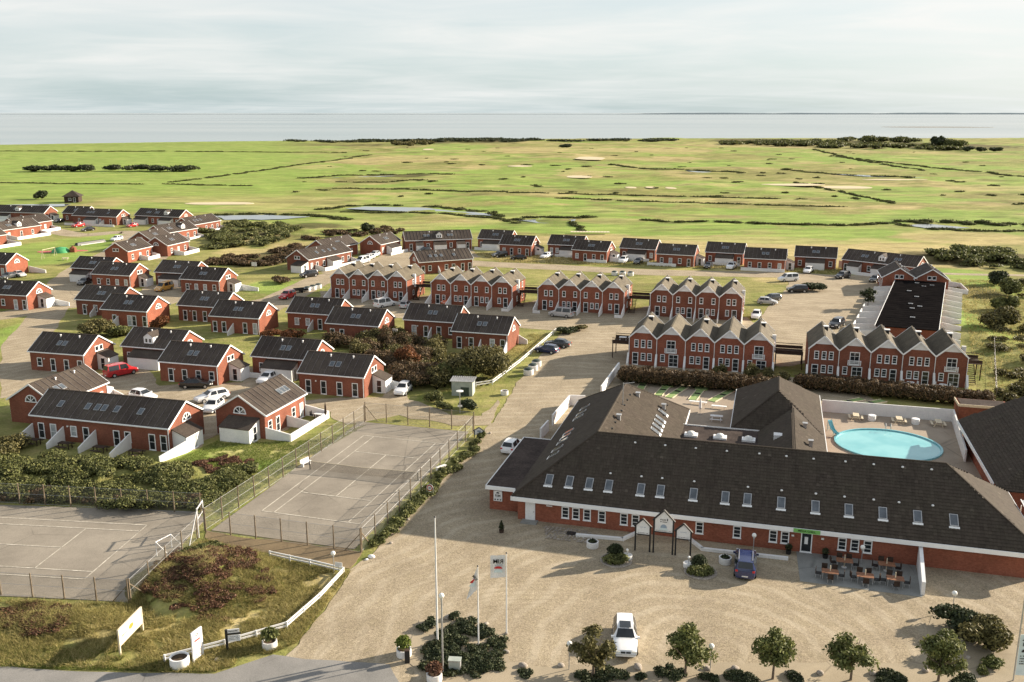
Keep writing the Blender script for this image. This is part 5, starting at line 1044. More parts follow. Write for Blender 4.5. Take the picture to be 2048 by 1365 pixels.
def car(kind, color, label, F, Rr, group='parked cars', cat='car', detail=False, rails=False):
    a, b_ = at(*F), at(*Rr); ang = math.degrees(math.atan2(a[1] - b_[1], a[0] - b_[0])); c = ((a[0] + b_[0]) / 2, (a[1] + b_[1]) / 2)
    o = thing('parked_car' if cat == 'car' else 'parked_van', label, cat, c, ang, group, z=.05)
    bm_, ws, rw_, sw, L, Wd, wr, st = cached(('car', kind), lambda: car_meshes(kind))
    body = put('body', cached(('carb', kind, color), lambda: (lambda m: (m.materials.clear(), m.materials.append(paint(color, PAINT[color])), m)[2])(bm_.copy())), o)
    put('windscreen', ws, o); put('rear_window', rw_, o)
    for m in sw: put('side_windows', m, o)
    ty = cached(('ty', wr), lambda: MB().tube([(0, -.11, 0), (0, .11, 0)], wr, 14).mesh('wheel', M['rubber'], 40)); rim = cached(('rim', wr), lambda: MB().tube([(0, -.118, 0), (0, .118, 0)], wr * .62, 10).mesh('rim', M['steel'], 40))
    for f in (.18, .80):
        for s in (-1, 1): w = put('wheel', ty, o, (L * (.5 - f), s * (Wd / 2 - .1), wr - .02)); put('rim', rim, w)
    hl_ = cached('hl', lambda: MB().box(-.10, .06, -.2, .2, -.07, .07).mesh('headlight', M['lamp'])); tl_ = cached('tl', lambda: MB().box(-.06, .045, -.11, .11, -.08, .08).mesh('tail_light', M['red']))
    zt = st[1][1]
    for s in (-1, 1): put('headlight', hl_, o, (L * .5 - .11, s * Wd * .34, zt - .1)); put('tail_light', tl_, o, (-L * .5 + .06, s * Wd * .38, zt + .05)); put('mirror', cached(('mir', color), lambda: MB().box(-.08, .08, -.1, .1, -.07, .07).mesh('mirror', paint(color, PAINT[color]))), o, (L * .17, s * (Wd / 2 + .06), st[3][1] + .02))
    for x in (L * .5 - .005, -L * .5 + .005): put('number_plate', cached('npl', lambda: MB().box(-.02, .02, -.26, .26, -.055, .055).mesh('number_plate', M['white'])), o, (x, 0, .46))
    if detail:
        MB().box(L * .5 - .05, L * .5 + .012, -.36, -.03, .56, .68).box(L * .5 - .05, L * .5 + .012, .03, .36, .56, .68).build('grille', M['black'], o)
        MB().box(-.62, .28, -.42, .42, st[5][1] + .012, st[5][1] + .036).build('sunroof', M['glass'], o)
    if rails:
        for s in (-1, 1): MB().bar((L * .03, s * Wd * .31, st[5][1] + .06), (-L * .36, s * Wd * .31, st[6][1] + .07), .05, .05).build('roof_rail', M['steel'], o)
    return o
car('estate', 'white', 'white estate car with dark sunroof parked facing us on the forecourt', (1251, 1320), (1248, 1256), detail=True)
car('suv', 'navy', 'dark blue car with roof rails parked nose to the hotel front', (1491, 1118), (1489, 1163), rails=True)
car('hatch', 'white', 'white hatchback seen from behind beside the flat roofed annex', (1037, 889), (1012, 913))
car('hatch', 'white', 'white hatchback facing us beside the brick cottage and thicket', (793, 798), (820, 775))
car('mpv', 'red', 'red people carrier in the yard between cottages', (270, 745), (214, 757), cat='van')
car('saloon', 'black', 'black saloon parked along a brick cottage in the near yard', (420, 775), (366, 776))
car('estate', 'white', 'white estate car behind the gable of the long cottage, farther of two', (400, 806), (448, 796))
car('hatch', 'white', 'white car beside the gable of the long cottage, nearer of two', (412, 832), (442, 810))
car('hatch', 'white', 'white car roof showing above the ridge of the long cottage', (303, 803), (270, 797))
car('hatch', 'white', 'white car roof showing behind the sunlit seamed roof near the court', (520, 772), (552, 757))
car('hatch', 'blue', 'dark blue hatchback parked at the white rail, nearer of two', (1071, 703), (1117, 709))
car('saloon', 'grey', 'dark grey saloon parked at the white rail, farther of two', (1094, 692), (1137, 696))
car('mpv', 'silver', 'silver people carrier in front of the third terrace', (1102, 632), (1143, 636), cat='van')
car('suv', 'red', 'red pickup with a dark trailer on the lane by the first terrace', (560, 602), (590, 592))
car('mpv', 'white', 'white delivery van in front of the first terrace', (786, 611), (754, 617), cat='van')
car('hatch', 'silver', 'silver car half hidden behind the roof right of the white delivery van', (820, 611), (804, 620))
car('hatch', 'orange', 'orange car at the second terrace', (888, 611), (910, 605))
car('mpv', 'yellow', 'yellow van between two brick cottages', (311, 586), (346, 577), cat='van')
car('saloon', 'black', 'black car beside a white shed at the left lane', (155, 574), (183, 564))
car('hatch', 'grey', 'dark car at the far left gable, left of the silver car', (6, 560), (28, 555)); car('saloon', 'silver', 'silver car at the far left gable on the lawn edge', (51, 556), (26, 551))
for F, Rr, k, cl_, lb in (((108, 447), (130, 444), 'hatch', 'black', 'dark car in the far left car park beside white walls'), ((145, 456), (168, 453), 'suv', 'red', 'red car in the far left car park before a low white wall'), ((253, 456), (276, 453), 'hatch', 'red', 'red car at the right end of the low white wall, far left'), ((162, 464), (190, 461), 'saloon', 'black', 'black saloon at the edge of the far left lawn'), ((222, 484), (245, 479), 'estate', 'white', 'white estate on the lane beside the playground'),
        ((601, 557), (635, 552), 'suv', 'black', 'black car at the white terrace wall of the heath cottage'), ((712, 530), (738, 524), 'mpv', 'white', 'white van at the left end of the parked line by the back row'), ((727, 522), (747, 517), 'estate', 'white', 'white car second in the parked line by the back row'), ((741, 516), (758, 511), 'hatch', 'white', 'white car third in the parked line by the back row'), ((752, 512), (772, 506), 'suv', 'black', 'dark car at the right end of the parked line by the back row'),
        ((840, 506), (859, 504), 'hatch', 'black', 'dark car below the long grey brown roof with the dormer'), ((985, 516), (1014, 513), 'suv', 'black', 'black car left of a pair before the back row'), ((1022, 520), (1052, 520), 'saloon', 'black', 'black car right of a pair before the back row'), ((1080, 519), (1106, 513), 'estate', 'white', 'white car between the first and second back row pairs'), ((1237, 530), (1257, 521), 'suv', 'white', 'white car left of the black one before the third back row pair'), ((1267, 532), (1286, 524), 'hatch', 'black', 'black car right of the white one before the third back row pair'),
        ((1409, 541), (1424, 532), 'hatch', 'black', 'black car before the fourth back row pair'), ((1455, 542), (1470, 534), 'suv', 'white', 'white car before the fourth back row pair'), ((1609, 550), (1624, 541), 'estate', 'white', 'white car in front of the wide white shed of the single back row cottage'), ((1670, 560), (1700, 554), 'suv', 'black', 'black car at the corner cottage of the back row, left one'), ((1738, 568), (1761, 560), 'hatch', 'black', 'black car at the corner cottage of the back row, right one'),
        ((1571, 585), (1617, 585), 'suv', 'black', 'black off road car beside the round bush in the gravel yard'), ((1526, 604), (1558, 600), 'estate', 'grey', 'dark estate beside the silver car behind the fourth terrace'), ((1550, 610), (1519, 608), 'hatch', 'silver', 'silver hatchback behind the fourth terrace'), ((1507, 644), (1517, 629), 'hatch', 'white', 'white car between the fourth terrace and the balcony row'), ((1664, 659), (1682, 650), 'suv', 'black', 'black car behind the balcony row near the black roof')):
    car(k, cl_, lb, F, Rr)
car('mpv', 'white', 'white panel van on the grass island of the right gravel yard', (1554, 564), (1598, 562), cat='van')
tr_ = thing('trailer', 'dark flat trailer behind the red pickup', 'trailer', at(602, 585), 28); MB().box(-1.5, 1.5, -.8, .8, .5, .62).box(-1.5, 1.5, -.8, -.74, .63, .95).box(-1.5, 1.5, .74, .8, .63, .95).build('bed', M['black'], tr_); [MB().tube([(x, y - .08, .3), (x, y + .08, .3)], .3, 12).build('wheel', M['rubber'], tr_) for x in (0,) for y in (-.9, .9)]; MB().bar((1.5, 0, .5), (2.6, 0, .45), .08, .08).build('drawbar', M['steel'], tr_)

# ------------------------------------------------------------------ tubs, bins, planters, lamps
tub = lambda: cached('tub', lambda: MB().lathe([(0, .0), (.52, 0), (.56, .08), (.56, .62), (.47, .62), (.47, .5), (0, .5)], 20).mesh('tub', M['white'], 40))
def planter(px, label, plant=None, s=1.0, seed=1):
    o = thing('planter', label, 'planter', at(*px)); q = put('tub', tub(), o); q.scale = (s, s, s)
    e = MB().lathe([(0, .52 * s), (.46 * s, .52 * s)], 16).build('soil', M['soil'], o)
    if plant: put('plant', leaf_mesh('plant', plant[1], plant[2], plant[3], M[plant[0]], seed, core=.6), o)
    return o
low = lambda z=.62: [(0, 0, z, .36, .36, .14)]
planter((1185, 1095), 'white planter tub left of the sign portal', ('leaf_dark', low(), 160, .1)); planter((1450, 1127), 'white planter tub beside the dark blue car', ('leaf_dark', low(), 160, .1))
planter((808, 1312), 'white planter with a feathery shrub at the corner of the flag bed', ('grass_green', [(0, 0, 1.0, .55, .55, .6)], 500, .13)); planter((360, 1332), 'large white planter ring beside the roadside signs', ('leaf_green', [(0, 0, .5, .5, .5, .1)], 240, .1), 1.25)
planter((540, 1296), 'white planter with a small palm like shrub by the road mouth', ('leaf_bright', [(0, 0, 1.1, .65, .65, .45)], 380, .16)); planter((1009, 790), 'white planter on the gravel road bend'); planter((869, 1362), 'white planter with brown shrub at the tall lamp foot', ('leaf_heather', [(0, 0, .95, .6, .6, .45)], 420, .12))
def bin_(px, label):
    o = thing('waste_tub', label, 'bin', at(*px), 0, 'round waste tubs'); MB_ = cached('bint', lambda: MB().lathe([(.0, 0), (.72, 0), (.78, .1), (.78, .85), (.7, .88)], 20).mesh('tub', M['white'], 40)); put('tub', MB_, o); put('lid', cached('binl', lambda: MB().lathe([(.72, .88), (.7, .96), (.45, 1.12), (0, 1.16)], 20).mesh('lid', M['darkgreen'], 60)), o)
for p_, l_ in (((1057, 750), 'white waste tub with dark lid by the road, front one of three'), ((1066, 741), 'white waste tub with dark lid by the road, middle one of three'), ((1073, 733), 'white waste tub with dark lid by the road, rear one of three'), ((1229, 551), 'left waste tub of three on the grass behind the third terrace'), ((1245, 551), 'middle waste tub of three on the grass behind the third terrace'), ((1261, 552), 'right waste tub of three on the grass behind the third terrace'), ((615, 583), 'left waste tub of three by the first terrace'), ((626, 580), 'middle waste tub of three by the first terrace'), ((637, 577), 'right waste tub of three by the first terrace')): bin_(p_, l_)
def globe(base, top, label, r=.21, rad=.035, tubbase=False):
    xy = at(*base); h = zrow(xy, top[1]); o = thing('globe_lamp', label, 'lamp', xy, 0, 'globe lamps'); MB().tube([(0, 0, 0), (0, 0, h - r * .8)], rad, 8).build('post', M['steel'], o)
    put('globe', cached(('gl', r), lambda: MB().lathe([(r * math.sin(math.pi * k / 10) + 1e-4, -r * math.cos(math.pi * k / 10)) for k in range(11)], 16).mesh('globe', M['lamp'], 180)), o, (0, 0, h)); MB().lathe([(.09, 0), (.08, .12), (.03, .16)], 10, c=(0, 0, h - r - .1)).build('collar', M['steel'], o)
    if tubbase: put('tub', tub(), o).scale = (.85, .85, .7)
globe((1506, 1108), (1508, 1071), 'globe lamp in the front bed behind the dark blue car'); globe((1722, 1132), (1726, 1095), 'globe lamp between the patio tables'); globe((1905, 1222), (1908, 1187), 'globe lamp over the dark bush at the right')
globe((1138, 1341), (1138, 1288), 'globe lamp left of the forecourt trees'); globe((1420, 1345), (1422, 1293), 'globe lamp between the second and third forecourt trees'); globe((668, 1147), (667, 1107), 'globe lamp at the bend of the white rail'); globe((886, 1352), (877, 1192), 'tall globe lamp beside the bare flagpole', .2, .06)
globe((1254, 1119), (1256, 1100), 'small lamp on a white tub left of the portal island', .12, .03, True); globe((1377, 1135), (1379, 1115), 'small lamp on a white tub right of the portal island', .12, .03, True)
xy = at(920, 827); o = thing('street_lamp', 'disc headed street lamp in the bushes beside the grey hut', 'lamp', xy); hh = zrow(xy, 783); MB().tube([(0, 0, 0), (0, 0, hh)], .05, 8).build('post', M['steel'], o); MB().lathe([(.05, -.25), (.2, -.05), (.5, 0), (.5, .06), (0, .14)], 16, c=(0, 0, hh)).build('lamp_head', M['lamp'], o); MB().box(-.3, .3, -.02, .02, .9, 1.15).build('sign_plate', M['white'], o)

# ------------------------------------------------------------------ writing
def text(par, body, size, mat, loc, rot, name='lettering', ext=.004, align='CENTER', mirror=False):
    cu = bpy.data.curves.new(name, 'FONT'); cu.body = body; cu.size = size; cu.align_x = align; cu.align_y = 'CENTER'; cu.extrude = ext; cu.offset = size * .012
    tmp = bpy.data.objects.new('tmp', cu); COL.objects.link(tmp); me = bpy.data.meshes.new_from_object(tmp.evaluated_get(bpy.context.evaluated_depsgraph_get())); bpy.data.objects.remove(tmp); me.materials.clear(); me.materials.append(M[mat])
    o = put(name, me, par, loc); o.rotation_euler = rot; 
    if mirror: o.scale = (-1, 1, 1)
    return o
UP = (math.pi / 2, 0, 0)
def dashes(par, x0, x1, y, z, h, mat, n, seed, name='lettering'):
    """lines of print too small to read in the photograph"""
    r = random.Random(seed); b = MB(); x = x0; st = (x1 - x0) / n
    for k in range(n):
        if r.random() < .85: b.box(x, x + st * r.uniform(.45, .8), y - .006, y, z - h * r.uniform(.3, .55), z + h * r.uniform(.3, .55))
        x += st
    return b.build(name, M[mat], par)
def halfdisc(par, x, y, z, r, mat, n=14, name='emblem', s=1.0):
    b = MB(); P = [(x + r * math.cos(math.pi * k / n), z + s * r * math.sin(math.pi * k / n)) for k in range(n + 1)]; b.add([(p, y, q) for p, q in P], [tuple(range(n + 1))]); return b.build(name, M[mat], par)
# portal of three house shaped signs
portal = thing('sign_portal', 'portal of three white house shaped signs on black posts before the hotel entrance', 'sign', at(1322, 1108), ANG)
def psign(cx_, w, z0, ze, za, big):
    for s in (-1, 1): MB().box(cx_ + s * (w / 2 + .07) - .07, cx_ + s * (w / 2 + .07) + .07, -.07, .07, 0, ze + .05).build('post', M['black'], portal)
    b = MB().add([(cx_ - w / 2, -.03, z0), (cx_ + w / 2, -.03, z0), (cx_ + w / 2, -.03, ze), (cx_, -.03, za), (cx_ - w / 2, -.03, ze), (cx_ - w / 2, .03, z0), (cx_ + w / 2, .03, z0), (cx_ + w / 2, .03, ze), (cx_, .03, za), (cx_ - w / 2, .03, ze)], [(0, 1, 2, 3, 4), (9, 8, 7, 6, 5), (0, 5, 6, 1)])
    bd = b.build('board', M['white'], portal)
    for s in (-1, 1): MB().bar((cx_ + s * (w / 2 + .2), 0, ze - .08), (cx_, 0, za + .06), .24, .1).build('roof_board', M['black'], portal)
    MB().box(cx_ - w / 2, cx_ + w / 2, -.05, .05, z0 - .1, z0 - .002).build('bottom_rail', M['black'], portal)
    if big: 
        dashes(bd, cx_ - .33, cx_ + .22, -.04, ze + .02, .13, 'black', 6, 3); dashes(bd, cx_ - .33, cx_ + .3, -.04, ze - .18, .1, 'black', 9, 5); MB().box(cx_ + .27, cx_ + .36, -.045, -.04, ze - .06, ze + .16).build('lettering', M['black'], bd)
        halfdisc(bd, cx_, -.04, z0 + .38, .30, 'greyblue', s=1.15); halfdisc(bd, cx_, -.036, z0 + .16, .42, 'paleblue', s=.6, name='emblem'); dashes(bd, cx_ - .68, cx_ + .68, -.04, z0 + .1, .06, 'black', 26, 8)
    else:
        dashes(bd, cx_ - .28, cx_ + .28, -.04, ze - .12, .06, 'greyblue', 9, int(cx_ * 10)); dashes(bd, cx_ - .5, cx_ + .5, -.04, z0 + .12, .06, 'black', 20, int(cx_ * 9))
psign(-1.72, 1.2, 1.75, 2.55, 3.2, 0); psign(.15, 1.6, 2.2, 3.35, 4.25, 1); psign(1.95, 1.2, 1.75, 2.5, 3.15, 0)
# banner on the fascia and wall sign
bn = thing('green_banner', 'green banner on the white fascia above the glass door', 'banner', grid(4.66, 82.47), ANG); MB().box(-1.16, 1.16, -.02, 0, 2.22, 2.6).build('cloth', M['sign_green'], bn); text(bn, 'MEGA CHILL', .27, 'leaf_dark', (0, -.03, 2.41), UP)
sg = thing('wall_sign', 'white wall sign with black lettering and emblem on the flat roofed annex', 'sign', grid(-25.1, 84.6), ANG); zt = 2.12; MB().box(-.45, .45, -.03, .03, zt - 1.1, zt).build('board', M['white'], sg); text(sg, 'RIM', .36, 'black', (0, -.04, zt - .52), UP); halfdisc(sg, 0, -.04, zt - .28, .17, 'black'); dashes(sg, -.36, .36, -.04, zt - .74, .04, 'greyblue', 12, 2); [MB().box(x - .07, x + .07, -.045, -.03, zt - 1.0, zt - .86).build('pictogram', M['black'], sg) for x in (-.28, 0, .28)]; b = MB(); [b.box(x - .04, x + .04, .031, .1, zt - .9, zt - .2) for x in (-.3, .3)]; b.build('bracket', M['black'], sg)
# flagpoles
def pole(base, top, label, r=.06):
    xy = at(*base); h = zrow(xy, top[1]); o = thing('flagpole', label, 'flagpole', xy); MB().tube([(0, 0, 0), (0, 0, h * .5), (0, 0, h)], [r, r * .85, r * .55], 10).build('mast', M['white'], o); MB().lathe([(.001, -.1), (.08, 0), (.001, .1)], 8, c=(0, 0, h + .06)).build('finial', M['black'], o); MB().lathe([(0, 0), (.16, 0), (.16, .12), (.09, .16)], 10).build('foot', M['stone'], o); return xy, h
pole((875, 1288), (863, 1036), 'tallest white flagpole, without a flag, in the planted island', .085)
x2, h2 = pole((957, 1291), (943, 1134), 'white flagpole with a hanging flag in the planted island'); x3, h3 = pole((1013, 1269), (1014, 1108), 'white flagpole with a spread flag at the right end of the island')
def flag(xy, h, w, hh, droop, label, n=14, amp=.07):
    o = thing('flag', label, 'flag', (xy[0] - .07, xy[1]), 0, z=h - hh - .1); V, F = [], []
    for i in range(n + 1):
        f = i / n; x = -w * f * (1 - .3 * droop); y = amp * math.sin(f * 9) * f; dz = -droop * f * hh * .55 - .1 * f * f
        for k in range(9): V.append((x * (1 - droop * (.55 * k / 8)), y + .05 * math.sin(k * .9) * f, k / 8 * hh * (1 - .25 * droop * f) + dz))
    for i in range(n):
        for k in range(8): F.append((i * 9 + k, i * 9 + k + 1, (i + 1) * 9 + k + 1, (i + 1) * 9 + k))
    # printed emblem and letters are faces of the cloth just proud of it
    MB().add(V, F).build('cloth', M['cloth'], o, 180); return o
f3 = flag(x3, h3, 1.15, 1.85, 0.0, 'spread white flag with black mirrored letters and a red half sun')
text(f3, 'RIM', .5, 'black', (-.55, -.13, 1.36), UP, mirror=True); text(f3, 'RESTA', .2, 'greyblue', (-.5, -.13, 1.08), UP, mirror=True); halfdisc(f3, -.55, -.13, .78, .32, 'red', s=.6); halfdisc(f3, -.55, -.125, .46, .34, 'paleblue', s=.85)
f2 = flag(x2, h2, 1.1, 1.75, .85, 'white flag hanging limp with black letters and grey print'); text(f2, 'RIM', .3, 'black', (-.16, -.12, 1.0), (math.pi / 2, R(55), 0), mirror=True); MB().add([(-.55, -.11, .62), (-.35, -.11, .55), (-.16, -.11, .85), (-.25, -.11, .9)], [(0, 1, 2, 3)]).build('emblem', M['red'], f2); MB().add([(-.62, -.11, .3), (-.2, -.11, .3), (-.12, -.11, .62), (-.4, -.11, .55)], [(0, 1, 2, 3)]).build('emblem', M['paleblue'], f2)
# banner pole at the right edge
xy = at(2026, 1363); o = thing('banner_pole', 'pole with pale blue vertical banner cut by the right picture edge', 'banner', xy, 0); h = zrow(xy, 1180); MB().tube([(0, 0, 0), (0, 0, h)], .05, 8).build('mast', M['steel'], o); za_b, zb_b = zrow(xy, 1350), zrow(xy, 1270); MB().slab([(.08, -.02, za_b), (1.2, -.02, za_b - .1), (1.2, -.02, zb_b + .1), (.08, -.02, zb_b)], .03).build('cloth', M['paleblue'], o); text(o, 'RIM', .4, 'black', (.62, -.06, zb_b - .75), UP); halfdisc(o, .55, -.06, zb_b - 1.35, .28, 'black', s=.9); [dashes(o, .22, .95, -.06, zb_b - 1.65 - k * .2, .1, 'black', 7, 40 + k) for k in range(4)]; MB().bar((.25, -.06, zb_b - .4), (1.0, -.06, zb_b - .42), .05, .05).build('lettering', M['black'], o)
# roadside signs
def two_post(a, b_, ztop, zbot, label, mat, cat='sign', pm='cream', name='roadside_sign'):
    p, q = at(*a), at(*b_); o = thing(name, label, cat, p, math.degrees(math.atan2(q[1] - p[1], q[0] - p[0]))); L = math.hypot(q[0] - p[0], q[1] - p[1]); z0 = float(hgt(*p)) * 0
    bd = MB().box(.05, L - .05, -.03, .03, zbot, ztop).build('board', M[mat], o); [MB().box(x - .06, x + .06, -.06, .06, -.2, ztop + .06).build('post', M[pm], o) for x in (0, L)]; MB().box(.06, L - .06, -.05, .05, ztop, ztop + .08).box(.06, L - .06, -.05, .05, zbot - .08, zbot).build('frame', M[pm], o); return o, bd, L
o, bd, L = two_post((241, 1310), (286, 1262), 2.0, .75, 'cream billboard on two posts in the heath beside the road', 'sign_yellow', name='billboard'); b = MB(); b.lathe([(0, 0), (.34, 0)], 12); q = b.build('emblem', M['orange'], bd); q.location = (L * .52, -.04, 1.4); q.rotation_euler = (math.pi / 2, 0, 0); q.scale = (1, .6, 1); dashes(bd, L * .12, L * .38, -.035, 1.3, .12, 'orange', 6, 21)
o, bd, L = two_post((388, 1326), (406, 1312), 2.35, .25, 'tall white sign board with red print beside the planter ring', 'white', pm='white', name='info_sign'); b = MB().box(L * .2, L * .8, -.04, -.031, 1.55, 1.68).build('print', M['red'], bd); [dashes(bd, L * .15, L * .85, -.036, .9 - .13 * k, .05, 'orange', 12, 60 + k) for k in range(5)]; b = MB().lathe([(.08, 0), (.13, 0)], 12).build('emblem', M['black'], bd); b.location = (L * .5, -.04, 2.05); b.rotation_euler = (math.pi / 2, 0, 0)
o = thing('direction_sign', 'small black post with white sign plates behind the white rail', 'sign', at(455, 1302), 12); MB().box(-.09, .09, -.09, .09, 0, 1.75).build('post', M['black'], o); MB().box(.1, 1.0, -.03, .03, .75, 1.25).build('plate', M['white'], o); MB().box(.1, 1.05, -.04, .04, 1.3, 1.42).build('plate', M['black'], o); q = MB().box(.1, .95, -.03, .03, 1.46, 1.75).build('plate', M['white'], o); dashes(q, .2, .85, -.035, 1.6, .1, 'black', 7, 9); [dashes(o, .2, .9, -.036, 1.15 - k * .12, .05, 'black', 12, 70 + k) for k in range(3)]
o = thing('house_sign', 'black framed house shaped sign at the corner of the tennis court', 'sign', at(958, 876), ANG + 3); zt = zrow(at(958, 876), 856); bd = MB().add([(-.55, 0, .35), (.55, 0, .35), (.55, 0, zt - .35), (0, 0, zt), (-.55, 0, zt - .35), (-.55, .06, .35), (.55, .06, .35), (.55, .06, zt - .35), (0, .06, zt), (-.55, .06, zt - .35)], [(0, 1, 2, 3, 4), (9, 8, 7, 6, 5)]).build('board', M['white'], o); [MB().box(s * .6 - .05, s * .6 + .05, -.05, .1, 0, zt - .35).build('post', M['black'], o) for s in (-1, 1)]; [MB().bar((s * .72, .02, zt - .42), (0, .02, zt + .05), .16, .08).build('roof_board', M['black'], o) for s in (-1, 1)]; halfdisc(bd, 0, -.01, .75, .22, 'blue_print' if 'blue_print' in M else 'greyblue', s=1.0); dashes(bd, -.25, .3, -.01, zt - .4, .08, 'black', 6, 4)
o = thing('speed_sign', 'round speed sign showing 20 on an arched frame at the court hedge', 'sign', at(860, 996), ANG); MB().tube([(-.36, 0, 0), (-.36, 0, 1.15), (-.25, 0, 1.4), (0, 0, 1.52), (.25, 0, 1.4), (.36, 0, 1.15), (.36, 0, 0)], .035, 6).build('frame', M['steel'], o); q = MB().lathe([(0, 0), (.3, 0), (.3, .02), (0, .02)], 20).build('disc', M['red'], o); q.location = (0, -.03, 1.12); q.rotation_euler = (math.pi / 2, 0, 0); q2 = MB().lathe([(0, .025), (.23, .025)], 20).build('disc_face', M['white'], q); text(o, '20', .28, 'black', (0, -.07, 1.12), UP); MB().box(-.3, .3, -.03, 0, .5, .72).build('plate', M['white'], o)
o = thing('rail_sign', 'small white plate on a post beside the globe lamp at the rail bend', 'sign', at(678, 1148), ANG); MB().tube([(0, 0, 0), (0, 0, 1.0)], .03, 6).build('post', M['steel'], o); MB().box(-.35, .35, -.03, 0, .72, 1.1).build('plate', M['white'], o)

# ------------------------------------------------------------------ fences and rails
m_wire = NT('chain_link'); wv1 = m_wire.pos('object')
sx_ = m_wire.new('ShaderNodeSeparateXYZ'); m_wire.l.new(wv1, sx_.inputs[0])
def _dg(op):
    a = m_wire.math('MULTIPLY', m_wire.math(op, sx_.outputs[0], sx_.outputs[2]), 9.0); fr = m_wire.math('FRACT', a); return m_wire.math('LESS_THAN', fr, .09)
cov = m_wire.math('MAXIMUM', _dg('ADD'), _dg('SUBTRACT'))
mw = m_wire.out((.16, .16, .14), .6, .4); trn = m_wire.new('ShaderNodeBsdfTransparent'); mxs = m_wire.new('ShaderNodeMixShader'); m_wire.l.new(cov, mxs.inputs[0]); m_wire.l.new(trn.outputs[0], mxs.inputs[1]); m_wire.l.new(m_wire.b.outputs[0], mxs.inputs[2]); m_wire.l.new(mxs.outputs[0], m_wire.n['Material Output'].inputs[0])
def fence(label, px, h, braces=(), name='court_fence', gap=()):
    P = [at(*q) for q in px]; o = thing(name, label, 'fence', P[0]); x0, y0 = P[0]
    pm = cached(('post', h), lambda: MB().tube([(0, 0, -.2), (0, 0, h)], [.075, .06], 7).mesh('post', M['post_wood'], 60))
    for i, (x, y) in enumerate(P): put('post', pm, o, (x - x0, y - y0, 0))
    for i in range(len(P) - 1):
        if i in gap: continue
        (xa, ya), (xb, yb) = P[i], P[i + 1]; L = math.hypot(xb - xa, yb - ya); q = MB().add([(0, 0, .05), (L, 0, .05), (L, 0, h - .1), (0, 0, h - .1)], [(0, 1, 2, 3)]).build('wire_mesh', mw, o); q.location = (xa - x0, ya - y0, 0); q.rotation_euler = (0, 0, math.atan2(yb - ya, xb - xa))
    wr = MB(); [wr.tube([(P[i][0] - x0, P[i][1] - y0, z), (P[i + 1][0] - x0, P[i + 1][1] - y0, z)], .012, 4) for i in range(len(P) - 1) if i not in gap for z in (.1, h * .5, h - .1)]; wr.build('straining_wire', M['steel'], o)
    for i, (dx_, dy_) in braces: MB().bar((P[i][0] - x0, P[i][1] - y0, h * .8), (P[i][0] - x0 + dx_, P[i][1] - y0 + dy_, 0), .08, .08).build('brace', M['post_wood'], o)
    return o
def lerp_px(a, b_, n): return [(a[0] + (b_[0] - a[0]) * k / n, a[1] + (b_[1] - a[1]) * k / n) for k in range(n + 1)]
def ground_lerp(a, b_, n):
    p, q = at(*a), at(*b_); return [(p[0] + (q[0] - p[0]) * k / n, p[1] + (q[1] - p[1]) * k / n) for k in range(n + 1)]
_at = at
def fence_w(label, pts, h, **kw):
    global at
    at = lambda x, y, z=0: (x, y); r = fence(label, pts, h, **kw); at = _at; return r
ca, cb, cc_, cd = (731, 842), (948, 863), (724, 1104), (410, 1062)
fence_w('tennis court fence along the lane behind the court', ground_lerp(ca, cb, 5), 2.6, braces=[(0, (1.6, -.2)), (5, (-1.6, .3))])
fence_w('tennis court fence beside the road and the hedge strip', ground_lerp((946, 868), cc_, 11), 2.4, braces=[(11, (.5, 1.6))])
fence_w('tennis court fence between the two courts and the cottage lawn', ground_lerp((729, 845), cd, 12), 2.4)
fence_w('tennis court fence along the bare strip near the heath', ground_lerp((412, 1064), (722, 1106), 6), 2.4, braces=[(6, (-1.6, .4))])
fence_w('left court fence in front of the shrub bank', ground_lerp((-60, 1003), (402, 1028), 9), 2.3)
fence_w('left court fence along the heath mound', ground_lerp((395, 1078), (262, 1206), 4), 2.2, braces=[(4, (.9, 1.3)), (4, (-1.6, .1))])
fence_w('left court fence along the lower edge of the asphalt', ground_lerp((258, 1207), (-60, 1187), 5), 2.2)
gt = thing('court_gate', 'white gate frame between the two tennis courts', 'gate', at(405, 1072)); p = [Vector((*at(*q), 0)) - Vector((*at(405, 1072), 0)) for q in ((409, 1058), (398, 1076), (378, 1096))]; b = MB()
for q in p[:2]: b.tube([q, q + Vector((0, 0, 3.0))], .06, 8)
b.bar(p[0] + Vector((0, 0, 2.9)), p[1] + Vector((0, 0, 2.9)), .08, .08).bar(p[0] + Vector((0, 0, 1.9)), p[1] + Vector((0, 0, 1.9)), .06, .06).bar(p[1] + Vector((0, 0, 2.8)), p[2], .07, .07); b.build('frame', M['white'], gt)
nt = thing('tennis_net', 'dark tennis net across the right court', 'net', at(620, 940)); p0 = Vector((0, 0, 0)); p1 = Vector((*at(836, 963), 0)) - Vector((*at(620, 940), 0))
m_net = NT('net_cord'); s_ = m_net.new('ShaderNodeSeparateXYZ'); m_net.l.new(m_net.pos('object'), s_.inputs[0]); g_ = m_net.math('MAXIMUM', m_net.math('LESS_THAN', m_net.math('FRACT', m_net.math('MULTIPLY', s_.outputs[0], 14)), .22), m_net.math('LESS_THAN', m_net.math('FRACT', m_net.math('MULTIPLY', s_.outputs[2], 14)), .22)); mnt = m_net.out((.02, .02, .02), .8, .2); tr2 = m_net.new('ShaderNodeBsdfTransparent'); mm2 = m_net.new('ShaderNodeMixShader'); m_net.l.new(g_, mm2.inputs[0]); m_net.l.new(tr2.outputs[0], mm2.inputs[1]); m_net.l.new(m_net.b.outputs[0], mm2.inputs[2]); m_net.l.new(mm2.outputs[0], m_net.n['Material Output'].inputs[0])
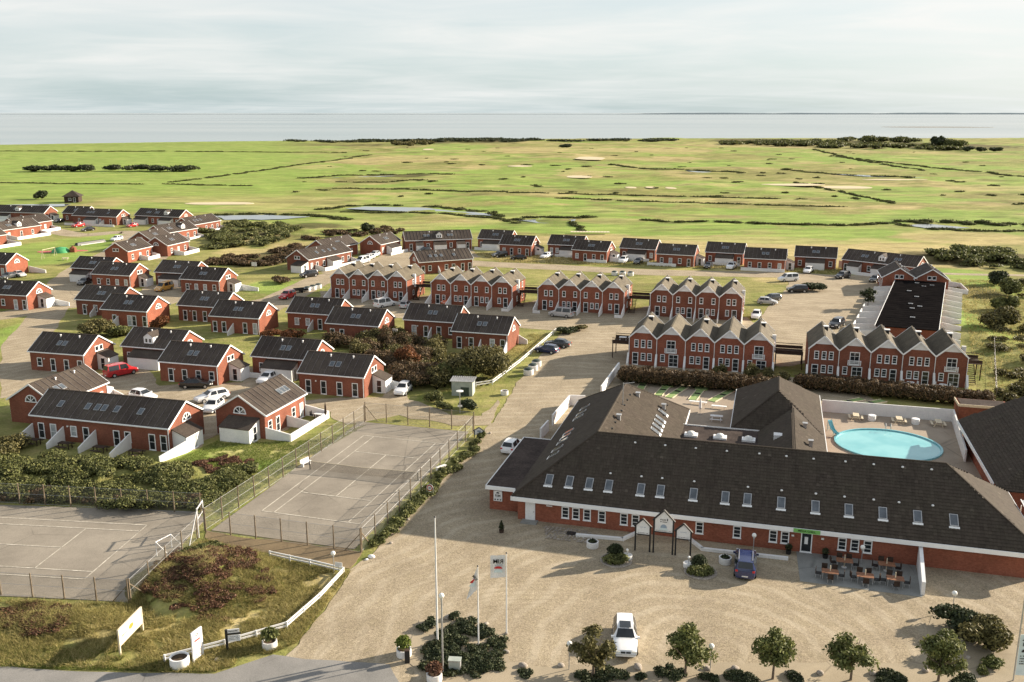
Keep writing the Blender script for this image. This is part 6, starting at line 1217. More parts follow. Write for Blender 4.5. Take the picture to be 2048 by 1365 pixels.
Ln = p1.length; q = MB().add([(0, 0, .05), (Ln / 2, 0, .05), (Ln, 0, .05), (Ln, 0, 1.05), (Ln / 2, 0, .92), (0, 0, 1.05)], [(0, 1, 4, 5), (1, 2, 3, 4)]).build('net_cloth', mnt, nt); q.rotation_euler = (0, 0, math.atan2(p1.y, p1.x)); [MB().tube([w, w + Vector((0, 0, 1.1))], .05, 8).build('post', M['black'], nt) for w in (p0, p1)]; MB().bar(p0 + Vector((0, 0, 1.06)), p1.lerp(p0, .5) + Vector((0, 0, .93)), .03, .06).bar(p1.lerp(p0, .5) + Vector((0, 0, .93)), p1 + Vector((0, 0, 1.06)), .03, .06).build('tape', M['cream'], nt)
o = thing('court_bench', 'white bench beside the net post of the right court', 'bench', at(612, 932), ANG + 75); MB().box(-.7, .7, -.2, .2, .42, .48).build('seat', M['white'], o); [MB().box(x - .05, x + .05, -.18, .18, 0, .419).build('leg', M['white'], o) for x in (-.55, .55)]; MB().box(-.7, .7, .2, .25, .5, .85).build('backrest', M['white'], o)
o = thing('court_bench', 'white bench lying at the road side of the right court fence', 'bench', at(882, 940), ANG + 60); MB().box(-.7, .7, -.2, .2, .40, .46).build('seat', M['white'], o); [MB().box(x - .05, x + .05, -.18, .18, 0, .399).build('leg', M['white'], o) for x in (-.55, .55)]
o = thing('goal_frame', 'small white goal frame on the left court', 'goal', at(314, 1113)); p = [Vector((*at(*w), 0)) - Vector((*at(314, 1113), 0)) for w in ((314, 1113), (344, 1097))]; MB().tube([p[0], p[0] + Vector((0, 0, 1.4)), p[1] + Vector((0, 0, 1.4)), p[1]], .05, 8).build('frame', M['white'], o); bk = Vector((.8, .5, 0)); MB().tube([p[0] + Vector((0, 0, 1.4)), p[0] + bk, p[1] + bk, p[1] + Vector((0, 0, 1.4))], .035, 6).build('back_frame', M['white'], o)
def rail(label, px, h=.55, step=2.0):
    P = [Vector((*at(*q), 0)) for q in px]; o = thing('white_rail', label, 'fence', P[0][:2]); 
    for i in range(len(P) - 1):
        a, c = P[i] - P[0], P[i + 1] - P[0]; n = max(1, int((c - a).length / step)); za_ = [float(hgt(P[i].x, P[i].y)), float(hgt(P[i + 1].x, P[i + 1].y))]
        a = a + Vector((0, 0, za_[0])); c = c + Vector((0, 0, za_[1]))
        for z in (h, h * .52): MB().bar(a + Vector((0, 0, z)), c + Vector((0, 0, z)), .06, .14).build('rail_board', M['white'], o)
        for k in range(n + (i == len(P) - 2)): q = a.lerp(c, k / n); MB().box(q.x - .06, q.x + .06, q.y - .06, q.y + .06, q.z - .1, q.z + h + .08).build('post', M['white'], o)
    return o
rail('white two board rail around the heath at the road bend', [(330, 1325), (450, 1294), (574, 1258), (640, 1200), (688, 1148), (620, 1132), (540, 1118)])
rail('white two board rail between the road and the cottage lawn', [(952, 775), (985, 770), (1040, 728), (1112, 665)], .7)
# ------------------------------------------------------------------ trees and shrubs
def tree(px, top, cr, ch, label, seed, mat='leaf_bright', group='small trees along the forecourt', n=4200, size=.14, kind='tree'):
    xy = at(*px); zt = zrow(xy, top); rs = random.Random(seed); o = thing(kind, label, 'tree', xy, 0, group, z=float(hgt(*xy)))
    zc = zt - ch / 2; b = MB(); b.tube([(0, 0, -.1), (.03, .02, zc * .5), (.0, .05, zc)], [.10, .08, .06], 8)
    for k in range(8):
        a = k * .785 + rs.random(); r = cr * rs.uniform(.5, .85); b.tube([(0, .03, zc * .62), (r * .5 * math.cos(a), r * .5 * math.sin(a), zc * .85), (r * math.cos(a), r * math.sin(a), zc + ch * .15)], [.05, .035, .02], 6)
    b.build('trunk', M['bark'], o)
    bl = []
    for k in range(17):      # leaf clumps carried at different heights, thinner towards the outside
        a, rr_, zz_ = rs.uniform(0, 6.28), cr * math.sqrt(rs.random()) * .78, rs.uniform(-.42, .42)
        w_ = (1 - abs(zz_) * .7) * rs.uniform(.75, 1.1); bl.append((rr_ * w_ * math.cos(a), rr_ * w_ * math.sin(a), zc + zz_ * ch, cr * rs.uniform(.24, .42), cr * rs.uniform(.24, .42), ch * rs.uniform(.11, .2)))
    put('crown', leaf_mesh('crown', bl, n, size, M[mat], seed, core=0, shell=(.25, 1.2)), o); return o
for i, (bp, tp, w, lb) in enumerate((((1186, 1352), 1262, 1.55, 'first forecourt tree from the left, beside the white estate car'), ((1370, 1354), 1262, 1.85, 'second forecourt tree from the left, right of the white estate car'), ((1545, 1360), 1262, 1.8, 'third forecourt tree from the left'), ((1701, 1362), 1275, 1.8, 'fourth forecourt tree from the left'), ((1876, 1364), 1275, 1.85, 'fifth forecourt tree from the left, nearest to the big dark bush'))): tree(bp, tp, w, 2.7, lb, 20 + i, 'leaf_bright' if i != 0 else 'leaf_olive')
tree((1735, 616), 578, 1.9, 3.2, 'young tree in front of the white terrace screens of the black roofed row', 31, 'leaf_dark', None, 1500, .22)
def shrub(px, r, h, label, mat, seed, n=1500, size=.16, group=None, cat='shrub', nb=7, name='shrub'):
    xy = at(*px); rs = random.Random(seed); z0 = float(hgt(*xy)); o = thing(name, label, cat, xy, 0, group, z=z0)
    bl = [(rs.uniform(-.55, .55) * r, rs.uniform(-.55, .55) * r, h * rs.uniform(.3, .62), r * rs.uniform(.38, .6), r * rs.uniform(.38, .6), h * rs.uniform(.28, .42)) for k in range(nb)]
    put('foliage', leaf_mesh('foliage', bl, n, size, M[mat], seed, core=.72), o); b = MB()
    for k in range(3): a = k * 2.1; b.tube([(0, 0, 0), (.3 * r * math.cos(a), .3 * r * math.sin(a), h * .5)], [.05, .02], 5)
    b.build('stem', M['bark'], o); return o
shrub((1925, 1262), 2.1, 1.9, 'large dark evergreen bush below the globe lamp at the right', 'leaf_dark', 41, 3000); shrub((1958, 1290), 2.0, 2.5, 'brown and green leafy bush beside the large evergreen at the right', 'leaf_olive', 42, 3000)
shrub((1985, 1335), .8, .8, 'small glossy leaved shrub in the sand near the banner pole', 'leaf_bright', 43, 500); shrub((1965, 1345), .5, .5, 'tiny glossy leaved shrub left of the other near the banner pole', 'leaf_bright', 44, 260)
shrub((198, 674), 3.4, 3.2, 'yellow green bush in front of two stepped brick cottages', 'leaf_olive', 45, 3600, .2); shrub((240, 672), 2.6, 2.0, 'dark green bush right of the yellow green one', 'leaf_green', 46, 2000, .2); shrub((322, 664), 1.9, 3.0, 'small orange tree beside a fan window gable', 'leaf_orange', 47, 2200, .18)
shrub((585, 680), 2.6, 2.0, 'rust orange bush left of the thicket', 'leaf_orange', 48, 1900, .18); shrub((545, 676), 2.2, 1.6, 'rust coloured bush at the corner of a cottage gable', 'leaf_orange', 49, 1500, .18); shrub((812, 735), 2.2, 3.4, 'orange leaved bush in the middle of the thicket', 'leaf_orange', 50, 2400, .18)
shrub((955, 762), 5.0, 5.0, 'big willow shrub with yellow green top above the grey hut', 'leaf_olive', 51, 9000, .2, nb=12); shrub((905, 765), 3.2, 3.4, 'dark rounded shrub left of the big willow', 'leaf_green', 52, 3600, .2)
shrub((868, 803), 1.7, 1.5, 'low bush left of the disc lamp, rear one', 'leaf_green', 53, 1100); shrub((886, 819), 1.3, 1.1, 'low bush left of the disc lamp, front one', 'leaf_green', 54, 900); shrub((940, 819), 1.5, 1.6, 'dense dark bush right of the disc lamp', 'leaf_dark', 55, 1300)
shrub((1133, 667), 2.0, 1.4, 'dark bush island at the end of the white rail', 'leaf_dark', 56, 1200, .2); shrub((1160, 662), 1.5, 1.1, 'smaller bush beside the dark bush island', 'leaf_olive', 57, 700, .2)
shrub((1625, 581), 3.0, 1.9, 'round dark bush in the right gravel yard beside the black off road car', 'leaf_dark', 58, 1600, .25); shrub((558, 566), 3.0, 1.4, 'low brown bush on the lawn by the heath cottage', 'leaf_brown', 59, 1200, .25)
shrub((2000, 660), 3.6, 4.6, 'tall olive bush beside the right field fence', 'leaf_olive', 60, 3500, .28); shrub((2013, 590), 3.5, 4.0, 'dark bush in the hedge line at the right edge, upper one', 'leaf_green', 61, 2500, .3); shrub((2005, 620), 2.8, 3.0, 'dark bush in the hedge line at the right edge, middle one', 'leaf_green', 62, 2000, .3); shrub((1997, 570), 2.6, 3.2, 'dark bush in the hedge line at the right edge, top one', 'leaf_dark', 63, 1800, .3)
shrub((84, 399), 3.4, 4.2, 'single round bush left of the golf pavilion', 'leaf_dark', 64, 900, .5); shrub((735, 468), 2.5, 3.0, 'single dark bush in the scrub strip above the back row', 'leaf_dark', 65, 900, .4)
for i, (px_, r_) in enumerate(((1233, 1117), 1.0), ) if False else (): pass
for i, (px_, lb) in enumerate((((1232, 1123), 'left'), ((1401, 1146), 'right'))):
    xy = at(*px_); o = thing('shrub_island', 'round shrub island in the gravel, %s of the sign portal' % lb, 'flower bed', xy); MB().lathe([(1.45, 0), (1.45, .14), (1.3, .14), (1.3, .08), (0, .1)], 28).build('kerb', M['stone'], o)
    put('foliage', leaf_mesh('foliage', [(-.4, -.2, .3, .8, .7, .4), (.4, -.1, .3, .7, .7, .38), (0, -.5, .25, .7, .5, .3)], 1300, .12, M['leaf_green'], 70 + i), o); put('foliage', leaf_mesh('foliage', [(0, .75, .65, .7, .5, .65)], 900, .10, M['leaf_dark'], 75 + i), o)
    MB().tube([(.5, 0, 0), (.5, 0, .45)], .25, 8).build('boulder', M['stone'], o)
def mass(name, label, pts, mat, seed, n, size, cat='shrubs', core=.8, coremat='core'):
    """shrubs that have grown into one another: pts = (px,py,radius,height)"""
    rs = random.Random(seed); bl = []
    for x, y, r, h in pts:
        wx, wy = at(x, y); z0 = float(hgt(wx, wy))
        for k in range(3): bl.append((wx + rs.uniform(-.6, .6) * r, wy + rs.uniform(-.6, .6) * r, z0 + h * rs.uniform(.3, .55), r * rs.uniform(.45, .75), r * rs.uniform(.45, .75), h * rs.uniform(.35, .5)))
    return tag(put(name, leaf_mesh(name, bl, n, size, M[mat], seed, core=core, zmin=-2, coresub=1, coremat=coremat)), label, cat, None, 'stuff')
def scatter(poly, n, seed, r=(1, 2), h=(1, 2)):
    rs = random.Random(seed); xs = [p[0] for p in poly]; ys = [p[1] for p in poly]; o = []
    while len(o) < n:
        x, y = rs.uniform(min(xs), max(xs)), rs.uniform(min(ys), max(ys)); c = False; j = len(poly) - 1
        for i in range(len(poly)):
            if (poly[i][1] > y) != (poly[j][1] > y) and x < (poly[j][0] - poly[i][0]) * (y - poly[i][1]) / (poly[j][1] - poly[i][1]) + poly[i][0]: c = not c
            j = i
        if c: o.append((x, y, rs.uniform(*r), rs.uniform(*h)))
    return o
TH = [(650, 672), (700, 660), (790, 668), (830, 690), (900, 700), (930, 735), (900, 778), (850, 782), (800, 758), (770, 735), (690, 715), (665, 690)]
mass('thicket', 'brown thicket of shrubs below the middle cottages', scatter(TH, 26, 80, (1.8, 3.0), (1.8, 3.0)), 'leaf_brown', 80, 26000, .18); mass('thicket', 'green shrubs scattered through the brown thicket', scatter(TH, 16, 81, (1.5, 2.6), (2.0, 3.2)), 'leaf_olive', 81, 15000, .18)
BK = [(-60, 905), (60, 915), (200, 935), (330, 945), (400, 955), (520, 950), (440, 985), (400, 1018), (200, 1010), (-60, 998)]
mass('shrub_bank', 'bank of dense green shrubs behind the left tennis court fence', scatter(BK, 100, 82, (1.3, 2.2), (.85, 1.45)), 'leaf_green', 82, 80000, .14); mass('shrub_bank', 'brown undergrowth in the shrub bank behind the left court', scatter([(-60, 985), (400, 1005), (405, 1020), (-60, 1003)], 22, 83, (1.0, 1.6), (.7, 1.1)), 'leaf_brown', 83, 9000, .16)
mass('shrub_bank', 'yellow green shrub tops left of the long cottage', scatter([(-60, 870), (20, 890), (60, 920), (-60, 930)], 8, 84, (1.5, 2.2), (1.6, 2.2)), 'leaf_olive', 84, 6000, .17)
def hedge(label, a, b_, w, h, mat, n, seed, size=.15):
    p, q = Vector(at(*a)), Vector(at(*b_)); L = (q - p).length; k = int(L / 1.1); rs = random.Random(seed); d = (q - p).normalized(); nn = Vector((-d.y, d.x)); bl = []
    for i in range(k + 1):
        m = p.lerp(q, i / k); 
        for s in (-.3, .3): m2 = m + nn * (s * w + rs.uniform(-.15, .15)) - p; bl.append((m2.x, m2.y, h * .5 * rs.uniform(.85, 1.12), .95, w * .42, h * rs.uniform(.46, .56)))
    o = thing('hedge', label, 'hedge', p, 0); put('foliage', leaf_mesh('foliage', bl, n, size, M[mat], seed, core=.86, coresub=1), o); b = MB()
    for i in range(0, k, 2): m = p.lerp(q, i / k) - p; b.tube([(m.x, m.y, 0), (m.x + .1, m.y, h * .6)], .04, 5)
    b.build('stem', M['bark'], o); return o
hedge('tall brown hedge between the balcony terrace and the minigolf lanes', (1248, 764), (1552, 788), 2.6, 2.3, 'leaf_brown', 26000, 85); hedge('tall brown hedge between the balcony terrace and the pool', (1600, 776), (1972, 814), 2.6, 2.1, 'leaf_brown', 28000, 86)
mass('shrub_strip', 'green shrubs in the gap behind the minigolf hedge', [(1560, 772, 1.6, 2.2), (1500, 762, 1.6, 2.6), (1530, 768, 1.4, 2.4), (1440, 756, 1.4, 2.3)], 'leaf_olive', 87, 4500, .17)
strip = []
for k in range(34):
    f = k / 33.; x, y = 752 + (968 - 752) * f, 1092 + (876 - 1092) * f; strip.append((x + random.uniform(-4, 6), y + random.uniform(-3, 5), random.uniform(.55, .85), random.uniform(.55, .95)))
mass('shrub_strip', 'low green shrub strip between the court fence and the road', strip, 'leaf_green', 88, 12000, .14)
mass('ground_cover', 'dark green ground cover shrubs around the flagpoles', scatter([(852, 1292), (880, 1270), (940, 1240), (985, 1262), (1006, 1300), (990, 1345), (900, 1350), (850, 1340)], 75, 89, (.55, .85), (.35, .6)), 'leaf_dark', 89, 17000, .11, core=.85); mass('ground_cover', 'low shrubs behind the flagpole bed', [(862, 1250, .6, .6), (848, 1262, .5, .5), (908, 1238, .5, .6), (1210, 1352, 1.1, .4), (1240, 1358, 1.0, .4), (1330, 1345, .7, .5), (1350, 1352, .8, .45), (1460, 1352, 1.0, .45), (1495, 1360, 1.0, .45), (1580, 1360, .8, .5), (1760, 1362, 1.1, .5), (1800, 1358, 1.0, .5), (1920, 1364, 1.0, .5), (1160, 1360, .9, .35), (1420, 1360, .7, .5), (1280, 1360, .6, .4), (1050, 1350, .6, .3)], 'leaf_dark', 90, 9000, .11)
mass('heath_scrub', 'green heath scrub behind the cottages at the golf course edge', scatter([(390, 470), (480, 442), (560, 452), (640, 462), (600, 478), (520, 495), (420, 500), (385, 490)], 70, 91, (2, 4), (.9, 1.8)), 'leaf_green', 91, 16000, .34); mass('heath_scrub', 'dark brown heath scrub in front of the heath dunes', scatter([(400, 500), (520, 520), (640, 470), (800, 462), (830, 470), (640, 482), (560, 530), (430, 540)], 55, 92, (1.8, 3.2), (.8, 1.7)), 'leaf_brown', 92, 13000, .34)
mass('heath_scrub', 'scrub on the rise behind the black roofed row', scatter([(1860, 515), (1960, 505), (2100, 520), (2100, 545), (1900, 535)], 34, 93, (2.5, 4.5), (1.0, 2.2)), 'leaf_green', 93, 9000, .4); mass('heath_scrub', 'low scrub down the right edge beside the field fence', scatter([(1995, 560), (2100, 560), (2100, 850), (2000, 800), (1990, 700)], 40, 94, (1.2, 2.6), (.6, 1.5)), 'leaf_olive', 94, 12000, .22)
mass('heather', 'reddish brown heather on the heath mound by the road bend', scatter([(300, 1165), (340, 1105), (430, 1100), (540, 1140), (470, 1160), (420, 1230), (360, 1225), (300, 1200), (285, 1185)], 150, 95, (.45, .85), (.14, .34)), 'leaf_heather', 95, 42000, .10, core=.85); mass('heather', 'rust brown heather on the slope beside the white rail', scatter([(450, 1150), (560, 1150), (540, 1200), (460, 1230), (430, 1250), (390, 1240)], 34, 99, (.4, .8), (.12, .28)), 'leaf_heather', 99, 9000, .10); mass('heather', 'heather patches beside the lower court fence', scatter([(0, 1205), (150, 1215), (130, 1265), (20, 1275)], 46, 96, (.5, .9), (.15, .3)), 'leaf_heather', 96, 9000, .10); mass('heather', 'heather patch on the lawn between cottage and court', scatter([(395, 935), (440, 915), (520, 925), (500, 945), (430, 952)], 20, 97, (.6, 1.0), (.2, .4)), 'leaf_heather', 97, 6000, .12); mass('shrub_bank', 'green scrub on top of the heath mound beside the court fence', scatter([(365, 1105), (430, 1095), (455, 1110), (400, 1120)], 12, 98, (.7, 1.1), (.4, .8)), 'leaf_green', 98, 5000, .12)
# grasses
def grass_in(name, label, poly, n, h, w, mat, seed, lean=.5):
    rs = np.random.RandomState(seed); W = np.array([at(*q) for q in poly]); lo, hi = W.min(0), W.max(0); P = rs.uniform(lo, hi, (n * 3, 2)); ins = np.zeros(len(P), bool); j = len(W) - 1
    for i in range(len(W)):
        c = ((W[i, 1] > P[:, 1]) != (W[j, 1] > P[:, 1])) & (P[:, 0] < (W[j, 0] - W[i, 0]) * (P[:, 1] - W[i, 1]) / (W[j, 1] - W[i, 1] + 1e-12) + W[i, 0]); ins ^= c; j = i
    P = P[ins][:n]; den = fbm(P[:, 0], P[:, 1], .6, 3); P = P[den > .36]; z = hgt(P[:, 0], P[:, 1])
    return tag(put(name, blade_mesh(name, np.c_[P, z], h, w, M[mat], seed, lean)), label, 'grass', None, 'stuff')
HM = [(-80, 1200), (262, 1210), (300, 1170), (360, 1105), (412, 1080), (540, 1116), (700, 1142), (650, 1215), (596, 1285), (545, 1308), (430, 1345), (330, 1346), (200, 1338), (-80, 1332)]
grass_in('heath_grass', 'tufted pale grass on the heath beside the road', HM, 90000, .34, .025, 'grass_tuft', 101, .9); grass_in('heath_grass', 'green grass low on the heath beside the road', HM, 22000, .22, .02, 'grass_green', 102, .8)
grass_in('lawn_grass', 'short grass between the long cottage and the tennis court', [(330, 930), (440, 880), (520, 885), (640, 880), (735, 850), (560, 950), (440, 1030), (400, 990), (520, 950)], 26000, .16, .03, 'grass_green', 103, .7)
grass_in('lawn_grass', 'grass edge along the lower road', [(-40, 1290), (240, 1300), (330, 1325), (420, 1345), (200, 1342), (-40, 1334)], 16000, .18, .02, 'grass_green', 104, .7); grass_in('lawn_grass', 'grass around the thicket and the white rail', [(830, 790), (960, 778), (1035, 730), (1105, 668), (1060, 668), (1020, 700), (960, 760), (860, 785)], 16000, .2, .03, 'grass_tuft', 105, .7)
grass_in('meadow_grass', 'dry meadow grass behind the terraces and the right field', [(940, 505), (1700, 540), (1700, 552), (1500, 540), (1000, 525)], 14000, .4, .07, 'grass_tuft', 106, .6); grass_in('meadow_grass', 'meadow grass along the right edge of the village', [(1910, 560), (2090, 560), (2090, 840), (2000, 810), (1950, 740), (1930, 640)], 26000, .35, .05, 'grass_tuft', 107, .6)
# reeds along the golf ditches
def reeds(label, px, w, h, dens, seed):
    rs = np.random.RandomState(seed); P = [np.array(at(*q)) for q in px]; bl = []; far = P[0][1] > 420
    for a, c in zip(P[:-1], P[1:]):
        L = np.linalg.norm(c - a); n = max(2, int(L / (5.0 if far else 3.0))); nn = np.array([-(c - a)[1], (c - a)[0]]) / L
        for k in range(n):
            q = a + (c - a) * ((k + rs.rand()) / n) + nn * rs.normal() * w * .25
            if fbm(q[0], q[1], .09, 2) < .2: continue
            hh = h * rs.uniform(.18, .42) * (.75 if far else 1); r = (3.6 if far else 2.2) * rs.uniform(.8, 1.3); dx_, dy_ = abs(c - a) / L; bl.append((q[0], q[1], float(hgt(*q)) + hh * .35, r * dx_ + w * .3 * dy_ + .4, r * dy_ + w * .3 * dx_ + .4, hh))
    return tag(put('reeds', leaf_mesh('reeds', bl, len(bl) * (55 if far else 90), .5 if far else .3, M['reed'], seed, core=.85, zmin=-3, coresub=1, coremat='core_green')), label, 'reeds', None, 'stuff')
for i, (lb, px, w, h) in enumerate((('reed belt above the long golf pond', [(640, 421), (690, 413), (770, 411), (845, 412), (905, 420), (985, 427), (1002, 437)], 3, 1.5), ('reed belt below the long golf pond', [(690, 424), (800, 428), (905, 433), (990, 438), (1040, 447)], 2, 1.0), ('reed belt behind the second golf pond', [(1030, 441), (1080, 437), (1150, 438), (1200, 436)], 3, 1.6), ('reed ditch leaving the second golf pond', [(1145, 446), (1160, 455), (1170, 463)], 3, 1.3), ('long reed ditch across the right fairway', [(1290, 443), (1360, 446), (1440, 446), (1560, 451), (1700, 452), (1790, 446)], 3, 1.3), ('dark reed bank of the right hand pond', [(1790, 443), (1850, 445), (1930, 448), (2060, 454), (2200, 460)], 8, 2.2), ('reed fringe below the right hand pond', [(1800, 450), (1860, 459), (1930, 463), (2060, 464)], 3, 1.3), ('straight ditch across the middle of the golf course', [(670, 377), (780, 379), (900, 382), (1000, 386), (1100, 389), (1250, 391), (1400, 394), (1560, 398)], 2, 1.2), ('lower straight ditch of the golf course', [(1100, 396), (1250, 402), (1400, 406), (1560, 411), (1690, 414)], 1.5, 1.0),
        ('reed bank below the left pond loop', [(600, 358), (680, 353), (760, 351), (840, 350), (905, 352)], 5, 1.5), ('reed clump in the left golf hollow', [(680, 364), (760, 365), (850, 362)], 4, 1.2), ('ditch beside the upper right pond', [(1220, 331), (1290, 338), (1370, 341), (1490, 348)], 4, 1.8), ('ditch of the far right fairway', [(1560, 341), (1620, 345), (1700, 351), (1830, 357)], 5, 1.8), ('diagonal ditch in the right golf course', [(1590, 365), (1640, 376), (1690, 386), (1740, 397), (1790, 408)], 3, 1.3), ('far ditch across the left field', [(-80, 303), (100, 303.5), (300, 304), (520, 305), (690, 306)], 6, 2.2), ('near ditch across the left field', [(-80, 367), (60, 368), (180, 369), (280, 370)], 3, 1.2), ('hedge bank along the field path', [(340, 365), (420, 356), (500, 345), (560, 336), (640, 325), (740, 312)], 4, 1.3), ('broken scrub line in the far right golf course', [(1660, 312), (1760, 325), (1850, 335), (1960, 345), (2060, 356)], 6, 1.6), ('broken scrub line below the far right coppice', [(1630, 300), (1700, 318), (1790, 334), (1850, 342)], 5, 1.2), ('straight dark ditch by the left dry field', [(330, 369), (420, 372), (510, 373)], 2, 1.1), ('scrub at the far left pond', [(420, 431), (520, 428), (620, 431), (700, 440)], 3, 1.4))):
    reeds(lb, px, w, h, 5 if px[0][1] > 400 else 2.2, 120 + i)
# low scrub scattered over the golf course
for k, (poly, n_) in enumerate((([(620, 300), (1300, 292), (1350, 345), (640, 350)], 26), ([(560, 350), (1500, 345), (1650, 410), (560, 400)], 24), ([(1350, 295), (2080, 310), (2080, 420), (1600, 400), (1350, 345)], 48))):
    q = scatter(poly, n_, 140 + k, (1.5, 5.0), (.35, .8)); mass('golf_scrub', 'low scrub patches dotted over the %s of the golf course' % ('far middle', 'near middle', 'right side')[k], q, 'reed', 140 + k, n_ * 60, .45, 'scrub', coremat='core_green')
# far shrubs and woods
for i, (x, r_) in enumerate(((64, 5), (100, 6), (135, 6), (170, 6), (225, 7), (280, 8), (318, 7), (365, 8))): shrub((x, 344), r_ * 1.3, 4.6, 'rounded dark shrub in the far left field row, %s from the left' % ('first', 'second', 'third', 'fourth', 'fifth', 'sixth', 'seventh', 'last')[i], 'leaf_dark', 150 + i, 700, .8, 'shrub row in the far field', nb=6)
mass('far_wood', 'low dark wood along the shore in the middle distance', scatter([(580, 284), (780, 282), (1000, 281), (1350, 281), (1350, 284), (1000, 285), (580, 286)], 80, 160, (10, 20), (2, 3.6)), 'leaf_dark', 160, 7000, 1.6, 'wood'); mass('far_wood', 'scrub mound where the golf course meets the shore', scatter([(775, 289), (850, 283), (865, 290), (790, 295)], 14, 161, (6, 10), (3, 6)), 'leaf_olive', 161, 2600, 1.3, 'wood')
mass('far_wood', 'dark coppice at the far right before the sea', scatter([(1440, 287), (1560, 285), (1680, 288), (1900, 297), (1930, 303), (1760, 300), (1600, 295), (1440, 291)], 70, 162, (8, 16), (3.5, 6.5)), 'leaf_green', 162, 9000, 1.5, 'wood'); mass('far_wood', 'lighter green trees behind the far right coppice', scatter([(1660, 284), (1720, 282), (1860, 287), (1700, 288)], 14, 163, (9, 14), (6, 9)), 'leaf_green', 163, 3200, 1.6, 'wood')
shrub((1882, 297), 11, 14, 'tallest tree of the coppice at the far right', 'leaf_dark', 165, 1500, 1.6, cat='tree', name='shore_tree'); shrub((1908, 299), 12, 10, 'rounded tree right of the tallest one at the far right', 'leaf_green', 166, 1100, 1.5, cat='tree', name='shore_tree')
for i, (x, y, r_) in enumerate(((1133, 297, 9), (1935, 304, 7), (1960, 304, 6), (1990, 305, 8))): shrub((x, y), r_, 5.5, ('single round bush on the far golf course', 'first bush right of the far coppice', 'second bush right of the far coppice', 'third bush right of the far coppice')[i], 'leaf_dark', 170 + i, 500, .9)
# rocks
def rock(px, r, label, seed, mat='stone', sq=.7):
    xy = at(*px); iv, if_ = icos(2); rs = np.random.RandomState(seed); d = iv * (1 + .35 * (fbm(iv[:, 0] * 1.7 + seed, iv[:, 1] * 1.7 + iv[:, 2], 1, 3) - .5))[:, None] * np.array([r * rs.uniform(.9, 1.3), r * rs.uniform(.75, 1), r * sq]); d[:, 2] += r * sq * .55
    o = put('boulder', np_mesh('boulder', d, if_, M[mat]), None, (*xy, 0), rs.uniform(0, 6)); return tag(o, label, 'boulder', 'garden boulders')
for i, (p_, r_, lb) in enumerate((((897, 1238), .42, 'largest pale boulder behind the flagpole bed'), ((864, 1244), .35, 'flat pale boulder left of the bare flagpole'), ((941, 1236), .2, 'small pale boulder behind the hanging flag'), ((1012, 1306), .3, 'pale boulder at the right corner of the flag bed'), ((972, 1250), .25, 'boulder at the right rim of the flag bed'), ((743, 1116), .35, 'white painted boulder at the fence corner, larger one'), ((733, 1121), .2, 'white painted boulder at the fence corner, smaller one'), ((1046, 1334), .4, 'brown boulder between flag bed and first forecourt lamp'), ((1122, 1334), .35, 'brown boulder left of the first forecourt lamp'), ((1276, 1338), .45, 'large brown boulder in front of the white estate car'), ((434, 1322), .3, 'pale boulder beside the direction sign'), ((1413, 1340), .35, 'boulder behind the second forecourt lamp'), ((1470, 1341), .4, 'boulder between second and third forecourt trees'), ((1575, 1350), .35, 'boulder right of the third forecourt tree'), ((1640, 1350), .4, 'boulder left of the fourth forecourt tree'), ((1745, 1350), .4, 'boulder right of the fourth forecourt tree'), ((1876, 1218), .3, 'white stone beside the evergreen bush'), ((1925, 1288), .3, 'pale stone below the brown and green bush'), ((1936, 1318), .3, 'brown stone in the sand right of the fifth tree'), ((816, 1041), .25, 'white stone at the road edge beside the court hedge'), ((782, 1088), .25, 'stone at the lower end of the court hedge'), ((938, 916), .22, 'white stone beside the court hedge near the house sign'), ((980, 868), .25, 'white stone right of the house sign'), ((990, 1012), .4, 'white stone in the gravel before the lettered wall sign'), ((1850, 1345), .35, 'pale stone left of the fifth forecourt tree'), ((896, 945), .18, 'tiny stone on the road verge above the speed sign'))): rock(p_, r_ * .8, lb, 200 + i, 'white' if 'white' in lb and 'painted' in lb else 'stone')
